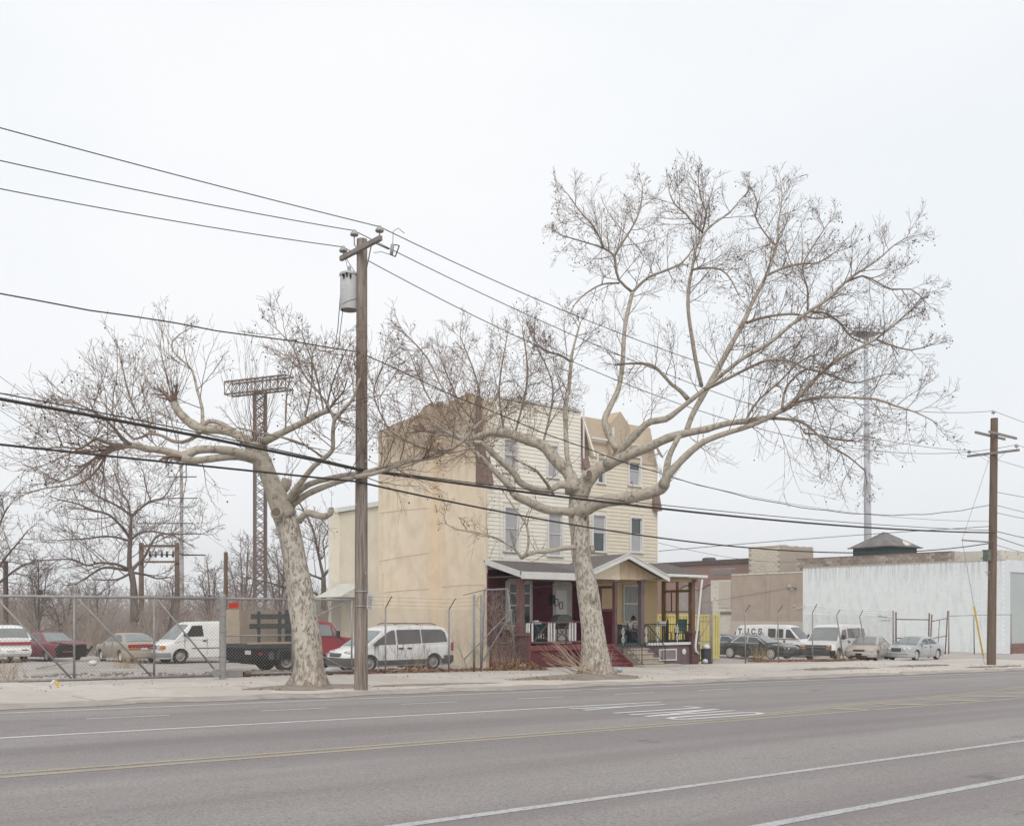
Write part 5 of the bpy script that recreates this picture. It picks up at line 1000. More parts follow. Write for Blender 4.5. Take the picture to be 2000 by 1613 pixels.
c = pc2(1086) + Vector((-.42, .1, 0)); mb = MB(); mb.box(c, (.38, .3, .55)); mb.box(c + Vector((0, 0, .3)), (.44, .36, .06)); tobj(u2, mb, 'service_box', mat('box_green', (.05, .11, .085), .6, col2=(.2, .19, .16), scale=3), bevel=.02)
c = pc2(1117); mb = MB(); mb.bar(c + Vector((-.9, .0, 0)), c, .03); mb.bar(c + Vector((-.75, 0, 0)), pc2(1140), .02); mb.bar(c + Vector((-.4, 0, 0)), pc2(1138), .02); tobj(u2, mb, 'bracket', m_galv2)
c = pc2(1059); sa = c + Vector((-1.6, .9, .1)); mb = MB(); mb.tube([sa, c], .045, 6); tobj(u2, mb, 'guy_strut', m_galv2)
gb_ = onG(1923, 1297); mb = MB(); mb.tube([pc2(868), sa, gb_], .012, 5); tobj(u2, mb, 'guy_wire', m_galv2)
mb = MB(); a = sa.lerp(gb_, .53); b = sa.lerp(gb_, .93); mb.tube([a, b], .05, 6); tobj(u2, mb, 'guy_guard', mat('guard_yellow', (.60, .42, .06), .6, var=.12, scale=4))
# ---- wires
def proj(p):
    d = p.x * CA + p.y * SA; l = (p.x * SA - p.y * CA) / d; return 1000 + F * l, HOR - F * (p.z - CZ) / d
def span(p0, p1, mid=None, sag=.5, n=36):
    if mid:
        for k in range(400):
            t = k / 400; q = p0.lerp(p1, t)
            if proj(q)[0] >= mid[0]: break
        d = q.x * CA + q.y * SA; want = CZ + (HOR - mid[1]) / F * d; sag = (q.z - want) / (4 * t * (1 - t))
    return [p0.lerp(p1, i / n) - Vector((0, 0, 4 * sag * (i / n) * (1 - i / n))) for i in range(n + 1)]
LX = -21.0
def left_end(p, at0):                     # the span to the next pole up the street, through a point at the picture's left edge
    q = onY(0, at0, p.y); s = (p.z - q.z); far = Vector((LX, p.y, p.z + .55)); t = (q.x - p.x) / (far.x - p.x)
    lin = p.z + (far.z - p.z) * t; return span(p, far, sag=(lin - q.z) / (4 * t * (1 - t)))
def cable(name, label, pts, r, group=None, n=5, twist=0):
    t = thing(name, label, 'cable', pts[len(pts) // 2], 0, group)
    mb = MB(); mb.tube([p - Vector(t.location) for p in pts], r, n); o = mb.obj('conductor', m_wire, t, True); return t
GW = 'overhead wires along the street'
for k, (y0, mid, nm) in enumerate(((250, (1100, 608), 'topmost thin wire crossing the sky over the end of the crossarm'), (314, (1000, 601), 'thin sky wire fixed on top of the utility pole'), (369, (1000, 655), 'lowest of three thin sky wires meeting the crossarm'))):
    L_ = left_end(ins1[k], y0); Rr = span(ins1[k], i2[k], mid); cable('power_line', nm, L_[::-1] + Rr[1:], .0125, GW)
    e = i2[k] + Vector((1, -.3, -.1)) ; cable('power_line', ('short wire leaving the top of the right pole', 'short wire leaving the crossarm back end of the right pole', 'short wire leaving the crossarm front end of the right pole')[k], span(i2[k], i2[k] + Vector((28, -2, -.6)), sag=.5, n=10), .012, GW)
at = Vector((14.1, 23.25, CZ + (HOR - 690) / F * D1)); bt = pc2(986) + Vector((-.3, 0, 0))
cable('secondary_line', 'wavy dark cable running through the crowns below the transformer', [p + Vector((0, 0, .02 * math.sin(i * 1.9))) for i, p in enumerate((left_end(at, 575)[::-1] + span(at, bt, (1154, 880))[1:]))], .017, GW)
mb_ = Vector((14.05, 23.2, CZ + (HOR - 919) / F * D1)); mb2_ = pc2(1041) + Vector((-.25, -.2, 0))
L_ = left_end(mb_, 779); Rr = span(mb_, mb2_, (1280, 992)); cable('telephone_cable', 'thick black cable bundle sweeping across both sycamores', L_[::-1] + Rr[1:], .038, GW, 7)
mt_ = mb_ + Vector((0, 0, .03)); L_ = left_end(mt_, 768); cable('messenger_wire', 'thin strand lashed above the thick cable bundle', L_[::-1] + span(mt_, mb2_ + Vector((0, 0, .12)), (1280, 985))[1:], .015, GW)
mb_ = Vector((14.05, 23.2, CZ + (HOR - 943) / F * D1)); mb2_ = pc2(1060) + Vector((-.25, -.2, 0))
cable('telephone_cable', 'black cable lowest on both poles passing the porch roof', left_end(mb_, 868)[::-1] + span(mb_, mb2_, (1285, 1050))[1:], .027, GW, 6)
hs = onY(1286, 1076, HY - .05)
cable('service_drop', 'thin service wire from the house corner to the right pole', span(hs, pc2(1028) + Vector((-.2, 0, 0)), (1500, 1058)), .016, GW)
cable('service_drop', 'loose grey wire sagging beside the house gable toward the pole', span(onY(1300, 930, HY), pc2(1018), (1590, 991)), .009, GW)
cable('service_drop', 'thin wire from the house toward the flat roofed building', span(onY(1286, 1060, HY), P(1600, 1092, 108), sag=.6), .012, GW)
cable('service_drop', 'cable dropping from the transformer past the pole', [P(667, 548, 27.1), P(663, 600, 27.1), P(660, 640, 27.1), P(655, 672, 27.1), P(648, 688, 27.1), P(620, 684, 27)], .011, GW)
cable('service_drop', 'second loop cable below the transformer', [P(671, 552, 27.05), P(669, 610, 27.05), P(664, 650, 27.05), P(662, 680, 27.05), P(640, 690, 27), P(690, 696, 27)], .010, GW)
for k, (y, dz, sx) in enumerate(((960, 0, 24), (1000, -.3, 20), (1036, -.6, 22), (1046, -1.2, 18), (1062, -.8, 22), (985, 0.3, 26))):
    cable('communication_cable', ('top cable', 'second cable', 'third cable', 'steeply falling cable', 'lowest cable', 'rising cable')[k] + ' leaving the right pole toward the picture edge', span(pc2(y), pc2(y) + Vector((sx, -4 + k, dz)), sag=.35, n=10), .02 if k in (2, 3) else .014, GW)
# ---- chain link
def chain_link(bl, br, tr, tl, pitch=.11, r=.0036):
    bl, br, tr, tl = map(Vector, (bl, br, tr, tl)); Lx = ((br - bl).length + (tr - tl).length) / 2; Lz = ((tl - bl).length + (tr - br).length) / 2; mb = MB()
    def at(x, z): u, v = x / Lx, z / Lz; return bl.lerp(br, u).lerp(tl.lerp(tr, u), v)
    k = -Lz
    while k < Lx:
        for s_ in (1, -1):
            x0, x1 = k, k + Lz; z0, z1 = (0, Lz) if s_ > 0 else (Lz, 0)
            if x0 < 0: z0 += s_ * -x0; x0 = 0
            if x1 > Lx: z1 -= s_ * (x1 - Lx); x1 = Lx
            if x1 - x0 > .02: mb.tube([at(x0, z0), at(x1, z1)], r, 3, False)
        k += pitch
    return mb
def rails(t, segs, name, m, r=.03, n=8):
    for a, b in segs: mb = MB(); mb.tube([a, b], r, n); tobj(t, mb, name, m, True)
GY = 31.0
gp = lambda px, py, dy=0: onY(px, py, GY + dy)
t = thing('sliding_gate', 'long galvanised chain link sliding gate across the car park entrance', 'gate', gp(200, 1325)); zt = 2.26
bt_ = lambda px: Vector((gp(px, 1200).x, GY, -.115 - .0095 * (gp(px, 1200).x - 7)))
tp = lambda px: Vector((gp(px, 1200).x, GY, zt))
rails(t, [(tp(-90), tp(430))], 'top_rail', m_galv, .042); rails(t, [(bt_(-90), bt_(430))], 'bottom_rail', m_galv2, .042)
rails(t, [(bt_(q), tp(q)) for q in (-88, -8, 145, 301)], 'upright', m_galv, .034); rails(t, [(tp(-4) + Vector((0, 0, -.1)), bt_(141)), (tp(149), bt_(297)), (tp(305), bt_(428))], 'diagonal_brace', m_galv, .028)
tobj(t, chain_link(bt_(-90), bt_(430), tp(430), tp(-90)), 'chain_link', m_mesh, kind='stuff')
t = thing('gate_post', 'thick galvanised gate post with rollers between the two gate leaves', 'gate post', onG(435, 1326)); pb = Vector(t.location); x = pb.x
mb = MB(); mb.tube([(0, 0, -.3), (0, 0, 2.52)], .105, 14); mb.obj('post', m_galv, t, 'auto'); mb = MB(); mb.lathe([(.11, 2.5), (.1, 2.56), (.05, 2.62), (0, 2.64)], 14, cap=False); mb.obj('post_cap', m_galv, t, True)
mb = MB(); mb.lathe([(.02, -.05), (.13, -.05), (.13, .05), (.02, .05)], 14, (-.22, .0, .2), 'Y'); mb.obj('roller', m_galv2, t, 'auto'); mb = MB(); mb.box((-.13, 0, 2.3), (.12, .1, .3)); mb.box((-.1, -.0, .2), (.2, .06, .06)); mb.obj('guide', m_galv2, t)
mb = MB(); 
for z in (.7, 1.45, 1.95): mb.lathe([(.107, -.02), (.11, -.02), (.11, .02), (.107, .02)], 14, (0, 0, z), cap=False)
mb.obj('band', m_galv2, t, True)
t = thing('swing_gate', 'chain link gate leaf in front of the stake bed truck', 'gate', gp(560, 1318)); b2 = lambda px: Vector((gp(px, 1200).x, GY, -.165 - .0095 * (gp(px, 1200).x - 14)))
rails(t, [(tp(441), tp(571)), (tp(571), tp(688))], 'top_rail', m_galv, .038); rails(t, [(b2(441), b2(688))], 'bottom_rail', m_galv2, .036); rails(t, [(b2(q), tp(q)) for q in (571, 687)], 'upright', m_galv, .034)
mid = lambda px: Vector((gp(px, 1200).x, GY, 1.07)); rails(t, [(mid(441), mid(571))], 'middle_rail', m_galv, .026); rails(t, [(mid(573) + Vector((0, 0, .25)), tp(684)), (mid(573) + Vector((0, 0, -.2)), b2(684))], 'diagonal_brace', m_galv, .026)
tobj(t, chain_link(b2(441), b2(688), tp(688), tp(441)), 'chain_link', m_mesh, kind='stuff')
mb = MB(); c = gp(456, 1182, -.05); mb.box(c, (.34, .01, .17), rot=Matrix.Rotation(-.12, 3, 'Y')); tag(mb.obj('gate_tag', mat('tag_red', (.52, .045, .03), .6, var=.1)), 'small red plate wired to the gate beside the thick post', 'sign')
# fence running on to the house
def fence_post(t, base, h, tip=None, r=.032, m=m_galv2, lean=(0, 0)):
    a = Vector(base); b = a + Vector((lean[0], lean[1], h)); mb = MB(); mb.tube([a - Vector((0, 0, .15)), b], r, 8); o = tobj(t, mb, 'fence_post', m, True)
    if tip is not None: mb = MB(); mb.tube([b, b + Vector(tip)], r * .55, 5); tobj(t, mb, 'barbed_arm', m_iron, parent=o)
    return b
t = thing('chain_link_fence', 'chain link fence grown with dead vines in front of the white minivan', 'fence', gp(800, 1305)); FY = 31.6
fb = lambda px: (lambda p: Vector((p.x, FY, gz(p.x, 31)))) (onY(px, 1200, FY)); hh = 2.35
tops = [fence_post(t, fb(753), hh, (.09, -.28, .42)), fence_post(t, fb(877), hh, (.1, -.28, .42)), fence_post(t, fb(926), 2.95, None, .05, m_galv), fence_post(t, fb(940), 2.95, None, .05, m_galv)]
tobj(t, chain_link(fb(690), fb(940), fb(940) + Vector((0, 0, hh)), fb(690) + Vector((0, 0, hh))), 'chain_link', m_mesh, kind='stuff')
mb = MB()
for k in range(3):
    pts = [fb(700) + Vector((0, 0, hh + .1 + .15 * k))] + [q + Vector((.03 * k, -.09 * k, .1 + .14 * k)) for q in tops[:2]] + [fb(940) + Vector((0, 0, 2.55 + .17 * k))]; mb.tube(pts, .006, 3)
tobj(t, mb, 'barbed_wire', m_galv2, kind='stuff')
tw = Twigs(91, minr=.004)
for i in range(42):
    b = fb(tw.r.uniform(735, 945)); tw.grow(b + Vector((0, -.03, 0)), Vector((tw.r.uniform(-.4, .4), -.02, 1)).normalized(), tw.r.uniform(.9, 2.3), .008, 0, .03, .28, (3, 2, 0), 0, (.3, .9), (.25, .5))
for i, p in enumerate(tw.mb.v): tw.mb.v[i] = (p[0], FY + (p[1] - FY) * .25, p[2])
tobj(t, tw.mb, 'dead_vines', mat('dead_vine', (.13, .10, .085), .95, col2=(.22, .175, .15), scale=4), kind='stuff')
# loose gate leaf leaning at the porch corner, choked with vines
t = thing('leaning_gate', 'loose chain link gate leaf leaning by the porch corner', 'gate', onG(975, 1300)); LY = 32.5
q = lambda px, py, dy=0: onY(px, py, LY + dy)
rails(t, [(q(946, 1152), q(991, 1150)), (q(991, 1150), q(1009, 1297)), (q(946, 1152), q(941, 1296))], 'frame_pipe', m_galv, .035); rails(t, [(q(906, 1288, -.5), q(1000, 1190)), (q(943, 1290, -.2), q(1000, 1195))], 'diagonal_brace', m_galv, .024)
tobj(t, chain_link(q(941, 1292), q(1007, 1292), q(991, 1152), q(946, 1153)), 'chain_link', m_mesh, kind='stuff')
tw = Twigs(92, minr=.004); r_ = tw.r; mb = tw.mb
for i in range(46):
    c = q(r_.uniform(945, 995), r_.uniform(1165, 1215), r_.uniform(-.15, .15)); a0, rr = r_.uniform(0, 6), r_.uniform(.15, .5)
    mb.tube([c + Vector((rr * math.cos(a0 + .5 * k), .1 * math.sin(k), rr * math.sin(a0 + .5 * k))) for k in range(r_.randint(5, 11))], .007, 3, False)
for i in range(30): tw.grow(q(r_.uniform(945, 1000), 1292), Vector((r_.uniform(-.5, .5), 0, 1)).normalized(), r_.uniform(1, 2.4), .009, 0, .02, .25, (3, 0, 0))
tobj(t, mb, 'dead_vines', mat('pale_vine', (.24, .19, .155), .95, col2=(.36, .29, .24), scale=4), kind='stuff')
cable('clothes_line', 'pale line strung from the leaning gate across the porch front', [q(905, 1162, -.8), q(946, 1152), onY(1110, 1143, 32.6), onY(1290, 1130, 32.7), onY(1345, 1127, 32.8)], .013)
# right lot fence
t = thing('chain_link_fence', 'chain link fence with bent barbed arms before the right lot', 'fence', onG(1560, 1289)); RY = 34.0
rb = lambda px, py=None: (lambda p: Vector((p.x, RY, gz(p.x)))) (onY(px, 1200, RY))
spec = [(1390, 3.15, None, .05, 0), (1456, 2.66, (.28, -.1, .38), .036, -.03), (1520, 2.72, (.28, -.1, .36), .036, -.02), (1587, 2.75, (.0, -.3, .5), .036, 0), (1649, 2.62, (.3, -.05, .38), .038, -.42), (1696, 2.62, (.28, -.05, .4), .038, -.55), (1745, 3.05, None, .06, -.02)]
tops = [fence_post(t, rb(px), h, tp_, r_, m_galv2, (ln, .25 if ln < -.3 else 0)) for px, h, tp_, r_, ln in spec]
tobj(t, chain_link(rb(1390), rb(1745), rb(1745) + Vector((0, 0, 2.65)), rb(1390) + Vector((0, 0, 2.65)), .09, .0026), 'chain_link', m_mesh, kind='stuff')
mb = MB()
for k in range(3): mb.tube([tops[0] - Vector((0, 0, .1 + .2 * (2 - k)))] + [q_ + Vector((.08 * k, -.03 * k, .1 + .12 * k)) for q_ in tops[1:6]] + [tops[6] - Vector((0, 0, .1 + .2 * (2 - k)))], .007, 3)
tobj(t, mb, 'barbed_wire', m_galv2, kind='stuff')
m_rust = mat('rusty_frame', (.12, .075, .06), .8, col2=(.2, .14, .12), scale=5)
t = thing('swing_gate', 'rusty half open gate leaf crossing before the silver saloon', 'gate', rb(1780)); z_ = lambda px, py: onY(px, py, RY - .1)
rails(t, [(z_(1750, 1195), z_(1750, 1284)), (z_(1815, 1197), z_(1813, 1284))], 'upright', m_rust, .05); rails(t, [(z_(1750, 1209), z_(1815, 1210)), (z_(1750, 1246), z_(1814, 1246))], 'rail', m_rust, .035); rails(t, [(z_(1781, 1246), z_(1781, 1281))], 'middle_bar', m_rust, .025)
t = thing('swing_gate', 'rusty gate leaf swung open toward the white building', 'gate', onG(1835, 1281)); za = lambda px, py: onY(px, py, RY + (px - 1818) / 33 * 2.4)
rails(t, [(za(1820, 1200), za(1816, 1283)), (za(1851, 1193), za(1846, 1277))], 'upright', m_rust, .045); rails(t, [(za(1820, 1213), za(1851, 1207)), (za(1818, 1247), za(1850, 1241)), (za(1817, 1281), za(1847, 1275))], 'rail', m_rust, .03); rails(t, [(za(1835, 1211), za(1831, 1279))], 'middle_bar', m_rust, .025)
t = thing('fence_rail', 'thin rail fence between the open gate and the right pole', 'fence', onG(1880, 1278)); zc = lambda px, py: onY(px, py, RY + 2.4)
rails(t, [(zc(1853, 1192), zc(1853, 1277)), (zc(1902, 1203), zc(1903, 1277)), (zc(1975, 1200), zc(1975, 1278))], 'fence_post', m_galv2, .05); rails(t, [(zc(1854, 1203), zc(1905, 1201)), (zc(1905, 1201), zc(1976, 1200))], 'rail', m_galv2, .025); rails(t, [(zc(1902, 1203), zc(1911, 1192))], 'barbed_arm', m_galv2, .02)
t = thing('side_fence', 'tall wire gate between the porch and the yellow container', 'gate', onG(1380, 1292))
zd = lambda px, py: onY(px, py, 33.7); rails(t, [(zd(1366, 1175), zd(1366, 1292)), (zd(1388, 1200), zd(1388, 1290))], 'upright', m_galv2, .03); rails(t, [(zd(1366, 1195), zd(1388, 1196)), (zd(1366, 1213), zd(1388, 1213)), (zd(1366, 1252), zd(1388, 1252)), (zd(1367, 1246), zd(1385, 1215))], 'rail', m_galv2, .025)
tobj(t, chain_link(zd(1366, 1291), zd(1390, 1290), zd(1390, 1185), zd(1366, 1185), .075, .003), 'chain_link', m_mesh, kind='stuff')
# thin fence along the back of the left lot
t = thing('wire_fence', 'low wire fence with thin posts along the back of the left lot', 'fence', gb(120, 72))
zq = lambda px, py: P(px, py, 72 + (px - 100) * .02); rails(t, [(zq(px, py), zq(px, 1262)) for px, py in ((-20, 1140), (61, 1141), (142, 1145), (173, 1141), (260, 1148), (330, 1150))], 'fence_post', m_galv2, .05, 6)
mb = MB()
for py in (1151, 1157, 1164): mb.tube([zq(px, py + (2 if px % 3 else 0)) for px in range(-60, 420, 30)], .012, 3)
tobj(t, mb, 'barbed_wire', m_galv2, kind='stuff')
mb = MB(); c = P(77, 1157, 66); mb.lathe([(.0, -.03), (.22, -.03), (.22, .03), (0, .03)], 14, c, 'Y'); mb.tube([c, c - Vector((0, 0, 2.6))], .04, 6); tag(mb.obj('round_sign', mat('sign_back', (.09, .08, .08), .6, var=.1)), 'small dark round sign on a thin post at the back', 'sign')
# ---- far poles and towers at the left and right
for nm, lb, px, pt, pb_, d, r0 in (('wooden_post', 'short brown wooden pole at the left picture edge', 11, 1096, 1240, 62, .16), ('wooden_post', 'plain brown wooden pole rising behind the gate post', 441, 1078, 1260, 58, .13)):
    b = P(px, pb_, d); polestick(nm, lb, 'pole', (b.x, b.y, gz(b.x, b.y)), P(px, pt, d), r0, r0 * .85, m_pole2)
t = thing('pole_frame', 'two pole wooden frame with crossbars and insulators', 'pole frame', gb(312, 84)); d = 84
for px in (276, 346): b = gb(px, d); mb = MB(); mb.tube([b, P(px, 1060, d)], [.24, .2], 8); tobj(t, mb, 'pole', m_pole2, True)
for py in (1066, 1097): mb = MB(); mb.bar(P(272, py, d - .25), P(350, py, d - .25), .14, .2 if py == 1066 else .16); tobj(t, mb, 'crossbar', m_pole2)
mb = MB(); mb.tube([P(290, 1083, d), P(346, 1083, d)], .05, 5); mb.tube([P(346, 1082, d), P(402, 1084, d)], .04, 5)
for px in (293, 304, 316, 326, 338): mb.tube([P(px, 1076, d), P(px, 1088, d)], [.06, .1], 6)
tobj(t, mb, 'insulator', m_iron)
t = polestick('steel_pole', 'tall pale steel pole with thin crossarms behind the left lot', 'pole', gb(356, 112), P(354, 905, 112), .24, .16, mat('pale_steel', (.36, .34, .33), .7, var=.1, scale=.5))
for a, b, y in ((326, 384, 931), (328, 385, 973), (266, 377, 1022), (354, 401, 1084)): mb = MB(); mb.bar(P(a, y, 111.6), P(b, y, 111.6), .08, .1); tobj(t, mb, 'crossarm', m_iron)
for k, (x0, y0, x1, y1) in enumerate(((328, 931, -60, 690), (330, 973, -60, 760), (270, 1022, -60, 935), (356, 1022, -60, 850))): cable('transmission_wire', ('highest', 'second', 'lowest', 'third')[k] + ' faint wire slanting from the steel pole to the left', span(P(x0, y0, 111.6), P(x1, y1, 60), sag=.8), .016, 'faint wires of the steel pole')
cable('transmission_wire', 'faint wire falling from the steel pole to the right', span(P(377, 1022, 111.6), P(470, 1085, 150), sag=.4), .016, 'faint wires of the steel pole')
# lattice mast with a T shaped head
m_lat = mat('lattice_steel', (.125, .095, .085), .8, col2=(.18, .14, .125), scale=.6)
d = 122.0; b = gb(508, d); t = thing('lattice_tower', 'dark lattice steel tower with a T shaped top', 'tower', b)
wx = .62; zt = P(508, 765, d).z; rz = Matrix.Rotation(R(-18), 3, 'Z'); cn = [rz @ Vector((sx * wx, sy * wx, 0)) for sx, sy in ((-1, -1), (1, -1), (1, 1), (-1, 1))]
mb = MB()
for c in cn: mb.bar(c, c + Vector((0, 0, zt - b.z)), .2)
mb.obj('mast_leg', m_lat, t); mb = MB(); z = 0; H_ = zt - b.z; st = 1.0; k = 0
while z < H_ - .1:
    z2 = min(z + st, H_)
    for i in range(4):
        a, q_ = cn[i], cn[(i + 1) % 4]; mb.bar(a + Vector((0, 0, z)), q_ + Vector((0, 0, z2)), .1); mb.bar(q_ + Vector((0, 0, z)), a + Vector((0, 0, z2)), .1)
        if k % 4 == 0: mb.bar(a + Vector((0, 0, z)), q_ + Vector((0, 0, z)), .08)
    z = z2; k += 1
tag(mb.obj('lattice', m_lat, t), kind='stuff')
a0, a1 = P(446, 757, d + 1.2), P(566, 748, d - 2.4); u = (a1 - a0); u.z = 0; L_ = u.length; u.normalize(); v = Vector((-u.y, u.x, 0)); base = a0.copy(); hz = 1.5; mb = MB(); zb_ = zt - b.z - .2
o_ = a0 - Vector(b); o_.z = zb_
for s_ in (-.7, .7):
    for z in (0, hz): mb.bar(o_ + v * s_ + Vector((0, 0, z)), o_ + u * L_ + v * s_ + Vector((0, 0, z)), .22 if z == 0 else .2, .16)
    for k in range(8):
        x0, x1 = L_ * k / 8, L_ * (k + 1) / 8; mb.bar(o_ + v * s_ + u * x0, o_ + v * s_ + u * x1 + Vector((0, 0, hz)), .06); mb.bar(o_ + v * s_ + u * x1, o_ + v * s_ + u * x0 + Vector((0, 0, hz)), .06); mb.bar(o_ + v * s_ + u * x0, o_ + v * s_ + u * x0 + Vector((0, 0, hz)), .08)
for k in range(9): x0 = L_ * k / 8; mb.bar(o_ + u * x0 - v * .7, o_ + u * x0 + v * .7, .08); mb.bar(o_ + u * x0 - v * .7 + Vector((0, 0, hz)), o_ + u * x0 + v * .7 + Vector((0, 0, hz)), .08)
mb.obj('tower_head', m_lat, t)
# stadium light mast at the right
d = 210.0; b = gb(1697, d); b.z = -4; m_mast = mat('mast_blue_grey', (.40, .42, .45), .6, var=.04, scale=.2)
t = thing('light_mast', 'tall pale blue light mast with a crown of floodlights', 'mast', b); top = P(1691, 656, d); mb = MB(); mb.tube([Vector((0, 0, 0)), (top - b) * .5, top - b], [.85, .68, .42], 14); mb.obj('mast', m_mast, t, True)
mb = MB(); tz = top - b; rz = Matrix.Rotation(R(-30), 3, 'Z'); m_plat = mat('platform_grey', (.25, .25, .26), .7, var=.1)
mb.add([tz + rz @ Vector(q_) for q_ in ((-3.3, -1.2, .6), (3.3, -1.2, .6), (3.3, 1.2, .6), (-3.3, 1.2, .6), (-.5, -.4, -.5), (.5, -.4, -.5), (.5, .4, -.5), (-.5, .4, -.5))], [(4, 5, 1, 0), (5, 6, 2, 1), (6, 7, 3, 2), (7, 4, 0, 3), (0, 1, 2, 3)]); mb.obj('platform', m_plat, t); mb = MB()
for sy in (-1.2, 1.2):
    for k in range(9): x0 = -3.3 + 6.6 * k / 8; mb.bar(tz + rz @ Vector((x0, sy, .6)), tz + rz @ Vector((x0, sy, 1.9)), .08)
    for z in (1.2, 1.9): mb.bar(tz + rz @ Vector((-3.3, sy, z)), tz + rz @ Vector((3.3, sy, z)), .08)
mb.obj('guard_rail', m_plat, t)
for k in range(8): mb = MB(); c = tz + rz @ Vector((-2.9 + .83 * k, -1.35, 1.0 + .45 * (k % 2))); mb.lathe([(.12, -.25), (.33, .1), (.3, .14)], 10, c, 'Y'); mb.obj('floodlight', m_plat, t)
mb = MB(); mb.bar(tz + rz @ Vector((3.3, 0, 1.9)), tz + rz @ Vector((3.3, 0, 3.4)), .25); mb.bar(tz + rz @ Vector((-3.2, -1, 1.9)), tz + rz @ Vector((-3.2, -1, 3)), .1); mb.obj('aerial', m_plat, t)
# ================================================================== VEHICLES
m_tyre = mat('tyre_rubber', (0.022, 0.021, 0.021), .9, var=.25, scale=8)
m_rimS = mat('silver_rim', (.58, .58, .57), .35, var=.06, metal=.1)
m_rimD = mat('dull_rim', (.22, .20, .18), .6, col2=(.34, .32, .29), scale=9)
m_cglass = mat('car_glass', (.045, .05, .052), .05, var=.2, scale=1, spec=.9)
m_pglass = mat('sky_pale_car_glass', (.15, .165, .165), .08, col2=(.23, .245, .245), scale=1.2, spec=.9)  # base colour paled in place of sky reflected in the glass
m_black = mat('black_plastic', (.02, .02, .021), .6, var=.2, scale=4)
m_dgrey = mat('dark_grey_plastic', (.085, .08, .08), .7, var=.15, scale=4)
m_chrome = mat('chrome_trim', (.55, .55, .55), .2, var=.05, metal=.8)
m_lamp = mat('lamp_lens', (.52, .52, .50), .1, var=.08, scale=6, spec=.9)
m_amber = mat('amber_lens', (.60, .20, .03), .2, var=.1, scale=6, spec=.7)
m_redl = mat('red_lens', (.30, .02, .03), .2, var=.25, scale=9, spec=.7)
m_plate = mat('number_plate', (.50, .52, .53), .5, var=.08, scale=9)
m_under = mat('underbody', (.012, .011, .011), .95, var=.2)
def paint(name, c, rough=.3, var=.06, dirt=.35):
    m = mat(name, c, rough, var=var, scale=.8, spec=.5); overlay(m, (.27, .235, .20), 2.3, .55, .85, dirt, detail=8, stretch=(1, 1, 1.6)); m.node_tree.nodes['Principled BSDF'].inputs['Coat Weight'].default_value = .25; return m
def lerp_prof(pr, x):
    if x <= pr[0][0]: return pr[0][1]
    for (a, b), (c, d) in zip(pr, pr[1:]):
        if x <= c: return b + (d - b) * (x - a) / (c - a)
    return pr[-1][1]
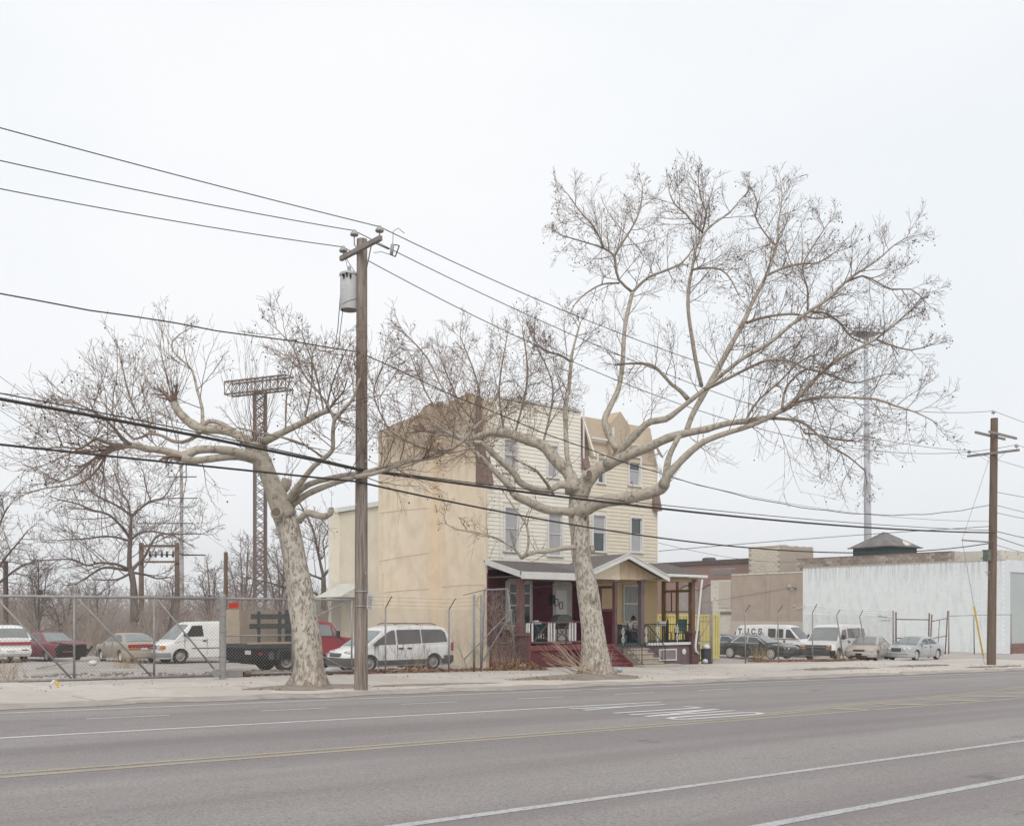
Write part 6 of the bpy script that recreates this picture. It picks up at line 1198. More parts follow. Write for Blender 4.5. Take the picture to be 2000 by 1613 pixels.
class Car:
    """x forward, y to the car's left, z up, origin on the ground under the middle of the car"""
    def __init__(s, name, label, cat, loc, heading, L, W, top, clear, wheels, R_, mbody, taper=(.16, .12), tail=.8, nose=.8, bands=None, tilt=0):
        s.t = thing(name, label, cat, loc, heading); s.L, s.W, s.top, s.cl, s.R = L, W, top, clear, R_; s.mb = mbody; s.wheels = wheels; s.tp = taper; s.ns, s.tl = nose, tail
        if tilt: s.t.rotation_euler[1] = tilt
        s.body(mbody, bands)
    def w(s, x):
        h = s.L / 2; q = abs(x) / h; k = s.ns if x > 0 else s.tl; tp = s.tp[0] if x > 0 else s.tp[1]
        return s.W / 2 * (1 - tp * (max(0, (q - k) / (1 - k)) ** 2.2))
    def zt(s, x): return lerp_prof(s.top, x)
    def body(s, m, bands):
        h = s.L / 2; xs = {-h, h, -h + .03, h - .03, -h + .09, h - .09}; n = int(s.L / .16)
        for i in range(n + 1): xs.add(-h + s.L * i / n)
        for x, _ in s.top: xs.add(max(-h, min(h, x)))
        Ra = s.R * 1.16
        for xc in s.wheels:
            for k in range(15): xs.add(xc + Ra * math.cos(math.pi * k / 14))
            xs.add(xc - Ra - .004); xs.add(xc + Ra + .004)
        xs = sorted(xs); mb = MB(); K = 0; bands = bands or []
        for x in xs:
            zt = s.zt(x); e = min(1, (h - abs(x)) / .10); zb = s.cl + .10 * (1 - e) ** 2; zt -= .03 * (1 - e) ** 2; hb = zt - zb; w = s.w(x) - .035 * (1 - e) ** 2
            za = zb
            for xc in s.wheels:
                dx = abs(x - xc)
                if dx < Ra: za = max(za, s.R + math.sqrt(max(0, Ra * Ra - dx * dx)) * .93)
            zl = [zb, zb + .06, zb + .30 * hb, zb + .55 * hb, zb + .80 * hb, zt - .045, zt]
            wl = [w * .93, w * .985, w * 1.0, w * 1.0, w * .985, w * .955, w * .90]
            hz = [(max(z, min(za, zt - .1)), y) for z, y in zip(zl, wl)]
            ring = [(0.0, max(zb, min(za, zt - .1)))] + [(y, z) for z, y in hz] + [(w * .5, zt + .022), (0, zt + .03)]
            full = [(x, y, z) for y, z in ring] + [(x, -y, z) for y, z in reversed(ring[1:-1])]
            K = len(full); mb.v.extend(full)
        half = 9
        for i in range(len(xs) - 1):
            for j in range(K):
                a = i * K + j; b = i * K + (j + 1) % K; mb.f.append((a, b, b + K, a + K)); mi = 0
                jj = j if j < half else K - 1 - j
                for (z0, z1, idx) in bands:
                    zz = (mb.v[a][2] + mb.v[b][2]) / 2
                    if 1 <= jj <= 6 and z0 <= jj <= z1: mi = idx
                mb.mi.append(mi)
        for i, rev in ((0, False), (len(xs) - 1, True)):
            f = tuple(i * K + j for j in range(K)); mb.f.append(f if rev else f[::-1]); mb.mi.append(0)
        ms = [m] + (s.extra if hasattr(s, 'extra') else [])
        s.bo = mb.obj('body', ms, s.t, 'auto')
        u = MB(); u.box((0, 0, s.cl + .12), (s.L - .5, s.W * .62, .22)); 
        for xc in s.wheels: u.box((xc, 0, s.R + .12), (s.R * 2.5, s.W * .58, s.R * 1.1))
        u.obj('underbody', m_under, s.t)
    def rims(s, m, spokes=0, tw=.2, inset=.06, rr=.64):
        for xc in s.wheels:
            for sd in (1, -1):
                y = sd * (s.W / 2 - inset); mb = MB(); R_ = s.R; a, b = (y, y - sd * tw)
                mb.lathe([(R_ * rr, a - sd * .01), (R_ * .93, a), (R_, a - sd * .03), (R_, b + sd * .03), (R_ * .9, b), (R_ * rr, b)], 22, (xc, 0, R_), 'Y', False); wo_ = mb.obj('wheel', m_tyre, s.t, 'auto')
                mb = MB(); mb.lathe([(R_ * rr + .004, a - sd * .008), (R_ * rr * .9, a - sd * .025), (R_ * rr * .82, a - sd * .06), (R_ * .2, a - sd * (.06 if spokes else .03)), (R_ * .15, a - sd * .01), (0, a - sd * .005)], 18, (xc, 0, R_), 'Y', False); mb.obj('rim', m_dgrey if spokes else m, wo_, 'auto')
                if spokes:
                    mb = MB()
                    for k in range(spokes): an = 2 * math.pi * k / spokes; mb.bar((xc + R_ * .1 * math.cos(an), a - sd * .02, R_ + R_ * .1 * math.sin(an)), (xc + R_ * rr * .97 * math.cos(an), a - sd * .025, R_ + R_ * rr * .97 * math.sin(an)), .03, R_ * .17)
                    mb.lathe([(R_ * rr * 1.02, a - sd * .005), (R_ * rr * .9, a - sd * .02)], 18, (xc, 0, R_), 'Y', False); mb.obj('spokes', m, wo_)
        return s
    def cabin(s, side, wb, wr, m=None, crown=.035):
        """side: cabin outline from the back of the belt over the roof to the front of the belt"""
        s.side = side; s.wb, s.wr = wb, wr; s.zlo = min(p[1] for p in side); s.zhi = max(p[1] for p in side); m = m or s.mb
        xs = sorted({p[0] for p in side} | {side[0][0] + (side[-1][0] - side[0][0]) * i / 22 for i in range(23)}); mb = MB(); K = 0
        for x in xs:
            zt = lerp_prof(side, x); zb = min(s.zt(x) - .05, zt - .02); r = []
            for f in (0, .5, .88): z = zb + (zt - zb) * f; r.append((s.yw(z), z))
            wt = s.yw(zt) - .05; zc = lambda y: zt + crown * (1 - (y / (wt + .05)) ** 2)
            r += [(wt, zc(wt)), (wt * .6, zc(wt * .6)), (0, zc(0))]
            full = [(x, y, z) for y, z in r] + [(x, -y, z) for y, z in reversed(r[:-1])]; K = len(full); mb.v.extend(full)
        for i in range(len(xs) - 1):
            for j in range(K - 1): a = i * K + j; mb.f.append((a, a + 1, a + 1 + K, a + K)); mb.mi.append(0)
        for i in (0, len(xs) - 1): mb.f.append(tuple(i * K + j for j in range(K))); mb.mi.append(0)
        s.crown = crown; mb.obj('cabin', m, s.t, 'auto'); return s
    def yw(s, z): t = max(-.2, min(1, (z - s.zlo) / max(.01, s.zhi - s.zlo))); return s.wb + (s.wr - s.wb) * t
    def sidewin(s, polys, m=None, name='side_window', sides=(1, -1), off=.007):
        for sd in sides:
            for pl in polys:
                mb = MB(); mb.quad(*[(x, sd * (s.yw(z) + off), z) for x, z in (pl if sd < 0 else pl[::-1])]); mb.obj(name, m or m_cglass, s.t)
        return s
    def slopewin(s, xa, xb, name, m=None, margin=.09, off=.014, z0=None):
        """glass lying on the front or rear slope of the cabin between two stations"""
        mb = MB(); nu, nv = 6, 6
        for i in range(nu + 1):
            x = xa + (xb - xa) * i / nu; zt = lerp_prof(s.side, x); wt = s.yw(zt) - margin
            for j in range(nv + 1):
                y = wt * (2 * j / nv - 1); wc = s.yw(zt); mb.v.append((x + (off * .8 if name == 'windscreen' else -off * .8), y, zt + s.crown * (1 - (y / wc) ** 2) + off))
        for i in range(nu):
            for j in range(nv): a = i * (nv + 1) + j; mb.f.append((a, a + 1, a + nv + 2, a + nv + 1)); mb.mi.append(0)
        mb.obj(name, m or m_cglass, s.t, True); return s
    def fx(s, y): return s.L / 2
    def front(s, name, m, y0, y1, z0, z1, d=.025, both=False, rear=False, bevel=.006, parent=None):
        for sd in ((1, -1) if both else (1,)):
            x = (-1 if rear else 1) * (s.L / 2); a, b = sorted((sd * y0, sd * y1)); mb = MB(); mb.b2((x - .06, a, z0), (x + (-d if rear else d), b, z1)); o = mb.obj(name, m, s.t, bevel=bevel)
        return o
    def bumper(s, z0, z1, m, rear=False, off=.05, back=.55, name='bumper'):
        h = s.L / 2; mb = MB(); pts = []; sg_ = -1 if rear else 1
        for k in range(7): x = h - back + back * (k / 6) ** .7; pts.append((sg_ * x, s.w(sg_ * x) + .02))
        pts = [(x, y) for x, y in pts] ; pl = pts + [(sg_ * (h + off), pts[-1][1] * .86)]
        ring = pl + [(x, -y) for x, y in reversed(pl)]; n = len(ring); mb.v = [(x, y, z0 + .03) for x, y in ring] + [(x * 1.002, y * 1.01, z0 + (z1 - z0) * .4) for x, y in ring] + [(x * 1.002, y * 1.01, z1 - .04) for x, y in ring] + [(x * .992, y * .985, z1) for x, y in ring]
        for q in range(3):
            for i in range(n - 1): a = q * n + i; mb.f.append((a, a + 1, a + 1 + n, a + n)); mb.mi.append(0)
        mb.f.append(tuple(range(n))); mb.mi.append(0); mb.f.append(tuple(3 * n + i for i in range(n))); mb.mi.append(0)
        return mb.obj(name, m, s.t, 'auto')
    def side(s): pass
    def sbox(s, name, m, x0, x1, z0, z1, d=.02, sides=(1, -1), bevel=0):
        for sd in sides:
            mb = MB(); y = min(s.w(x0), s.w(x1)); mb.b2((x0, sd * (y - .05), z0), (x1, sd * (y + d), z1)); mb.obj(name, m, s.t, bevel=bevel)
        return s
    def mirror(s, x, z, m, sides=(1, -1), sz=(.11, .2, .14)):
        for sd in sides: mb = MB(); mb.box((x, sd * (s.yw(z) + .13), z), sz); mb.bar((x, sd * (s.yw(z) - .03), z - .03), (x, sd * (s.yw(z) + .1), z - .02), .05); mb.obj('mirror', m, s.t, bevel=.02)
        return s
def at(px, py): return onG(px, py)
def seam(c, xs_, z0, z1, sides=(1, -1)):
    for sd in sides:
        for x in xs_: mb = MB(); mb.b2((x - .007, sd * (c.w(x) * .97), z0), (x + .007, sd * (c.w(x) + .004), z1)); mb.obj('door_seam', m_dgrey, c.t)
# ---- white minivan behind the fence, nose to the left
pw = paint('white_paint', (.74, .74, .735), .35, dirt=.07)
loc = onY(786, 1300, 33.7); Car.extra = [m_dgrey, mat('grey_cladding', (.36, .35, .34), .6, var=.08)]
mv = Car('minivan', 'white minivan parked behind the chain link fence with its nose left', 'minivan', (loc.x, 34.6, gz(loc.x, 34.6)), R(180), 5.0, 1.92, [(-2.5, 1.02), (-2.0, 1.06), (.9, 1.02), (1.5, .98), (2.1, .84), (2.4, .70), (2.5, .62)], .2, (-1.5, 1.52), .33, pw, nose=.66, tail=.86, taper=(.28, .1), bands=[(1, 1, 2), (2, 2, 1)])
mv.rims(mat('hubcap_grey', (.3, .29, .28), .5, var=.1)).cabin([(-2.46, 1.0), (-2.36, 1.35), (-2.2, 1.66), (-1.9, 1.74), (-.6, 1.78), (.35, 1.72), (.75, 1.62), (1.72, .95)], .93, .74)
mv.sidewin([[(-2.2, 1.12), (-.95, 1.08), (-.95, 1.63), (-1.95, 1.62), (-2.12, 1.5)], [(-.9, 1.08), (.22, 1.05), (.22, 1.62), (-.9, 1.63)], [(.3, 1.05), (1.38, 1.03), (1.1, 1.24), (.52, 1.58), (.3, 1.62)]], mat('tinted_glass', (.06, .055, .055), .1, col2=(.13, .12, .12), scale=1.5, spec=.7))
mv.slopewin(.85, 1.68, 'windscreen', m_pglass)
mv.bumper(.22, .56, m_dgrey, off=.06, back=.7); mv.bumper(.26, .58, m_dgrey, True)
mv.front('grille', m_dgrey, -.38, .38, .60, .74, .02); mv.front('badge_bar', m_chrome, -.36, .36, .66, .685, .035)
for sd in (1, -1):
    mb = MB(); mb.lathe([(.0, .05), (.10, .04), (.125, .0), (.125, -.1)], 16); mb.v = [(2.32 + z * .9, sd * (.58 + x * 2.0 * .8) - sd * z * .3, .74 + y * .75) for x, y, z in mb.v]; mb.obj('headlight', m_lamp, mv.t, True)
mv.sbox('door_handle', m_dgrey, -.02, .2, .86, .93, .015, bevel=.01).sbox('door_handle', m_dgrey, -.42, -.2, .86, .93, .015, bevel=.01); mv.sbox('tail_light', m_redl, -2.46, -2.36, .75, 1.1, .06)
seam(mv, (.27, -1.0, 1.3), .5, 1.02); mv.mirror(1.25, 1.08, m_dgrey)
for sd in (1, -1): mb = MB(); mb.tube([(-1.8, sd * .62, 1.80), (-1.6, sd * .62, 1.86), (.0, sd * .62, 1.87), (.2, sd * .62, 1.82)], .02, 6); mb.obj('roof_rail', m_dgrey, mv.t)
mb = MB()
for x in (-1.3, -.3): mb.bar((x, -.62, 1.86), (x, .62, 1.86), .05, .025)
mb.obj('roof_bar', m_dgrey, mv.t)
# ---- faded red saloon just behind the minivan
pr = paint('faded_red', (.27, .10, .10), .55, dirt=.4)
rs = Car('sedan', 'faded red sedan hidden behind the white minivan', 'car', (onY(748, 1300, 37).x, 37.0, gz(24, 37)), R(180), 4.7, 1.78, [(-2.35, .95), (-1.5, .98), (.8, .95), (1.8, .88), (2.25, .76), (2.35, .66)], .2, (-1.4, 1.45), .31, pr)
rs.rims(m_rimD).cabin([(-1.75, .96), (-1.1, 1.36), (-.6, 1.42), (.2, 1.41), (1.1, .92)], .8, .6).slopewin(.28, 1.06, 'windscreen', m_pglass).sidewin([[(-1.2, 1.0), (-.2, .98), (-.2, 1.33), (-.85, 1.33)], [(-.13, .98), (.85, .97), (.25, 1.33), (-.13, 1.33)]]); rs.bumper(.25, .5, pr); rs.front('headlight', m_lamp, .35, .78, .58, .72, both=True)
# ---- stake bed truck
pt = paint('truck_red', (.30, .02, .035), .4, dirt=.2); bl_ = onG(507, 1300); ty = 38.6; tl_ = onY(486, 1250, ty - 1.1).x; tr_ = onY(694, 1250, ty - 1).x; LT = 6.5
t = thing('stake_truck', 'flatbed stake truck with a dark bed, plywood sides and a red cab', 'truck', (tl_, ty, gz(20, ty)), 0); m_bed = mat('truck_bed_dark', (.028, .034, .034), .8, col2=(.06, .062, .06), scale=4); m_ply = mat('plywood', (.24, .19, .15), .85, col2=(.33, .265, .21), scale=3, stretch=(1, 1, .3)); m_ply2 = mat('light_plywood', (.42, .34, .255), .85, col2=(.49, .41, .32), scale=3)
BL = 2.75
mb = MB(); mb.b2((0, -1.15, .95), (BL, 1.15, 1.12)); mb.obj('bed', m_bed, t); mb = MB(); mb.b2((-.02, -1.17, 1.121), (BL, -1.0, 1.2)); mb.obj('bed_edge', mat('bed_wood', (.33, .235, .17), .85, col2=(.42, .32, .24), scale=4), t)
for x0, x1, m in ((.0, .62, m_ply2), (.63, 1.4, m_ply), (1.41, 2.1, m_ply), (2.11, BL, m_ply)): mb = MB(); mb.b2((x0, 1.08, 1.13), (x1 - .01, 1.11, 2.5 if m is m_ply2 else 2.46)); mb.obj('plywood_panel', m, t)
for x in (.42, 1.32, 2.25): mb = MB(); mb.b2((x - .06, -1.14, 1.0), (x + .06, -1.07, 2.42)); mb.obj('stake', m_bed, t)
for z, x0 in ((2.2, .06), (1.82, .0)): mb = MB(); mb.b2((x0, -1.19, z - .09), (BL + .1, -1.141, z + .11)); mb.obj('stake_board', m_bed, t)
mb = MB(); mb.b2((2.1, -1.18, 1.5), (BL, -1.142, 1.6)); mb.obj('stake_board', m_bed, t)
mb = MB(); mb.b2((BL - .08, -1.1, 1.13), (BL, 1.07, 2.5)); mb.obj('headboard', m_bed, t)
mb = MB(); mb.b2((.05, -1.1, .5), (3.0, 1.1, .945)); mb.b2((.6, -1.0, .28), (1.15, 1.0, .5)); mb.b2((.2, -.9, .55), (5.2, .9, .94)); mb.b2((.1, -1.0, .35), (.25, 1.0, .5)); mb.b2((.5, -1.05, .42), (1.1, -.6, .94)); mb.b2((2.3, -.9, .38), (4.4, .9, .6)); mb.obj('chassis_shade_block', m_under, t); mb = MB(); mb.b2((.85, -1.12, .5), (1.05, -1.06, .8)); mb.obj('reflector', m_dgrey, t); mb = MB(); mb.b2((.42, -1.14, .68), (.54, -1.11, .8)); mb.obj('tail_light', m_redl, t)  # chassis boxes widened in black to stand for the shade under the bed
mb = MB(); mb.b2((.0, -1.16, .72), (.06, -.75, .88)); mb.obj('tail_light', m_lamp, t)
for xc in (1.68, 4.55):
    for sd in (1, -1):
        mb = MB(); Rr = .42; y = sd * 1.02; mb.lathe([(.25, y - sd * .02), (.39, y), (Rr, y - sd * .03), (Rr, y - sd * .3), (.3, y - sd * .32)], 22, (xc, 0, Rr - .02), 'Y', False); w_ = mb.obj('wheel', m_tyre, t, 'auto'); mb = MB(); mb.lathe([(.26, y - sd * .02), (.22, y - sd * .05), (.13, y - sd * .1), (.1, y - sd * .02), (0, y - sd * .01)], 16, (xc, 0, Rr - .02), 'Y', False); mb.obj('rim', m_rimD, w_, 'auto')
mb = MB(); mb.prism([(1.2, .5), (1.25, .9), (2.1, .9), (2.1, .5), (2.06, .5), (1.98, .84), (1.34, .84), (1.25, .5)], -.25, (0, -1.12, 0)); mb.obj('mudguard', m_bed, t)
cab = [(3.7, .6), (3.7, 1.2), (3.78, 1.95), (4.1, 2.02), (4.62, 1.98), (5.02, 1.38), (5.9, 1.28), (6.2, 1.18), (6.26, .7), (5.82, .62), (5.72, .8), (5.35, .92), (4.98, .8), (4.88, .6)]; cab = [(x - .8, z) for x, z in cab]
mb = MB(); mb.prism(cab, -1.9, (0, -.95, 0)); mb.v = [(x, y * (.86 if z > 1.7 else 1), z) for x, y, z in mb.v]; mb.obj('cab', pt, t, bevel=.04)
for sd in (1, -1):
    mb = MB(); f = lambda x, z: (x, sd * (.962 - max(0, (z - 1.38)) * .215), z); mb.quad(f(3.15, 1.42), f(3.82, 1.40), f(3.75, 1.86), f(3.18, 1.88)); mb.quad(f(3.88, 1.40), f(4.1, 1.4), f(3.82, 1.82)); mb.obj('side_window', m_pglass, t)
mb = MB(); mb.quad((3.86, -.72, 1.94), (3.86, .72, 1.94), (4.23, .82, 1.42), (4.23, -.82, 1.42)); mb.v = [(x + .015, y, z + .015) for x, y, z in mb.v]; mb.obj('windscreen', m_cglass, t); mb = MB(); mb.b2((3.95, -1.2, 1.35), (4.05, -1.0, 1.62)); mb.obj('mirror', m_black, t, bevel=.02)
mb = MB(); mb.b2((5.4, -.95, .55), (5.56, .95, .75)); mb.obj('bumper', m_chrome, t)
# ---- white cargo van, nose to the left
vx = onG(372, 1292); vd = 50.5
def ond(px, d): p = P(px, 1200, d); return p
c0 = ond(395, 51.5); cv = Car('cargo_van', 'white panel van with amber indicator, nose to the left, by the gate post', 'van', (c0.x, c0.y, gz(c0.x, c0.y)), R(182), 5.2, 1.98, [(-2.6, 1.2), (.9, 1.2), (1.5, 1.16), (2.2, 1.0), (2.5, .92), (2.6, .8)], .24, (-1.6, 1.55), .36, paint('van_white', (.70, .70, .69), .4, dirt=.12), nose=.72, tail=.92, taper=(.2, .05))
cv.rims(m_rimD).cabin([(-2.58, 1.15), (-2.52, 1.8), (-2.35, 2.0), (-1, 2.03), (.75, 2.0), (1.0, 1.92), (1.85, 1.1)], .97, .80).slopewin(1.06, 1.8, 'windscreen', m_pglass).sidewin([[(.35, 1.32), (1.3, 1.30), (.92, 1.84), (.4, 1.86)]], m_black)
cv.bumper(.3, .55, mat('van_bumper', (.2, .195, .19), .6, var=.1), off=.08); cv.front('headlight', m_lamp, .62, .86, .72, .92, both=True); cv.front('grille', m_black, -.58, .58, .72, .90); cv.front('grille_bar', m_lamp, -.56, .56, .80, .83, .035)
for sd in (1, -1): mb = MB(); mb.b2((2.3, sd * .84, .74), (2.55, sd * .97, .9)); mb.obj('indicator', m_amber, cv.t, bevel=.02)
cv.sbox('door_handle', m_black, .25, .42, 1.08, 1.13, .015); seam(cv, (.2, 1.35), .45, 1.2); cv.mirror(1.35, 1.4, m_black); cv.sbox('side_trim', m_dgrey, -2.3, 1.0, .72, .76, .012)
# ---- beige sedan seen from behind
c0 = ond(267, 50.2); pb2 = paint('beige_paint', (.33, .285, .225), .4, dirt=.3)
bs = Car('sedan', 'beige sedan with a full width red tail light panel, seen from behind', 'car', (c0.x, c0.y + 1.4, gz(c0.x, c0.y)), R(91), 4.55, 1.76, [(-2.28, .92), (-2.1, .98), (-1.4, 1.0), (.8, .95), (1.9, .82), (2.28, .66)], .2, (-1.38, 1.3), .31, pb2, taper=(.16, .10))
bs.rims(m_rimS, rr=.6).cabin([(-1.85, .98), (-1.2, 1.34), (-.7, 1.41), (.1, 1.40), (1.05, .93)], .80, .58).slopewin(-1.8, -1.16, 'rear_window', m_pglass).slopewin(.2, 1.0, 'windscreen').sidewin([[(-1.45, 1.03), (-.45, 1.0), (-.45, 1.33), (-.95, 1.33)], [(-.38, 1.0), (.72, .98), (.15, 1.32), (-.38, 1.33)]])
bs.front('tail_light', m_redl, -.78, .78, .74, .9, rear=True); bs.front('indicator', m_amber, .32, .76, .685, .738, rear=True, both=True); bs.front('number_plate', m_plate, -.17, .17, .62, .735, .034, rear=True); bs.bumper(.26, .6, pb2, True); bs.bumper(.25, .5, pb2); bs.sbox('side_trim', m_lamp, -1.0, .9, .56, .58, .012); seam(bs, (-.42, .7), .35, .95)
# ---- wrecked red car facing the street
c0 = ond(112, 50.5); pm = paint('wreck_red', (.20, .04, .055), .5, dirt=.3)
wr = Car('wrecked_car', 'dark red car with its smashed front torn open', 'car', (c0.x, c0.y + 1.2, gz(c0.x, c0.y)), R(-80), 4.5, 1.74, [(-2.25, .92), (-1.4, .97), (.8, .95), (1.5, .95), (1.8, .9)], .2, (-1.35, 1.3), .31, pm)
wr.rims(m_rimD).cabin([(-1.75, .96), (-1.1, 1.32), (-.6, 1.38), (.2, 1.37), (1.15, .92)], .79, .6).slopewin(.26, 1.1, 'windscreen', m_pglass).sidewin([[(-1.2, 1.0), (-.2, .98), (-.2, 1.3), (-.85, 1.3)], [(-.13, .98), (.85, .97), (.25, 1.3), (-.13, 1.3)]])
mb = MB(); mb.b2((2.2, -.72, .22), (2.30, .72, .80)); mb.b2((2.2, .1, .5), (2.33, .8, .62)); mb.obj('engine_bay', m_under, wr.t); mb = MB(); mb.add([(1.55, -.8, .97), (1.55, .8, .97), (2.35, .62, .86), (2.42, .0, .8), (2.32, -.7, .93)], [(0, 4, 3, 2, 1)]); mb.obj('bent_bonnet', pm, wr.t); mb = MB(); mb.b2((2.3, -.5, .46), (2.36, .1, .52)); mb.obj('crash_bar', pm, wr.t); mb = MB(); mb.bar((2.28, .7, .3), (2.5, .9, .75), .2, .06); mb.bar((2.3, -.75, .3), (2.42, -.85, .7), .14, .05); mb.obj('torn_wing', m_black, wr.t)
# ---- white and maroon estate wagon at the left edge
c0 = ond(16, 48.0)
Car.extra = [mat('maroon_band', (.20, .02, .045), .4, var=.2)]
sv = Car('station_wagon', 'white station wagon with a maroon rear light band cut by the picture edge', 'car', (c0.x, c0.y + 1.6, gz(c0.x, c0.y)), R(88), 4.8, 1.86, [(-2.4, 1.12), (.9, 1.1), (1.9, .95), (2.4, .75)], .3, (-1.45, 1.4), .35, pw, taper=(.15, .06))
sv.rims(m_rimD).cabin([(-2.36, 1.08), (-2.15, 1.5), (-1.95, 1.68), (-1, 1.73), (.4, 1.70), (1.3, 1.05)], .91, .72).slopewin(-2.33, -2.08, 'rear_window', m_pglass).sidewin([[(-2.0, 1.2), (-.9, 1.17), (-.9, 1.6), (-1.8, 1.6)], [(-.8, 1.17), (.9, 1.14), (.45, 1.58), (-.8, 1.6)]])
sv.front('tail_light', m_redl, -.86, .86, .84, .98, rear=True); sv.bumper(.4, .68, pw, True, off=.08); sv.front('number_plate', m_plate, -.18, .18, .5, .6, .1, rear=True); sv.front('reverse_light', m_dgrey, .45, .75, .58, .63, .1, rear=True, both=True)
for sd in (1, -1): mb = MB(); mb.tube([(-1.9, sd * .6, 1.76), (.2, sd * .6, 1.8)], .025, 6); mb.obj('roof_rail', m_dgrey, sv.t)
Car.extra = []
# ================= right lot
def rl(px, d): p = P(px, 1200, d); return p.x, p.y, gz(p.x)
# black saloon, nose toward the street
pk = paint('black_paint', (.014, .016, .017), .18, var=.2, dirt=.12); x, y, z = rl(1481, 62.5)
js = Car('sedan', 'glossy black saloon with bright wheels and chrome window line', 'car', (x, y, z), R(-88), 5.0, 1.84, [(-2.5, .86), (-1.9, .93), (-1.2, .95), (.7, .93), (1.9, .85), (2.35, .74), (2.5, .62)], .18, (-1.45, 1.5), .345, pk, taper=(.2, .18), nose=.7, tail=.7)
js.rims(m_rimS, 9, rr=.74, inset=.03).cabin([(-1.75, .93), (-1.05, 1.33), (-.55, 1.4), (.15, 1.385), (1.2, .92)], .82, .6).slopewin(.3, 1.15, 'windscreen', m_pglass).slopewin(-1.7, -1.1, 'rear_window', m_pglass)
jw = [[(-1.35, .99), (-.3, .97), (-.3, 1.31), (-.85, 1.31)], [(-.23, .97), (.9, .95), (.32, 1.28), (-.23, 1.31)]]
js.sidewin([[(-1.5, .95), (1.02, .92), (.36, 1.33), (-.5, 1.37), (-.98, 1.34)]], m_chrome, 'window_trim', off=.004); js.sidewin(jw, m_cglass, off=.009)
js.front('grille', m_dgrey, -.3, .3, .52, .68, .03); js.front('grille_trim', m_chrome, -.34, .34, .68, .70, .035)
for sd in (1, -1):
    for y0 in (.46, .68): mb = MB(); mb.lathe([(0, .06), (.07, .045), (.085, .0), (.085, -.12)], 12); mb.v = [(2.44 + z_ - (y0 - .46) * .5, sd * y0 + x_, .62 + y_) for x_, y_, z_ in mb.v]; mb.obj('headlight', m_lamp, js.t, True)
js.bumper(.2, .5, pk, off=.1); js.bumper(.25, .55, pk, True); js.sbox('door_handle', m_chrome, -.55, -.36, .80, .83, .012).sbox('door_handle', m_chrome, .3, .5, .79, .82, .012); js.mirror(.75, 1.0, m_black); seam(js, (-.27, .85), .35, .9); js.sbox('side_trim', m_dgrey, -1.0, 1.0, .45, .47, .01); js.front('bumper_trim', m_chrome, -.8, .8, .47, .49, .09)
# dark saloon beyond it
x, y, z = rl(1424, 67); pg = paint('dark_grey_paint', (.07, .068, .07), .3, dirt=.2)
gs = Car('sedan', 'dark grey saloon between the yellow container and the black saloon', 'car', (x, y, z), R(-80), 4.7, 1.8, [(-2.35, .9), (-1.4, .95), (.7, .93), (1.9, .85), (2.25, .74), (2.35, .6)], .2, (-1.4, 1.4), .32, pg)
gs.rims(m_rimS, 7).cabin([(-1.7, .94), (-1.05, 1.35), (-.55, 1.42), (.15, 1.4), (1.2, .92)], .82, .6).slopewin(.3, 1.15, 'windscreen').sidewin([[(-1.5, .95), (1.02, .92), (.36, 1.34), (-.98, 1.35)]], m_chrome, 'window_trim', off=.004).sidewin(jw, m_cglass, off=.009); gs.bumper(.22, .5, pg); gs.front('headlight', m_lamp, .45, .8, .58, .7, both=True); gs.mirror(.75, 1.0, pg)
# white lettered van
x, y, z = rl(1520, 72); px_ = paint('van_white_right', (.72, .715, .70), .35, dirt=.12)
tv = Car('lettered_van', 'white van lettered T.U.C.S. on its side behind the black saloon', 'van', (x, y, z), R(-78), 5.7, 2.0, [(-2.85, 1.15), (1.0, 1.15), (1.5, 1.12), (2.5, .98), (2.85, .8)], .25, (-1.7, 1.75), .37, px_, nose=.75, tail=.92, taper=(.15, .06))
tv.rims(m_rimS).cabin([(-2.83, 1.1), (-2.72, 1.8), (-2.5, 2.05), (-1, 2.1), (.8, 2.07), (1.15, 1.98), (2.0, 1.06)], .985, .86).slopewin(1.22, 1.95, 'windscreen')
tv.sidewin([[(-.35, 1.22), (.22, 1.22), (.22, 1.84), (-.35, 1.86)], [(.3, 1.22), (.78, 1.22), (.78, 1.82), (.3, 1.84)], [(.95, 1.22), (1.72, 1.18), (1.25, 1.78), (.98, 1.8)]], m_cglass)
def sideletters(c, text, x0, z0, wd, ht, gap, st, m, serif=False, sd=-1):
    mb = MB(); letters(mb, text, (0, 0, 0), (1, 0, 0), (0, 0, 1), wd, ht, gap, st)
    if serif:
        xx = 0.0
        for ch in text:
            cw = wd * (.5 if ch in '. I' else 1)
            if ch == 'T': mb.quad((xx + .25 * cw, 0, -.012), (xx + .75 * cw, 0, -.012), (xx + .75 * cw, 0, .03), (xx + .25 * cw, 0, .03)); mb.quad((xx - .0, 0, ht - .11), (xx + .035, 0, ht - .11), (xx + .035, 0, ht), (xx, 0, ht)); mb.quad((xx + cw - .035, 0, ht - .11), (xx + cw, 0, ht - .11), (xx + cw, 0, ht), (xx + cw - .035, 0, ht))
            if ch == 'U':
                for q in (0, cw): mb.quad((xx + q - .07, 0, ht - .02), (xx + q + .07, 0, ht - .02), (xx + q + .07, 0, ht + .02), (xx + q - .07, 0, ht + .02))
            if ch in 'CS': mb.quad((xx + cw - .04, 0, ht - .14), (xx + cw, 0, ht - .14), (xx + cw, 0, ht), (xx + cw - .04, 0, ht))
            if ch == 'S': mb.quad((xx, 0, 0), (xx + .04, 0, 0), (xx + .04, 0, .14), (xx, 0, .14))
            xx += cw + gap
    mb.v = [(x0 + px__, sd * (c.yw(z0 + pz) + .009 + abs(py)), z0 + pz) for px__, py, pz in mb.v]; return mb.obj('lettering', m, c.t)
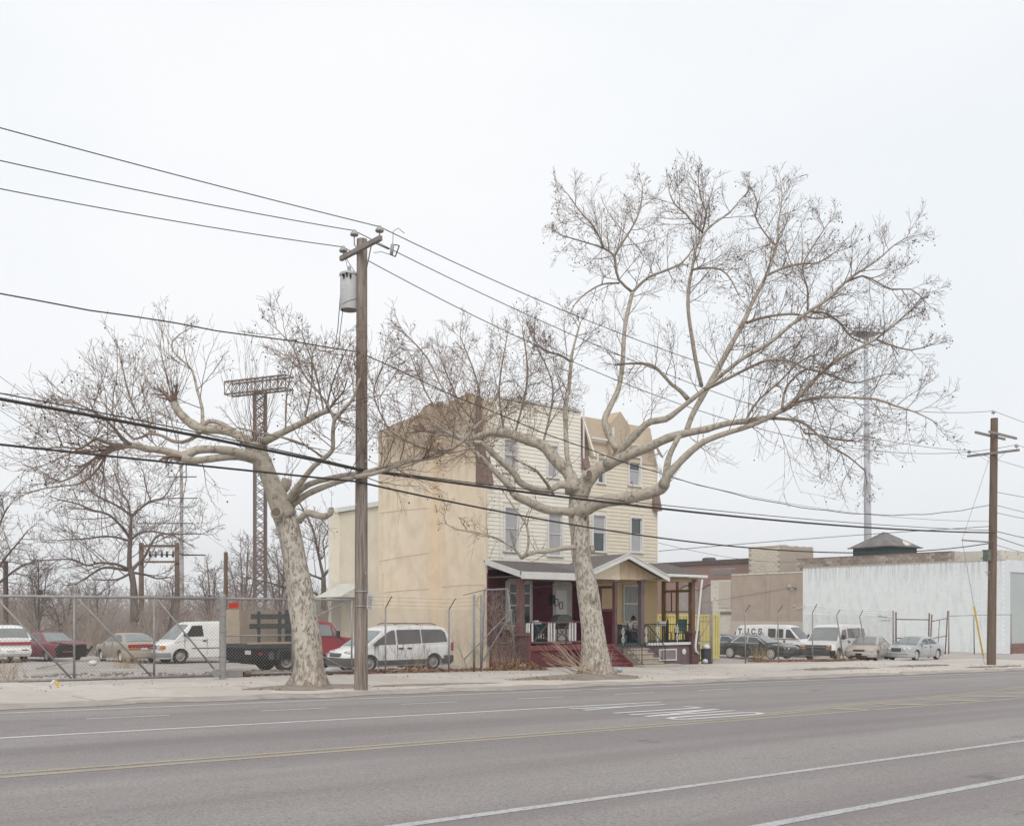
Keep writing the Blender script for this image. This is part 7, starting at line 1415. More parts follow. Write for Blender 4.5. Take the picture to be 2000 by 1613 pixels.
sideletters(tv, 'T.U.C.S.', -2.6, 1.46, .25, .36, .068, .08, mat('letter_navy', (.03, .04, .10), .5, var=.1), True)
sideletters(tv, 'CLEANING SERVICE INC.', -2.58, 1.26, .073, .11, .03, .022, mat('letter_red', (.30, .10, .09), .5, var=.1))
mb = MB()
for k in range(4): mb.b2((.85, -1.012, .82 - .1 * k), (1.5, -1.0, .85 - .1 * k))
mb.obj('small_print', mat('faded_print', (.45, .3, .29), .5, var=.1), tv.t)
tv.sbox('side_trim', mat('trim_brown', (.16, .12, .11), .5, var=.1), -2.6, 1.9, 1.13, 1.17, .012).sbox('door_handle', m_black, .82, .92, .9, 1.05, .02); tv.bumper(.3, .6, m_black); tv.front('grille', m_black, -.6, .6, .65, .9); tv.front('headlight', m_lamp, .62, .88, .68, .9, both=True); mb = MB(); mb.b2((-2.86, -.98, 1.2), (-2.80, -.9, 1.6)); mb.obj('tail_light', m_redl, tv.t)
# white passenger van facing the camera
x, y, z = rl(1630, 62.5)
ev = Car('passenger_van', 'white passenger van with black bumper and amber indicators facing the street', 'van', (x, y, z), R(191), 5.7, 2.0, [(-2.85, 1.2), (1.0, 1.2), (1.5, 1.18), (2.4, 1.04), (2.75, .98), (2.85, .85)], .28, (-1.7, 1.78), .38, px_, nose=.8, tail=.92, taper=(.1, .06))
ev.rims(mat('tan_dusty_rim', (.33, .27, .19), .8, var=.15)).cabin([(-2.83, 1.15), (-2.72, 1.85), (-2.5, 2.06), (-1, 2.1), (.8, 2.07), (1.1, 1.98), (1.9, 1.1)], .985, .85).slopewin(1.16, 1.86, 'windscreen', m_pglass)
ev.sidewin([[(-2.6, 1.3), (-1.9, 1.3), (-1.9, 1.88), (-2.5, 1.86)], [(-1.8, 1.3), (.3, 1.3), (.3, 1.88), (-1.8, 1.9)], [(.45, 1.28), (1.5, 1.24), (1.1, 1.8), (.5, 1.84)]], mat('brown_glass', (.05, .043, .04), .1, col2=(.16, .15, .14), scale=2.4, spec=.8))
ev.bumper(.28, .62, m_black, off=.12, back=.45); ev.front('grille', m_black, -.62, .62, .64, .93, .03); ev.front('grille_bar', m_chrome, -.6, .6, .79, .83, .045); ev.front('headlight_housing', m_black, .62, .93, .64, .93, .02, both=True); ev.front('headlight', m_lamp, .66, .9, .82, .91, .04, both=True); ev.front('indicator', m_amber, .63, .92, .67, .78, .04, both=True); ev.mirror(1.3, 1.38, m_black, sz=(.1, .18, .28)); seam(ev, (.38, 1.45), .5, 1.2); ev.sbox('door_handle', m_black, .12, .24, 1.0, 1.14, .02)
# beige sedan and silver saloon
x, y, z = rl(1697, 62.5); pbe = paint('champagne_paint', (.36, .325, .28), .35, dirt=.15)
be = Car('sedan', 'champagne coloured sedan squeezed between the passenger van and silver saloon', 'car', (x, y, z), R(197), 4.6, 1.76, [(-2.3, .92), (-1.4, .98), (.7, .95), (1.8, .86), (2.2, .74), (2.3, .62)], .2, (-1.35, 1.35), .32, pbe, taper=(.18, .12))
be.rims(m_rimD, 7).cabin([(-1.7, .97), (-1.05, 1.36), (-.5, 1.43), (.2, 1.41), (1.25, .94)], .81, .6).slopewin(.32, 1.2, 'windscreen', m_pglass).sidewin(jw, m_pglass); be.front('grille', m_black, -.32, .32, .58, .67); be.front('headlight', m_lamp, .42, .8, .57, .68, both=True); be.bumper(.22, .52, pbe, off=.07); be.front('number_plate', m_black, -.18, .18, .34, .46, .1); be.front('air_intake', m_black, -.5, .5, .26, .32, .085); be.mirror(.8, 1.0, pbe); seam(be, (-.27, .85), .35, .92)
x, y, z = rl(1786, 64); ps = paint('silver_paint', (.36, .37, .38), .25, dirt=.06)
ms = Car('sedan', 'silver saloon with four round headlights behind the rusty gate', 'car', (x, y, z), R(183), 4.8, 1.8, [(-2.4, .92), (-1.6, .98), (.7, .96), (1.7, .9), (2.2, .8), (2.4, .62)], .19, (-1.4, 1.45), .335, ps, taper=(.2, .14), nose=.72)
ms.rims(m_rimS, 8, rr=.7).cabin([(-1.8, .97), (-1.1, 1.38), (-.6, 1.45), (.2, 1.43), (1.2, .95)], .82, .62).slopewin(.3, 1.15, 'windscreen', m_pglass).sidewin(jw, m_cglass); ms.front('grille', m_dgrey, -.3, .3, .56, .76, .02); ms.front('grille_trim', m_chrome, -.32, .32, .76, .79, .03)
for sd in (1, -1):
    for y0, r_, xx in ((.46, .105, 2.33), (.70, .13, 2.27)): mb = MB(); mb.lathe([(0, .07), (r_ * .8, .05), (r_, .0), (r_, -.16)], 16); mb.v = [(xx + z_, sd * y0 + x_, .68 + y_ * 1.1) for x_, y_, z_ in mb.v]; mb.obj('headlight', m_lamp, ms.t, True)
ms.bumper(.2, .5, ps, off=.08); ms.front('bumper_trim', m_dgrey, -.75, .75, .42, .44, .1); ms.mirror(.8, 1.02, ps); seam(ms, (-.27, .85), .35, .93); ms.sbox('door_handle', m_dgrey, -.5, -.34, .8, .83, .015).sbox('door_handle', m_dgrey, .32, .5, .8, .83, .015)
# ================================================================== BUILDINGS OF THE RIGHT LOT
m_wwall = brickmat('white_painted_block', (.715, .75, .745), (.75, .78, .775), (.60, .635, .63), .42, .2, .012, (1, 2), bump=.5, var=.06)
gradmask(m_wwall, (.33, .325, .32), 2, 6.6, 8.6, 1.5, .46, .62, .7, (1, 2.6, .16))      # run-off streaks below the coping
overlay(m_wwall, (.50, .525, .53), 1.3, .48, .72, .55, stretch=(1, 1.4, .4), detail=8)
overlay(m_wwall, (.70, .72, .71), 2.5, .56, .72, .5, detail=7)
m_wface = mat('white_render', (.62, .64, .655), .8, var=.05, scale=1.5, bump=.2)
m_tanw = mat('tan_wall', (.345, .275, .22), .92, col2=(.41, .335, .27), scale=.8, bump=.3, bscale=18)
overlay(m_tanw, (.20, .17, .145), .8, .54, .75, .7, stretch=(1, 1.6, .12), detail=7)
m_paletan = mat('pale_tan_paint', (.45, .39, .33), .9, col2=(.50, .44, .375), scale=1.2)
m_oldw = mat('peeling_paint', (.53, .49, .42), .9, col2=(.60, .56, .49), scale=1.2, bump=.3); overlay(m_oldw, (.30, .16, .11), 2.2, .58, .66, .85, detail=8)
m_blockc = mat('tan_block', (.27, .22, .18), .92, col2=(.36, .30, .255), scale=1.3, bump=.3, rand=.3)
m_blockl = mat('pale_block', (.52, .465, .375), .92, col2=(.585, .53, .435), scale=1.2, bump=.3, rand=.07)
m_mort = mat('mortar', (.47, .43, .37), .95, var=.12, scale=4)
m_mort2 = mat('dark_mortar', (.36, .32, .26), .95, var=.12, scale=4)
m_redb = brickmat('old_red_brick', (.21, .105, .08), (.27, .145, .115), (.30, .24, .21), .22, .075, .012, (1, 2), bump=.4)
m_roofd = mat('roof_felt', (.10, .095, .092), .95, var=.2, scale=2)
m_grn = mat('cupola_green', (.012, .06, .058), .6, var=.2, scale=3); m_crf = mat('cupola_shingle', (.11, .10, .098), .9, col2=(.20, .185, .175), scale=.9, bump=.4)
WX = 91.3; gW = gz(WX) - .3
def bt(x0, y0, z0, x1, y1, z1): mb = MB(); mb.b2((x0, y0, z0), (x1, y1, z1)); return mb
bw = thing('warehouse', 'long low warehouse with a white painted side wall and block parapet', 'building', (WX, 42, gW))
yA, yB, yC = onX(1958, 1273, WX).y, onX(1568, 1200, WX).y, onX(1428, 1200, WX).y
zt = 6.65
tobj(bw, bt(WX, yA, gW - .3, WX + .4, yB, zt), 'white_wall', m_wwall, label='white painted block wall with dark run-off streaks')
tobj(bw, bt(WX - .04, yA - .02, zt, WX + .45, yB, zt + .1), 'coping', m_mort)
tobj(bw, bt(WX + .05, yB + .01, gW - .3, WX + .4, yC, zt - .45), 'tan_wall', m_tanw, label='tan upper wall beside the white one')
tobj(bw, bt(WX - .0, yB + .02, gW - .3, WX + .049, yC, 1.15), 'painted_band', m_paletan)
tobj(bw, bt(WX + .0, yB, zt - .45, WX + .42, yC, zt - .3), 'coping', m_oldw)
yD = onX(1386, 1200, WX).y
tobj(bw, bt(WX + .2, yC + .02, gW - .3, WX + .6, yD, zt - .9), 'old_wall', m_oldw, label='peeling pale wall end at the far corner')
tobj(bw, bt(WX + .15, yC + .1, 2.6, WX + .199, yD - 1.2, zt - 1.1), 'patched_panel', m_paletan)
tobj(bw, bt(WX + .12, yC + .1, 1.9, WX + .198, yD - 1.4, 2.2), 'rusty_lintel', m_rust)
# front facade to the street, beyond the corner pilaster
fx1 = WX + 40
tobj(bw, bt(WX + .4, yA + .05, gW - .3, WX + 1.6, yA + .5, zt - .1), 'front_pilaster', m_wface)
mint = brickmat('mint_block', (.40, .44, .425), (.42, .455, .44), (.37, .405, .395), .42, .2, .01, (0, 2), bump=.3, var=.05); overlay(mint, (.36, .37, .42), .12, .5, .62, .5)
tobj(bw, bt(WX + 1.6, yA + .12, gW + 1.05, fx1, yA + .5, zt - 1.0), 'front_wall', mint, label='pale green block front of the warehouse')
tobj(bw, bt(WX + 1.6, yA + .05, zt - 1.0, fx1, yA + .5, zt + .1), 'front_band', m_wface)
bb = mat('front_brick', (.20, .10, .085), .85, col2=(.27, .15, .13), scale=2, rand=.12)
mb = MB(); mb.box((0, 0, 0), (.9, .2, .10)); pb_ = mb.obj('brick', bb); bme = pb_.data; bpy.data.objects.remove(pb_)
for j in range(9):
    for i in range(8): inst('brick', bme, bw, (WX + 2.08 + .93 * i + (.4 if j % 2 else 0) - bw.location.x, yA + .1 - bw.location.y, gW + .02 + .118 * j + .05 - bw.location.z))
tobj(bw, bt(WX + 1.61, yA + .09, gW - .3, fx1, yA + .45, gW + 1.05), 'brick_base', m_mort2)
tobj(bw, bt(WX + .4, yA + .5, gW, WX + 40, yC, zt - .6), 'roof', m_roofd)
# block parapet behind the white wall: one object per block
PX = WX + 2.2; y0, y1 = onX(1858, 1080, PX).y, onX(1556, 1100, PX).y; pz0, pz1 = 6.0, 7.75
tobj(bw, bt(PX + .02, y0, pz0 - .4, PX + .3, y1, pz1 - .03), 'parapet_core', m_mort)
mb = MB(); mb.box((0, 0, 0), (.06, .60, .27)); o = mb.obj('concrete_block', m_blockc); cbm = o.data; bpy.data.objects.remove(o)
rr = random.Random(5); nrow = 6; bl_l = .64; nb = int((y1 - y0) / bl_l)
for j in range(nrow):
    for i in range(nb):
        yy = y0 + bl_l * (i + .5) + (bl_l / 2 if j % 2 else 0)
        if yy > y1 - .3 or rr.random() < .03: continue
        inst('concrete_block', cbm, bw, (PX - bw.location.x + rr.uniform(-.012, .012), yy - bw.location.y, pz0 + .16 + .295 * j - bw.location.z))
tobj(bw, bt(PX - .06, y0 - .05, pz1, PX + .34, y1, pz1 + .08), 'parapet_cap', mat('reddish_cap', (.23, .15, .14), .9, var=.15))
tobj(bw, bt(PX, y0 - .3, pz0 - .2, PX + 45, y0 - .02, pz1 + .05), 'street_parapet', brickmat('patched_parapet', (.30, .22, .19), (.36, .28, .25), (.40, .35, .31), .42, .2, .02, (0, 2), bump=.4), label='patched brick parapet turning along the street front')
tobj(bw, bt(PX - .0, y0 - 4.6, zt + .1, PX + 45, y0 - .31, zt + 1.05), 'step_wall', m_oldw)
# pale block stair tower
tx, ty_ = WX + 2.7, onX(1523, 1070, WX + 2.7).y; ty1 = onX(1462, 1070, tx).y; tx1 = onY(1588, 1075, ty_).x; tz1 = 9.35
tobj(bw, bt(tx + .02, ty_ + .02, 5.5, tx1 - .02, ty1, tz1 - .04), 'stair_tower', m_mort2, label='stair tower of pale blocks on the roof')
mb = MB(); mb.box((0, 0, 0), (.05, .60, .27)); o = mb.obj('concrete_block', m_blockl); cb2 = o.data; bpy.data.objects.remove(o)
n2 = int((ty1 - ty_) / .63)
for j in range(11):
    for i in range(n2):
        yy = ty_ + .32 + .63 * i + (.3 if j % 2 else 0)
        if yy < ty1 - .3: inst('concrete_block', cb2, bw, (tx - bw.location.x + rr.uniform(-.008, .008), yy - bw.location.y, 6.2 + .29 * j - bw.location.z))
tobj(bw, bt(tx + .0, ty_ - .03, 5.5, tx1, ty_ + .019, tz1 - .02), 'tower_render', mat('tower_shaded_tan', (.36, .30, .245), .92, col2=(.42, .355, .29), scale=1.2))  # street face: tan darkened, its shade from the sun put into the colour
mb = MB()
for k in range(9): mb.box((tx + .4 + (tx1 - tx - .6) * k / 8, ty_ + .2, tz1 + rr.uniform(.0, .12)), (.6, .4, .14))
mb.b2((tx - .03, ty_ + .0, tz1 - .03), (tx + .3, ty1, tz1 + .1)); tobj(bw, mb, 'broken_coping', m_blockl)
tobj(bw, bt(tx1 + .1, ty_ + 1, zt, tx1 + 9, ty_ + 1.3, pz1 + .45), 'roof_edge', m_redb)
# cupola
cx, cy = WX + 14, onX(1728, 1070, WX + 14).y; rz = 0; hw = 2.4; ez = CZ + (HOR - 1068) / F * (cx * CA + cy * SA); az = CZ + (HOR - 1041) / F * (cx * CA + cy * SA)
cu = thing('cupola', 'dark green roof house with a grey hipped roof on the warehouse', 'roof house', (cx, cy, 6.2)); M3 = Matrix.Rotation(R(-6), 3, 'Z')
q = lambda x, y, z: tuple(M3 @ Vector((x, y, 0)) + Vector((0, 0, z - 6.2)))
mb = MB(); mb.add([q(-hw, -hw, 6), q(hw, -hw, 6), q(hw, hw, 6), q(-hw, hw, 6), q(-hw, -hw, ez), q(hw, -hw, ez), q(hw, hw, ez), q(-hw, hw, ez)], [(0, 1, 5, 4), (1, 2, 6, 5), (2, 3, 7, 6), (3, 0, 4, 7)]); mb.obj('wall', m_grn, cu)
ov = hw + .4; mb = MB(); mb.add([q(-ov, -ov, ez - .12), q(ov, -ov, ez - .12), q(ov, ov, ez - .12), q(-ov, ov, ez - .12), q(-.3, 0, az + .1), q(.3, 0, az + .1)], [(0, 1, 5, 4), (1, 2, 5), (2, 3, 4, 5), (3, 0, 4), (3, 2, 1, 0)]); mb.obj('roof', m_crf, cu)
mb = MB()
for a, b in (((-ov, -ov), (ov, -ov)), ((-ov, ov), (-ov, -ov)), ((ov, -ov), (ov, ov))): mb.bar(q(*a, ez - .14), q(*b, ez - .14), .14, .12)
mb.obj('eaves', m_roofd, cu); mb = MB(); mb.add([q(.3, -ov * .95, ez), q(1.7, -ov * .8, ez + .25), q(1.0, -ov * .55, ez + .75), q(.2, -ov * .8, ez + .2)], [(0, 1, 2, 3)]); mb.obj('patch', m_oldw, cu)
# security light and scrawl on the tan wall, notices on the white wall
c = onX(1556, 1150, WX); t = thing('wall_lamp', 'small grey floodlight bracketed to the tan wall', 'lamp', c); mb = MB(); mb.bar((0, 0, 0), (-1.0, .2, .25), .07); mb.obj('bracket', m_iron, t); mb = MB(); mb.lathe([(.1, -.2), (.3, .12), (.28, .2)], 10, (-1.15, .2, .2), 'X'); mb.obj('lamp_head', m_plat, t); mb = MB(); mb.tube([(0, .1, 0), (-.05, .7, -.25), (-.05, 1.2, .1), (-.05, 5, -.4), (-.05, 12.5, -1.3)], .014, 4); mb.obj('lamp_wire', m_wire, t)
mb = MB(); c0 = onX(1550, 1187, WX - .02); mb.tube([c0 + Vector((0, .42 * math.cos(k * .7) * (1 if k < 7 else .4) - (k > 6) * .3 * (k - 6), .3 * math.sin(k * .7) * (1 if k < 7 else .3))) for k in range(12)], .028, 4); tag(mb.obj('graffiti', m_white), 'white scrawled graffiti loop on the tan wall', 'graffiti')
mb = MB(); c0 = onX(1722, 1206, WX - .012)
for dz, segs in ((.05, ((0, .42, .09), (.02, -.6, 0))), (-.3, ((.1, -.1, 0), (-.15, -.55, 0), (-.62, -.9, 0)))):
    for a, b, up_ in segs: mb.b2((c0.x - .004, c0.y + min(a, b), c0.z + dz + up_), (c0.x, c0.y + max(a, b), c0.z + dz + .07 + up_))
tag(mb.obj('painted_notice', mat('notice_grey', (.25, .24, .24), .8, var=.2)), 'two faint lines of small painted lettering on the white wall', 'lettering')
# old brick mill behind
BX = 97.5; yb0, yb1 = onX(1470, 1100, BX).y, onX(1268, 1100, BX).y; bzt = CZ + (HOR - 1104) / F * 126
ml = thing('brick_mill', 'old red brick mill with arched windows behind the house porch', 'building', (BX, yb0, gW)); tobj(ml, bt(BX, yb0, gW, BX + 20, yb1 + 40, bzt), 'wall', m_redb); tobj(ml, bt(BX - .2, yb0, bzt, BX + 20, yb1 + 40, bzt + .5), 'cornice', mat('dark_cornice', (.10, .075, .07), .9, var=.2))
for px in (1345, 1390, 1440):
    yy = onX(px, 1120, BX).y; n = 8; w2 = 1.5; top_ = [(yy + w2 - 2 * w2 * i / n, 4.9 + .7 * (1 - (2 * i / n - 1) ** 2)) for i in range(n + 1)]
    mb = MB(); mb.prism([(yy - w2, 1.5), (yy + w2, 1.5)] + top_, -.06, (BX, 0, 0), (0, 1, 0), (0, 0, 1)); wo_ = tobj(ml, mb, 'window', mat('mill_board', (.30, .26, .235), .8, var=.15, scale=1))
    mb = MB(); mb.tube([(BX - .07, a, b) for a, b in top_], .16, 4); tobj(ml, mb, 'window_arch', m_redb, parent=wo_)
c = P(1392, 1103, 128); mb = MB(); mb.lathe([(.3, -.3), (.3, .1), (.85, .15), (.85, .45), (.6, .55), (0, .55)], 12, (BX + 3, c.y, bzt + .5)); tag(mb.obj('roof_vent', m_roofd, None, 'auto'), 'squat dark roof ventilator on the brick mill', 'vent')
t = thing('razor_wire', 'coil of razor wire along the top of the pale corner wall', 'razor wire', (WX, yC, zt)); mb = MB()
mb.tube([(.2 + .42 * math.cos(k * .9), (yD - yC) * (k / 130) - .2 - 9 * 0, -.25 + .42 * math.sin(k * .9) + .25) for k in range(130)], .028, 3); mb.obj('coil', m_galv, t)
# far factory block glimpsed through the porch screen
hb = P(1300, 1203, 150); fb_ = thing('factory_building', 'grey far building glimpsed through the porch screen', 'building', (hb.x + 6, hb.y + 12, gW)); mb = MB(); mb.box((0, 0, 4), (16, 10, 8)); mb.obj('wall', m_paletan, fb_); mb = MB(); mb.box((0, 0, 8.2), (16.6, 10.6, .4)); mb.obj('roof', m_roofd, fb_)
# yellow steel container beside the house
m_yel = mat('container_yellow', (.54, .46, .15), .6, col2=(.63, .54, .20), scale=1.2); overlay(m_yel, (.40, .30, .12), 2.0, .58, .7, .6, detail=7)
CY = 38.6; xr = onY(1404.5, 1200, CY).x; x0 = 42.4; zc0 = gz(xr, CY); ct = thing('container', 'yellow ribbed steel container behind the wire gate', 'container', (x0, CY, zc0))
mb = MB(); n = int((xr - x0) / .14)
for i in range(n):
    xa, xb = (xr - x0) * i / n, (xr - x0) * (i + 1) / n; mb.quad((xa, .05 if i % 2 else 0, .15), (xb, .05 if i % 2 else 0, .15), (xb, .05 if i % 2 else 0, 2.5), (xa, .05 if i % 2 else 0, 2.5))
    if i: mb.quad((xa, 0, .15), (xa, .05, .15), (xa, .05, 2.5), (xa, 0, 2.5))
mb.obj('side_panel', m_yel, ct); mb = MB(); mb.b2((-.02, -.02, 2.5), (xr - x0 + .02, 2.4, 2.62)); mb.b2((-.02, -.02, .0), (xr - x0 + .02, 2.4, .15)); mb.b2((xr - x0 - .12, -.03, .15), (xr - x0 + .03, .1, 2.5)); mb.b2((-.03, -.03, .15), (.12, .1, 2.5)); mb.obj('frame', m_yel, ct); mb = MB(); mb.b2((.05, .06, .15), (xr - x0, 2.35, 2.5)); mb.obj('shell', m_yel, ct)
# ================================================================== SMALL THINGS
m_skin = mat('skin', (.10, .055, .038), .6, var=.1, scale=6); m_jean = mat('blue_jeans', (.05, .075, .125), .9, col2=(.085, .12, .18), scale=20); m_cap = mat('dark_cap', (.018, .017, .02), .9, var=.2)
m_plaid = mat('plaid_shirt', (.64, .60, .61), .9, var=.05, scale=3)
t_, b_, s_ = tweak(m_plaid); tcn = t_.nodes.new('ShaderNodeTexCoord')
for ax, off in (('X', 0), ('Z', 0)):
    wv = t_.nodes.new('ShaderNodeTexWave'); wv.bands_direction = ax; wv.inputs['Scale'].default_value = 3.6; t_.links.new(tcn.outputs['Object'], wv.inputs['Vector'])
    mr = t_.nodes.new('ShaderNodeMapRange'); mr.inputs['From Min'].default_value = .62; mr.inputs['From Max'].default_value = .75; mr.inputs['To Max'].default_value = .55; t_.links.new(wv.outputs['Fac'], mr.inputs['Value'])
    mxn = t_.nodes.new('ShaderNodeMix'); mxn.data_type = 'RGBA'; mxn.inputs['B'].default_value = (.20, .12, .15, 1); t_.links.new(mr.outputs['Result'], mxn.inputs['Factor']); t_.links.new(b_.inputs['Base Color'].links[0].from_socket, mxn.inputs['A']); t_.links.new(mxn.outputs['Result'], b_.inputs['Base Color'])
def skinned(name, verts, edges, radii, mats, parent, pick, root=0, sub=2):
    me = bpy.data.meshes.new(name); me.from_pydata(verts, edges, []); o = bpy.data.objects.new(name, me); COL.objects.link(o)
    sk = o.modifiers.new('skin', 'SKIN'); sk.use_smooth_shade = True
    ly = me.skin_vertices[0].data if me.skin_vertices else None
    if ly is None:
        bm = bmesh.new(); bm.from_mesh(me); bm.verts.layers.skin.verify(); bm.to_mesh(me); bm.free(); ly = me.skin_vertices[0].data
    for i, r in enumerate(radii): ly[i].radius = r if isinstance(r, tuple) else (r, r); ly[i].use_root = (i == root)
    ss = o.modifiers.new('sub', 'SUBSURF'); ss.levels = ss.render_levels = sub
    dg = bpy.context.evaluated_depsgraph_get(); ev = bpy.data.meshes.new_from_object(o.evaluated_get(dg)); bpy.data.objects.remove(o)
    ev.materials.clear()
    for m in mats: ev.materials.append(m)
    for p in ev.polygons: p.material_index = pick(p.center); p.use_smooth = True
    o = bpy.data.objects.new(name, ev); COL.objects.link(o); o.parent = parent; return o
# seated man: faces the steps, elbows on his knees, head bowed to the right
pc = onY(1229.5, 1262, 34.45); pm_ = thing('person', 'man in plaid shirt, jeans and dark cap sitting bowed on the porch', 'person', (pc.x, 34.62, DZ), R(-72))
# x forward, y left
V = [(0, 0, .50), (.08, 0, .72), (.16, 0, .92), (.22, 0, 1.02), (.26, 0, 1.09),                     # pelvis, waist, chest, neck base, neck
     (.17, .2, .96), (.30, .25, .74), (.44, .12, .64), (.53, .07, .60), (.17, -.2, .96), (.30, -.26, .74), (.44, -.13, .66), (.53, -.08, .64),
     (.02, .10, .48), (.44, .15, .51), (.47, .16, .09), (.60, .17, .04), (.02, -.10, .48), (.44, -.17, .51), (.41, -.18, .09), (.54, -.19, .04)]
E_ = [(0, 1), (1, 2), (2, 3), (3, 4), (2, 5), (5, 6), (6, 7), (7, 8), (2, 9), (9, 10), (10, 11), (11, 12), (0, 13), (13, 14), (14, 15), (15, 16), (0, 17), (17, 18), (18, 19), (19, 20)]
Rr = [(.15, .13), (.14, .12), (.17, .13), (.08, .08), (.058, .058), .08, .055, .044, .03, .08, .055, .044, .03, .095, .075, .05, .045, .095, .075, .05, .045]
def pick(c):
    if c.z < .075: return 3
    if c.z < .60 and not (c.x > .36 and c.z > .575 and abs(c.y) < .16): return 2
    if (c.x > .38 and c.z > .55) or c.z > 1.05: return 1
    return 0
bd = skinned('body', V, E_, Rr, [m_plaid, m_skin, m_jean, m_black], pm_, pick)
mb = MB(); hc = Vector((.34, -.02, 1.19))   # bowed head with a nose, brow, chin and ears
rot = Matrix.Rotation(R(34), 3, 'Y')
def hp(v): return tuple(hc + rot @ Vector(v))
nu, nv = 12, 16
for i in range(nu + 1):
    th = math.pi * i / nu
    for j in range(nv):
        ph = 2 * math.pi * j / nv; x, y, z = .098 * math.sin(th) * math.cos(ph), .078 * math.sin(th) * math.sin(ph), .125 * math.cos(th)
        f = math.cos(ph) * math.sin(th)
        if f > .8 and -.035 < z < .03: x += .024
        if f > .6 and z < -.075: x += .012
        if f > .6 and .02 < z < .045 and abs(y) > .012: x -= .008
        mb.v.append(hp((x, y, z)))
for i in range(nu):
    for j in range(nv): a, b = i * nv + j, i * nv + (j + 1) % nv; mb.f.append((a, a + nv, b + nv, b)); mb.mi.append(0)
hd = mb.obj('head', m_skin, pm_, True)
mb = MB()
for s_ in (1, -1): mb.box(hp((0, s_ * .083, -.005)), (.035, .016, .055), rot=rot)
mb.obj('ear', m_skin, hd, True); mb = MB()
for s_ in (1, -1): mb.box(hp((.094, s_ * .03, .022)), (.008, .022, .01), rot=rot)
mb.box(hp((.1, 0, -.058)), (.008, .045, .01), rot=rot); mb.obj('eyes_and_mouth', m_black, hd)
mb = MB(); n0 = 14
for i in range(5):
    th = math.pi * .5 * i / 4
    for j in range(n0): ph = 2 * math.pi * j / n0; mb.v.append(hp((.108 * math.cos(th) * math.cos(ph) - .004, .088 * math.cos(th) * math.sin(ph), .035 + .10 * math.sin(th))))
for i in range(4):
    for j in range(n0): a, b = i * n0 + j, i * n0 + (j + 1) % n0; mb.f.append((a, b, b + n0, a + n0)); mb.mi.append(0)
mb.add([hp(p) for p in ((.09, -.07, .045), (.185, -.045, .035), (.185, .045, .035), (.09, .07, .045), (.09, -.07, .055), (.185, -.045, .045), (.185, .045, .045), (.09, .07, .055))], [(0, 1, 2, 3), (4, 7, 6, 5), (0, 4, 5, 1), (1, 5, 6, 2), (2, 6, 7, 3)]); mb.obj('cap', m_cap, pm_, True)
for s_, w0 in ((1, Vector((.53, .07, .60))), (-1, Vector((.53, -.08, .64)))):
    mb = MB(); mb.tube([w0 + Vector((-.03, 0, .01)), w0 + Vector((.03, 0, -.01)), w0 + Vector((.07, 0, -.03))], [.026, .034, .03], 8)
    for k in range(4):
        o = w0 + Vector((.065, (k - 1.5) * .018, -.025)); l = (.055, .065, .06, .045)[k]; mb.tube([o, o + Vector((l * .6, 0, -.012)), o + Vector((l * .8, 0, -.045)), o + Vector((l * .55, 0, -.07))], [.011, .0095, .009, .007], 6)
    o = w0 + Vector((.01, -s_ * .032, -.005)); mb.tube([o, o + Vector((.03, -s_ * .025, -.005)), o + Vector((.055, -s_ * .02, -.02))], [.013, .011, .009], 6); mb.obj('hand', m_skin, pm_, True)
# chairs, tables, bins on the porches
def chair(name, label, loc, rz, m, m2=None, h=.44, back=.92):
    t = thing(name, label, 'chair', loc, rz); m2 = m2 or m
    mb = MB(); mb.box((0, 0, h), (.46, .48, .05)); mb.obj('seat', m, t, bevel=.01); mb = MB(); mb.box((-.24, 0, (h + back) / 2 + .04), (.04, .48, back - h - .08), rot=Matrix.Rotation(R(-9), 3, 'Y')); mb.obj('backrest', m, t, bevel=.01)
    for sx in (-.2, .2):
        for sy in (-.21, .21): mb = MB(); mb.bar((sx, sy, 0), (sx, sy, h), .035); mb.obj('leg', m2, t)
    for sy in (-.25, .25): mb = MB(); mb.bar((-.24, sy, h + .2), (.2, sy, h + .2), .04, .03); mb.bar((.19, sy, h), (.19, sy, h + .2), .03); mb.obj('armrest', m2, t)
    return t
m_teal = mat('teal_plastic', (.06, .13, .135), .6, var=.15, scale=5)
chair('porch_chair', 'dark chair under the seated man', (pc.x - .05, 34.68, DZ), R(-72), m_black, back=.85)
c = onY(1331, 1250, 33.9); chair('porch_chair', 'teal high backed chair at the right end of the porch', (c.x, 33.95, DZ), R(-160), m_teal, h=.45, back=1.15)
c = onY(1314, 1250, 34.2); t = thing('side_table', 'low yellowish table beside the teal chair', 'table', (c.x, 34.1, DZ)); mb = MB(); mb.box((0, 0, .5), (.95, .45, .05)); mb.obj('tabletop', mat('yellow_wood', (.45, .34, .12), .6, var=.15, scale=4), t)
for sx in (-.42, .42):
    for sy in (-.18, .18): mb = MB(); mb.bar((sx, sy, 0), (sx, sy, .48), .04); mb.obj('leg', m_frame, t)
c = onY(1303, 1250, 33.9); t = thing('folded_umbrella', 'dark folded umbrella standing on the porch', 'umbrella', (c.x, 33.9, DZ)); mb = MB(); mb.tube([(0, 0, 0), (0, 0, .15), (.02, 0, .9), (.05, 0, 1.15)], [.03, .08, .07, .03], 8); mb.obj('canopy', m_black, t, True); mb = MB(); mb.tube([(.05, 0, 1.1), (.06, 0, 1.3), (.02, 0, 1.38)], .015, 5); mb.obj('handle', m_frame, t)
c = onY(1293, 1250, 34.4); t = thing('white_box', 'white box on a stand against the porch screen', 'box', (c.x, 34.5, DZ)); mb = MB(); mb.box((0, 0, .92), (.55, .4, .22)); mb.obj('box', m_white, t, bevel=.02); mb = MB(); mb.bar((-.2, 0, 0), (-.2, 0, .8), .03); mb.bar((.2, 0, 0), (.2, 0, .8), .03); mb.obj('stand', m_galv2, t)
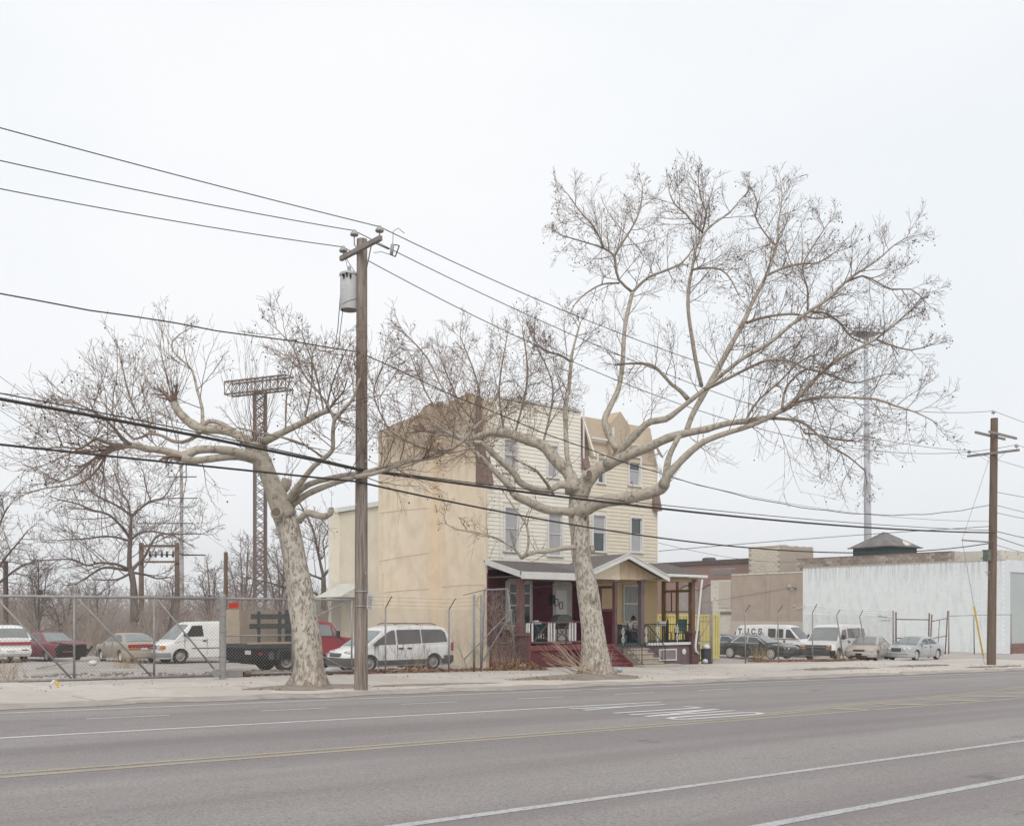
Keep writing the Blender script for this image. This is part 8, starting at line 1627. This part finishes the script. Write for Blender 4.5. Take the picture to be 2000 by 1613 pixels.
c = onY(1238, 1250, 34.0); t = thing('walking_frame', 'dark bag and cart standing beside the seated man', 'cart', (c.x, 34.1, DZ)); mb = MB(); mb.box((0, 0, .32), (.4, .35, .5)); mb.obj('bag', mat('navy_bag', (.018, .022, .035), .8, var=.2), t, bevel=.05); mb = MB()
for sx in (-.2, .2): mb.tube([(sx, .1, 0), (sx, .12, .95), (sx + .05, -.1, 1.0)], .015, 5)
mb.obj('handle', m_iron, t)
c = onY(1204, 1245, 34.4); t = thing('speaker_box', 'black box standing by the partition wall', 'box', (c.x + .05, 34.5, DZ)); mb = MB(); mb.box((0, 0, .45), (.5, .4, .9)); mb.obj('cabinet', m_black, t, bevel=.03); mb = MB(); mb.lathe([(.13, 0), (.15, .02), (0, .03)], 12, (0, -.23, .5), 'Y'); mb.obj('cone', m_dgrey, t)
# barbecue, bins and yellow barrier on the left porch
c = onY(1100, 1240, 33.9); t = thing('barbecue_grill', 'covered grey gas grill standing on the left porch', 'grill', (c.x, 34.0, DZ)); m_gr = mat('grill_grey', (.055, .055, .06), .5, col2=(.09, .09, .095), scale=4)
mb = MB(); mb.prism([(-.52, .92), (.52, .92), (.5, 1.08), (.36, 1.3), (.15, 1.37), (-.15, 1.37), (-.36, 1.3), (-.5, 1.08)], -.5, (0, -.25, 0)); mb.obj('hood', m_gr, t, bevel=.03); mb = MB(); mb.b2((-.5, -.24, .72), (.5, .24, .915)); mb.obj('firebox', m_black, t); mb = MB()
for sx in (-.45, .45):
    for sy in (-.2, .2): mb.bar((sx, sy, 0), (sx, sy, .72), .04)
mb.bar((-.45, -.2, .2), (.45, -.2, .2), .03); mb.bar((-.45, -.2, .55), (.45, -.2, .25), .03); mb.obj('trolley', m_iron, t); mb = MB(); mb.b2((-.45, -.22, .42), (.45, .2, .46)); mb.obj('shelf', m_galv, t); mb = MB(); mb.tube([(-.3, -.28, 1.0), (.3, -.28, 1.0)], .018, 6); mb.obj('handle', m_chrome, t)
c = onY(1050, 1250, 33.75); t = thing('wheeled_bin', 'dark green wheeled bin with white lettering behind the porch rail', 'bin', (c.x, 33.85, DZ)); m_bin = mat('bin_green', (.012, .045, .05), .6, var=.2)
mb = MB(); mb.add([(-.27, -.27, .05), (.27, -.27, .05), (.27, .27, .05), (-.27, .27, .05), (-.33, -.33, .88), (.33, -.33, .88), (.33, .33, .88), (-.33, .33, .88)], [(3, 2, 1, 0), (0, 1, 5, 4), (1, 2, 6, 5), (2, 3, 7, 6), (3, 0, 4, 7), (4, 5, 6, 7)]); mb.obj('tub', m_bin, t); mb = MB(); mb.box((0, 0, .91), (.72, .72, .07)); mb.obj('lid', m_bin, t, bevel=.02); mb = MB()
for i, x in enumerate((-.14, .0, .14)): mb.b2((x - .02, -.345, .30), (x + .02, -.33, .52))
mb.b2((-.14, -.345, .38), (.0, -.33, .42)); mb.obj('bin_mark', m_white, t)
for sx in (-.25, .25): mb = MB(); mb.lathe([(.0, -.03), (.1, -.03), (.1, .03), (0, .03)], 10, (sx, .28, .1), 'X'); mb.obj('wheel', m_black, t)
mb = MB(); mb.box((c.x + .02, 33.8, DZ + 1.0), (.34, .25, .1), .3); mb.box((c.x - .05, 33.8, DZ + 1.06), (.2, .18, .08), -.4); tag(mb.obj('paper_bundle', m_white), 'crumpled white papers lying on the wheeled bin', 'papers')
c = onY(1020, 1245, 34.2); t = thing('recycling_tub', 'blue recycling tub behind the brown corner post', 'bin', (c.x + .05, 34.1, DZ)); mb = MB(); mb.add([(-.28, -.22, 0), (.28, -.22, 0), (.28, .22, 0), (-.28, .22, 0), (-.36, -.28, .8), (.36, -.28, .8), (.36, .28, .8), (-.36, .28, .8)], [(3, 2, 1, 0), (0, 1, 5, 4), (1, 2, 6, 5), (2, 3, 7, 6), (3, 0, 4, 7)]); mb.obj('tub', mat('bin_blue', (.02, .05, .13), .6, var=.15), t); mb = MB(); mb.b2((-.38, -.3, .78), (.38, .3, .82)); mb.obj('rim', m_bin, t)
m_ybar = mat('yellow_plastic', (.42, .32, .09), .6, var=.2, scale=5)
c = onY(977, 1250, 34.3); t = thing('yellow_barrier', 'faded yellow board fence piece stored on the left porch', 'barrier', (28.9, 34.3, DZ)); mb = MB(); mb.b2((-.4, -.03, .2), (.4, .03, .38)); mb.b2((-.4, -.03, .6), (.4, .03, .8)); mb.obj('board', m_ybar, t); mb = MB(); mb.bar((-.32, .04, 0), (-.32, .04, .85), .05); mb.bar((.32, .04, 0), (.32, .04, .85), .05); mb.obj('leg', m_ybar, t)
# dustbin with a white bag at the right of the porch
c = onY(1376, 1291, 33.3); t = thing('dustbin', 'dark dustbin with a stuffed white bag bulging on top', 'bin', (c.x, 33.2, gz(c.x))); mb = MB(); mb.lathe([(.23, 0), (.27, .72), (.29, .74), (.26, .74)], 16); mb.obj('tub', mat('bin_dark', (.05, .052, .058), .6, var=.15), t, 'auto')
rq = random.Random(8)
def bagmesh(r, n=9, sz=1.0):
    mb = MB()
    for i in range(n + 1):
        th = math.pi * i / n
        for j in range(12): ph = math.pi * j / 6; q_ = r * (1 + rq.uniform(-.16, .16)); mb.v.append((q_ * math.sin(th) * math.cos(ph), q_ * math.sin(th) * math.sin(ph), sz * q_ * math.cos(th)))
    for i in range(n):
        for j in range(12): a, b = i * 12 + j, i * 12 + (j + 1) % 12; mb.f.append((a, a + 12, b + 12, b)); mb.mi.append(0)
    return mb
m_bag = mat('white_plastic', (.60, .60, .60), .4, var=.1, scale=6)
def bag(name, label, loc, r, sz=1.0, m=None): mb = bagmesh(r, 9, sz); mb.v = [tuple(Vector(p) + Vector(loc)) for p in mb.v]; return tag(mb.obj(name, m or m_bag, None, True), label, 'bag')
bag('plastic_bag', 'white plastic bag on top of the dark dustbin', (c.x, 33.2, gz(c.x) + .82), .2, .8); bag('plastic_bag', 'small white bag on the ground beside the dustbin', (c.x - .32, 33.0, gz(c.x) + .13), .14, .9)
g_ = onG(182, 1312); bag('plastic_bag', 'crumpled white bag lying inside the sliding gate', (g_.x, max(g_.y, 31.4), gz(g_.x, 32) + .1), .17, .65)
g_ = onG(1210, 1312); bag('plastic_bag', 'pale bluish bag caught at the foot of the big sycamore', (g_.x, g_.y, g_.z + .09), .14, .7, mat('pale_blue_plastic', (.42, .48, .52), .5, var=.1))
g_ = onG(860, 1301); bag('plastic_bag', 'white and blue litter bag in the leaves below the minivan', (g_.x, 31.75, gz(g_.x) + .12), .18, .6); g_ = onG(540, 1312); bag('plastic_bag', 'white litter bag at the bottom of the gate near the truck', (g_.x, 31.3, gz(g_.x) + .1), .17, .8)
# satellite dish on the right cheek of the house
c = onY(1287, 884, HY - .5); t = thing('satellite_dish', 'white satellite dish on the right corner of the house', 'satellite dish', c); q4 = Vector((.55, -.6, .45)).to_track_quat('Z', 'Y').to_matrix(); mb = MB(); mb.lathe([(0, -.06), (.2, -.03), (.34, .05), (.36, .06)], 18, cap=False); mb.v = [tuple(q4 @ Vector(p)) for p in mb.v]; mb.obj('dish', m_white, t, True); mb = MB(); mb.tube([q4 @ Vector((0, -.3, 0)), q4 @ Vector((0, -.1, .45))], .02, 5); mb.bar((0, 0, -.05), (-.3, .45, -.2), .05); mb.obj('dish_arm', m_galv, t)
# banana peel on the pavement
g_ = onG(109, 1342); t = thing('banana_peel', 'yellow and white banana peel on the pavement by the gate', 'peel', g_); m_ban = mat('peel_yellow', (.62, .40, .05), .7, var=.1); 
mb = MB(); mb.tube([(0, 0, .16), (.02, -.02, .12), (.03, -.05, .04), (.02, -.12, .01)], [.03, .045, .03, .01], 6); mb.obj('yellow_strip', m_ban, t, True); mb = MB(); mb.tube([(0, 0, .16), (-.05, .01, .17), (-.10, 0, .12), (-.13, -.02, .03)], [.02, .035, .03, .01], 6); mb.obj('white_strip', m_bag, t, True)
# leaf litter: thousands of curled dead leaves, uncountable
m_leaf = mat('dead_leaves', (.17, .085, .045), .9, col2=(.34, .20, .115), scale=3.5, fac=(.25, .75)); overlay(m_leaf, (.42, .31, .22), 7, .62, .72, .8)
def leaves(name, label, spots, seed, smin=.05, smax=.13):
    r = random.Random(seed); mb = MB()
    for (cx_, cy_, rx, ry, n, h) in spots:
        for i in range(n):
            a = r.uniform(0, 6.28); q_ = r.random() ** .6; x = cx_ + rx * q_ * math.cos(a); y = cy_ + ry * q_ * math.sin(a); z = gz(x, y) + h * (1 - q_ ** 1.5) * r.random() + .015
            s_ = r.uniform(smin, smax); d = rv(r); d.z *= .5; d.normalize(); e = d.cross(Vector((r.uniform(-.5, .5), r.uniform(-.5, .5), 1))).normalized() * s_ * .38; c_ = Vector((x, y, z)); up_ = Vector((0, 0, s_ * r.uniform(.05, .25)))
            mb.add([c_ - d * s_ / 2 + up_, c_ + e, c_ + d * s_ / 2 + up_, c_ - e], [(0, 1, 2), (0, 2, 3)])
    return tag(mb.obj(name, m_leaf), label, kind='stuff')
leaves('fallen_leaves', 'drift of brown fallen leaves along the fence in front of the minivan', [(19 + .75 * k, 31.35 + .05 * (k % 3), .9, .42, 190, .10) for k in range(11)] + [(26.6, 31.6, 1.5, .7, 900, .3), (27.3, 32.0, .9, .6, 600, .45)], 1)
leaves('fallen_leaves', 'brown leaves caught under the swing gate', [(14.6 + .6 * k, 31.2, .6, .3, 110, .08) for k in range(8)], 2)
leaves('fallen_leaves', 'dead leaves and litter round the big sycamore', [(24.2, 25.2, 2.6, 1.1, 900, .12), (22.6, 25.4, 1.6, .7, 300, .08)], 3, .03, .08)
leaves('fallen_leaves', 'leaf litter along the fence of the right lot', [(46 + .8 * k, 33.5, .9, .35, 170, .14) for k in range(13)] + [(45.2, 33.7, .8, .5, 400, .4)], 4)
leaves('fallen_leaves', 'scattered leaves round the leaning sycamore', [(13.4, 24.6, 1.7, .7, 350, .06)], 5, .03, .07)
leaves('fallen_leaves', 'scattered bits blown over the pavement', [(6 + 3.5 * k, 26.5 + 2.4 * math.sin(k * 1.7), 2.2, 1.6, 26, .0) for k in range(14)] + [(12 + 3 * k, 34.5 + 1.5 * math.sin(k), 2, 1.5, 60, .0) for k in range(5)], 6, .03, .08)
# dry weeds
tw = Twigs(44, minr=.004)
for cx_, cy_, n, h in ((7.4, 31.2, 60, .9), (15.2, 43.5, 90, .7), (57.5, 34.4, 90, 1.0), (59, 34.6, 50, .6), (45.5, 33.8, 60, .9), (26.5, 32.2, 60, .8), (22, 31.8, 40, .6)):
    for i in range(n):
        x, y = cx_ + tw.r.gauss(0, .35), cy_ + tw.r.gauss(0, .2); tw.grow(Vector((x, y, gz(x, y) - .02)), Vector((tw.r.uniform(-.4, .4), tw.r.uniform(-.4, .4), 1)).normalized(), h * tw.r.uniform(.4, 1.1), .006, 0, -.02, .1, (2, 0, 0), 0, (.2, .6), (.3, .5))
tag(tw.mb.obj('dry_weeds', mat('straw', (.36, .27, .16), .95, col2=(.46, .37, .24), scale=2)), 'tufts of dry straw coloured weeds along the fences', kind='stuff')
# fallen branches and bits in the lot
for k, (px, py, a, L_) in enumerate(((70, 1307, .1, 3.2), (170, 1275, -.35, 2.6), (205, 1283, .2, 1.6))):
    g_ = onG(px, py); mb = MB(); u = Vector((math.cos(a), math.sin(a), .12)); mb.tube([g_ + Vector((0, 0, .04)), g_ + u * L_ * .5 + Vector((0, 0, .1)), g_ + u * L_], [.04, .035, .02], 6); tag(mb.obj('fallen_branch', m_limb), ('long thin stick lying inside the gate', 'pale broken branch between the two sedans of the left lot', 'short branch on the ground behind the sliding gate')[k], 'branch')
g_ = onG(457, 1322); mb = MB(); mb.box((g_.x, g_.y, g_.z + .12), (.5, .3, .26), .1); tag(mb.obj('concrete_lump', m_kerb, bevel=.03), 'broken concrete lump at the foot of the gate post', 'rubble'); mb = MB(); mb.lathe([(.05, -.12), (.09, -.12), (.09, .12), (.05, .12)], 12, (g_.x + .42, g_.y - .05, g_.z + .09), 'X'); tag(mb.obj('pipe_stub', m_rust, None, 'auto'), 'short rusty pipe stub beside the concrete lump', 'pipe')
m_rub = mat('rubble_bits', (.14, .115, .10), .95, col2=(.36, .325, .29), scale=5)
def rubble(name, label, spots, seed):
    r = random.Random(seed); mb = MB()
    for cx_, cy_, rx, ry, n in spots:
        for i in range(n):
            a = r.uniform(0, 6.28); q_ = r.random() ** .6; x, y = cx_ + rx * q_ * math.cos(a), cy_ + ry * q_ * math.sin(a); s_ = r.uniform(.03, .13)
            mb.box((x, y, gz(x, y) + s_ * .2), (s_, s_ * r.uniform(.5, 1), s_ * .5), r.uniform(0, 3))
    return tag(mb.obj(name, m_rub), label, kind='stuff')
rubble('rubble', 'broken paving rubble on the pavement before the right lot', [(41, 26.2, 2.6, .5, 260), (49.5, 26.6, 2.4, .45, 170), (52, 24.2, 3, .3, 120)], 1)
rubble('rubble', 'scattered stones and rubbish in the left lot', [(10 + 2.2 * k, 35 + 2.2 * math.sin(k * 2.1), 2.2, 1.5, 60) for k in range(7)], 2)
# ---- thin spring haze: one closed box of even air round everything
hz = MB(); hz.b2((-620, -60, -8), (1320, 1120, 62))
hm = bpy.data.materials.new('haze_air'); hm.use_nodes = True; tt = hm.node_tree; tt.nodes.clear(); oo = tt.nodes.new('ShaderNodeOutputMaterial'); pv = tt.nodes.new('ShaderNodeVolumePrincipled')
pv.inputs['Density'].default_value = 0.0006; pv.inputs['Color'].default_value = (.93, .93, .95, 1); tt.links.new(pv.outputs['Volume'], oo.inputs['Volume'])
tag(hz.obj('haze', hm), 'thin pale haze over the whole place', kind='stuff')
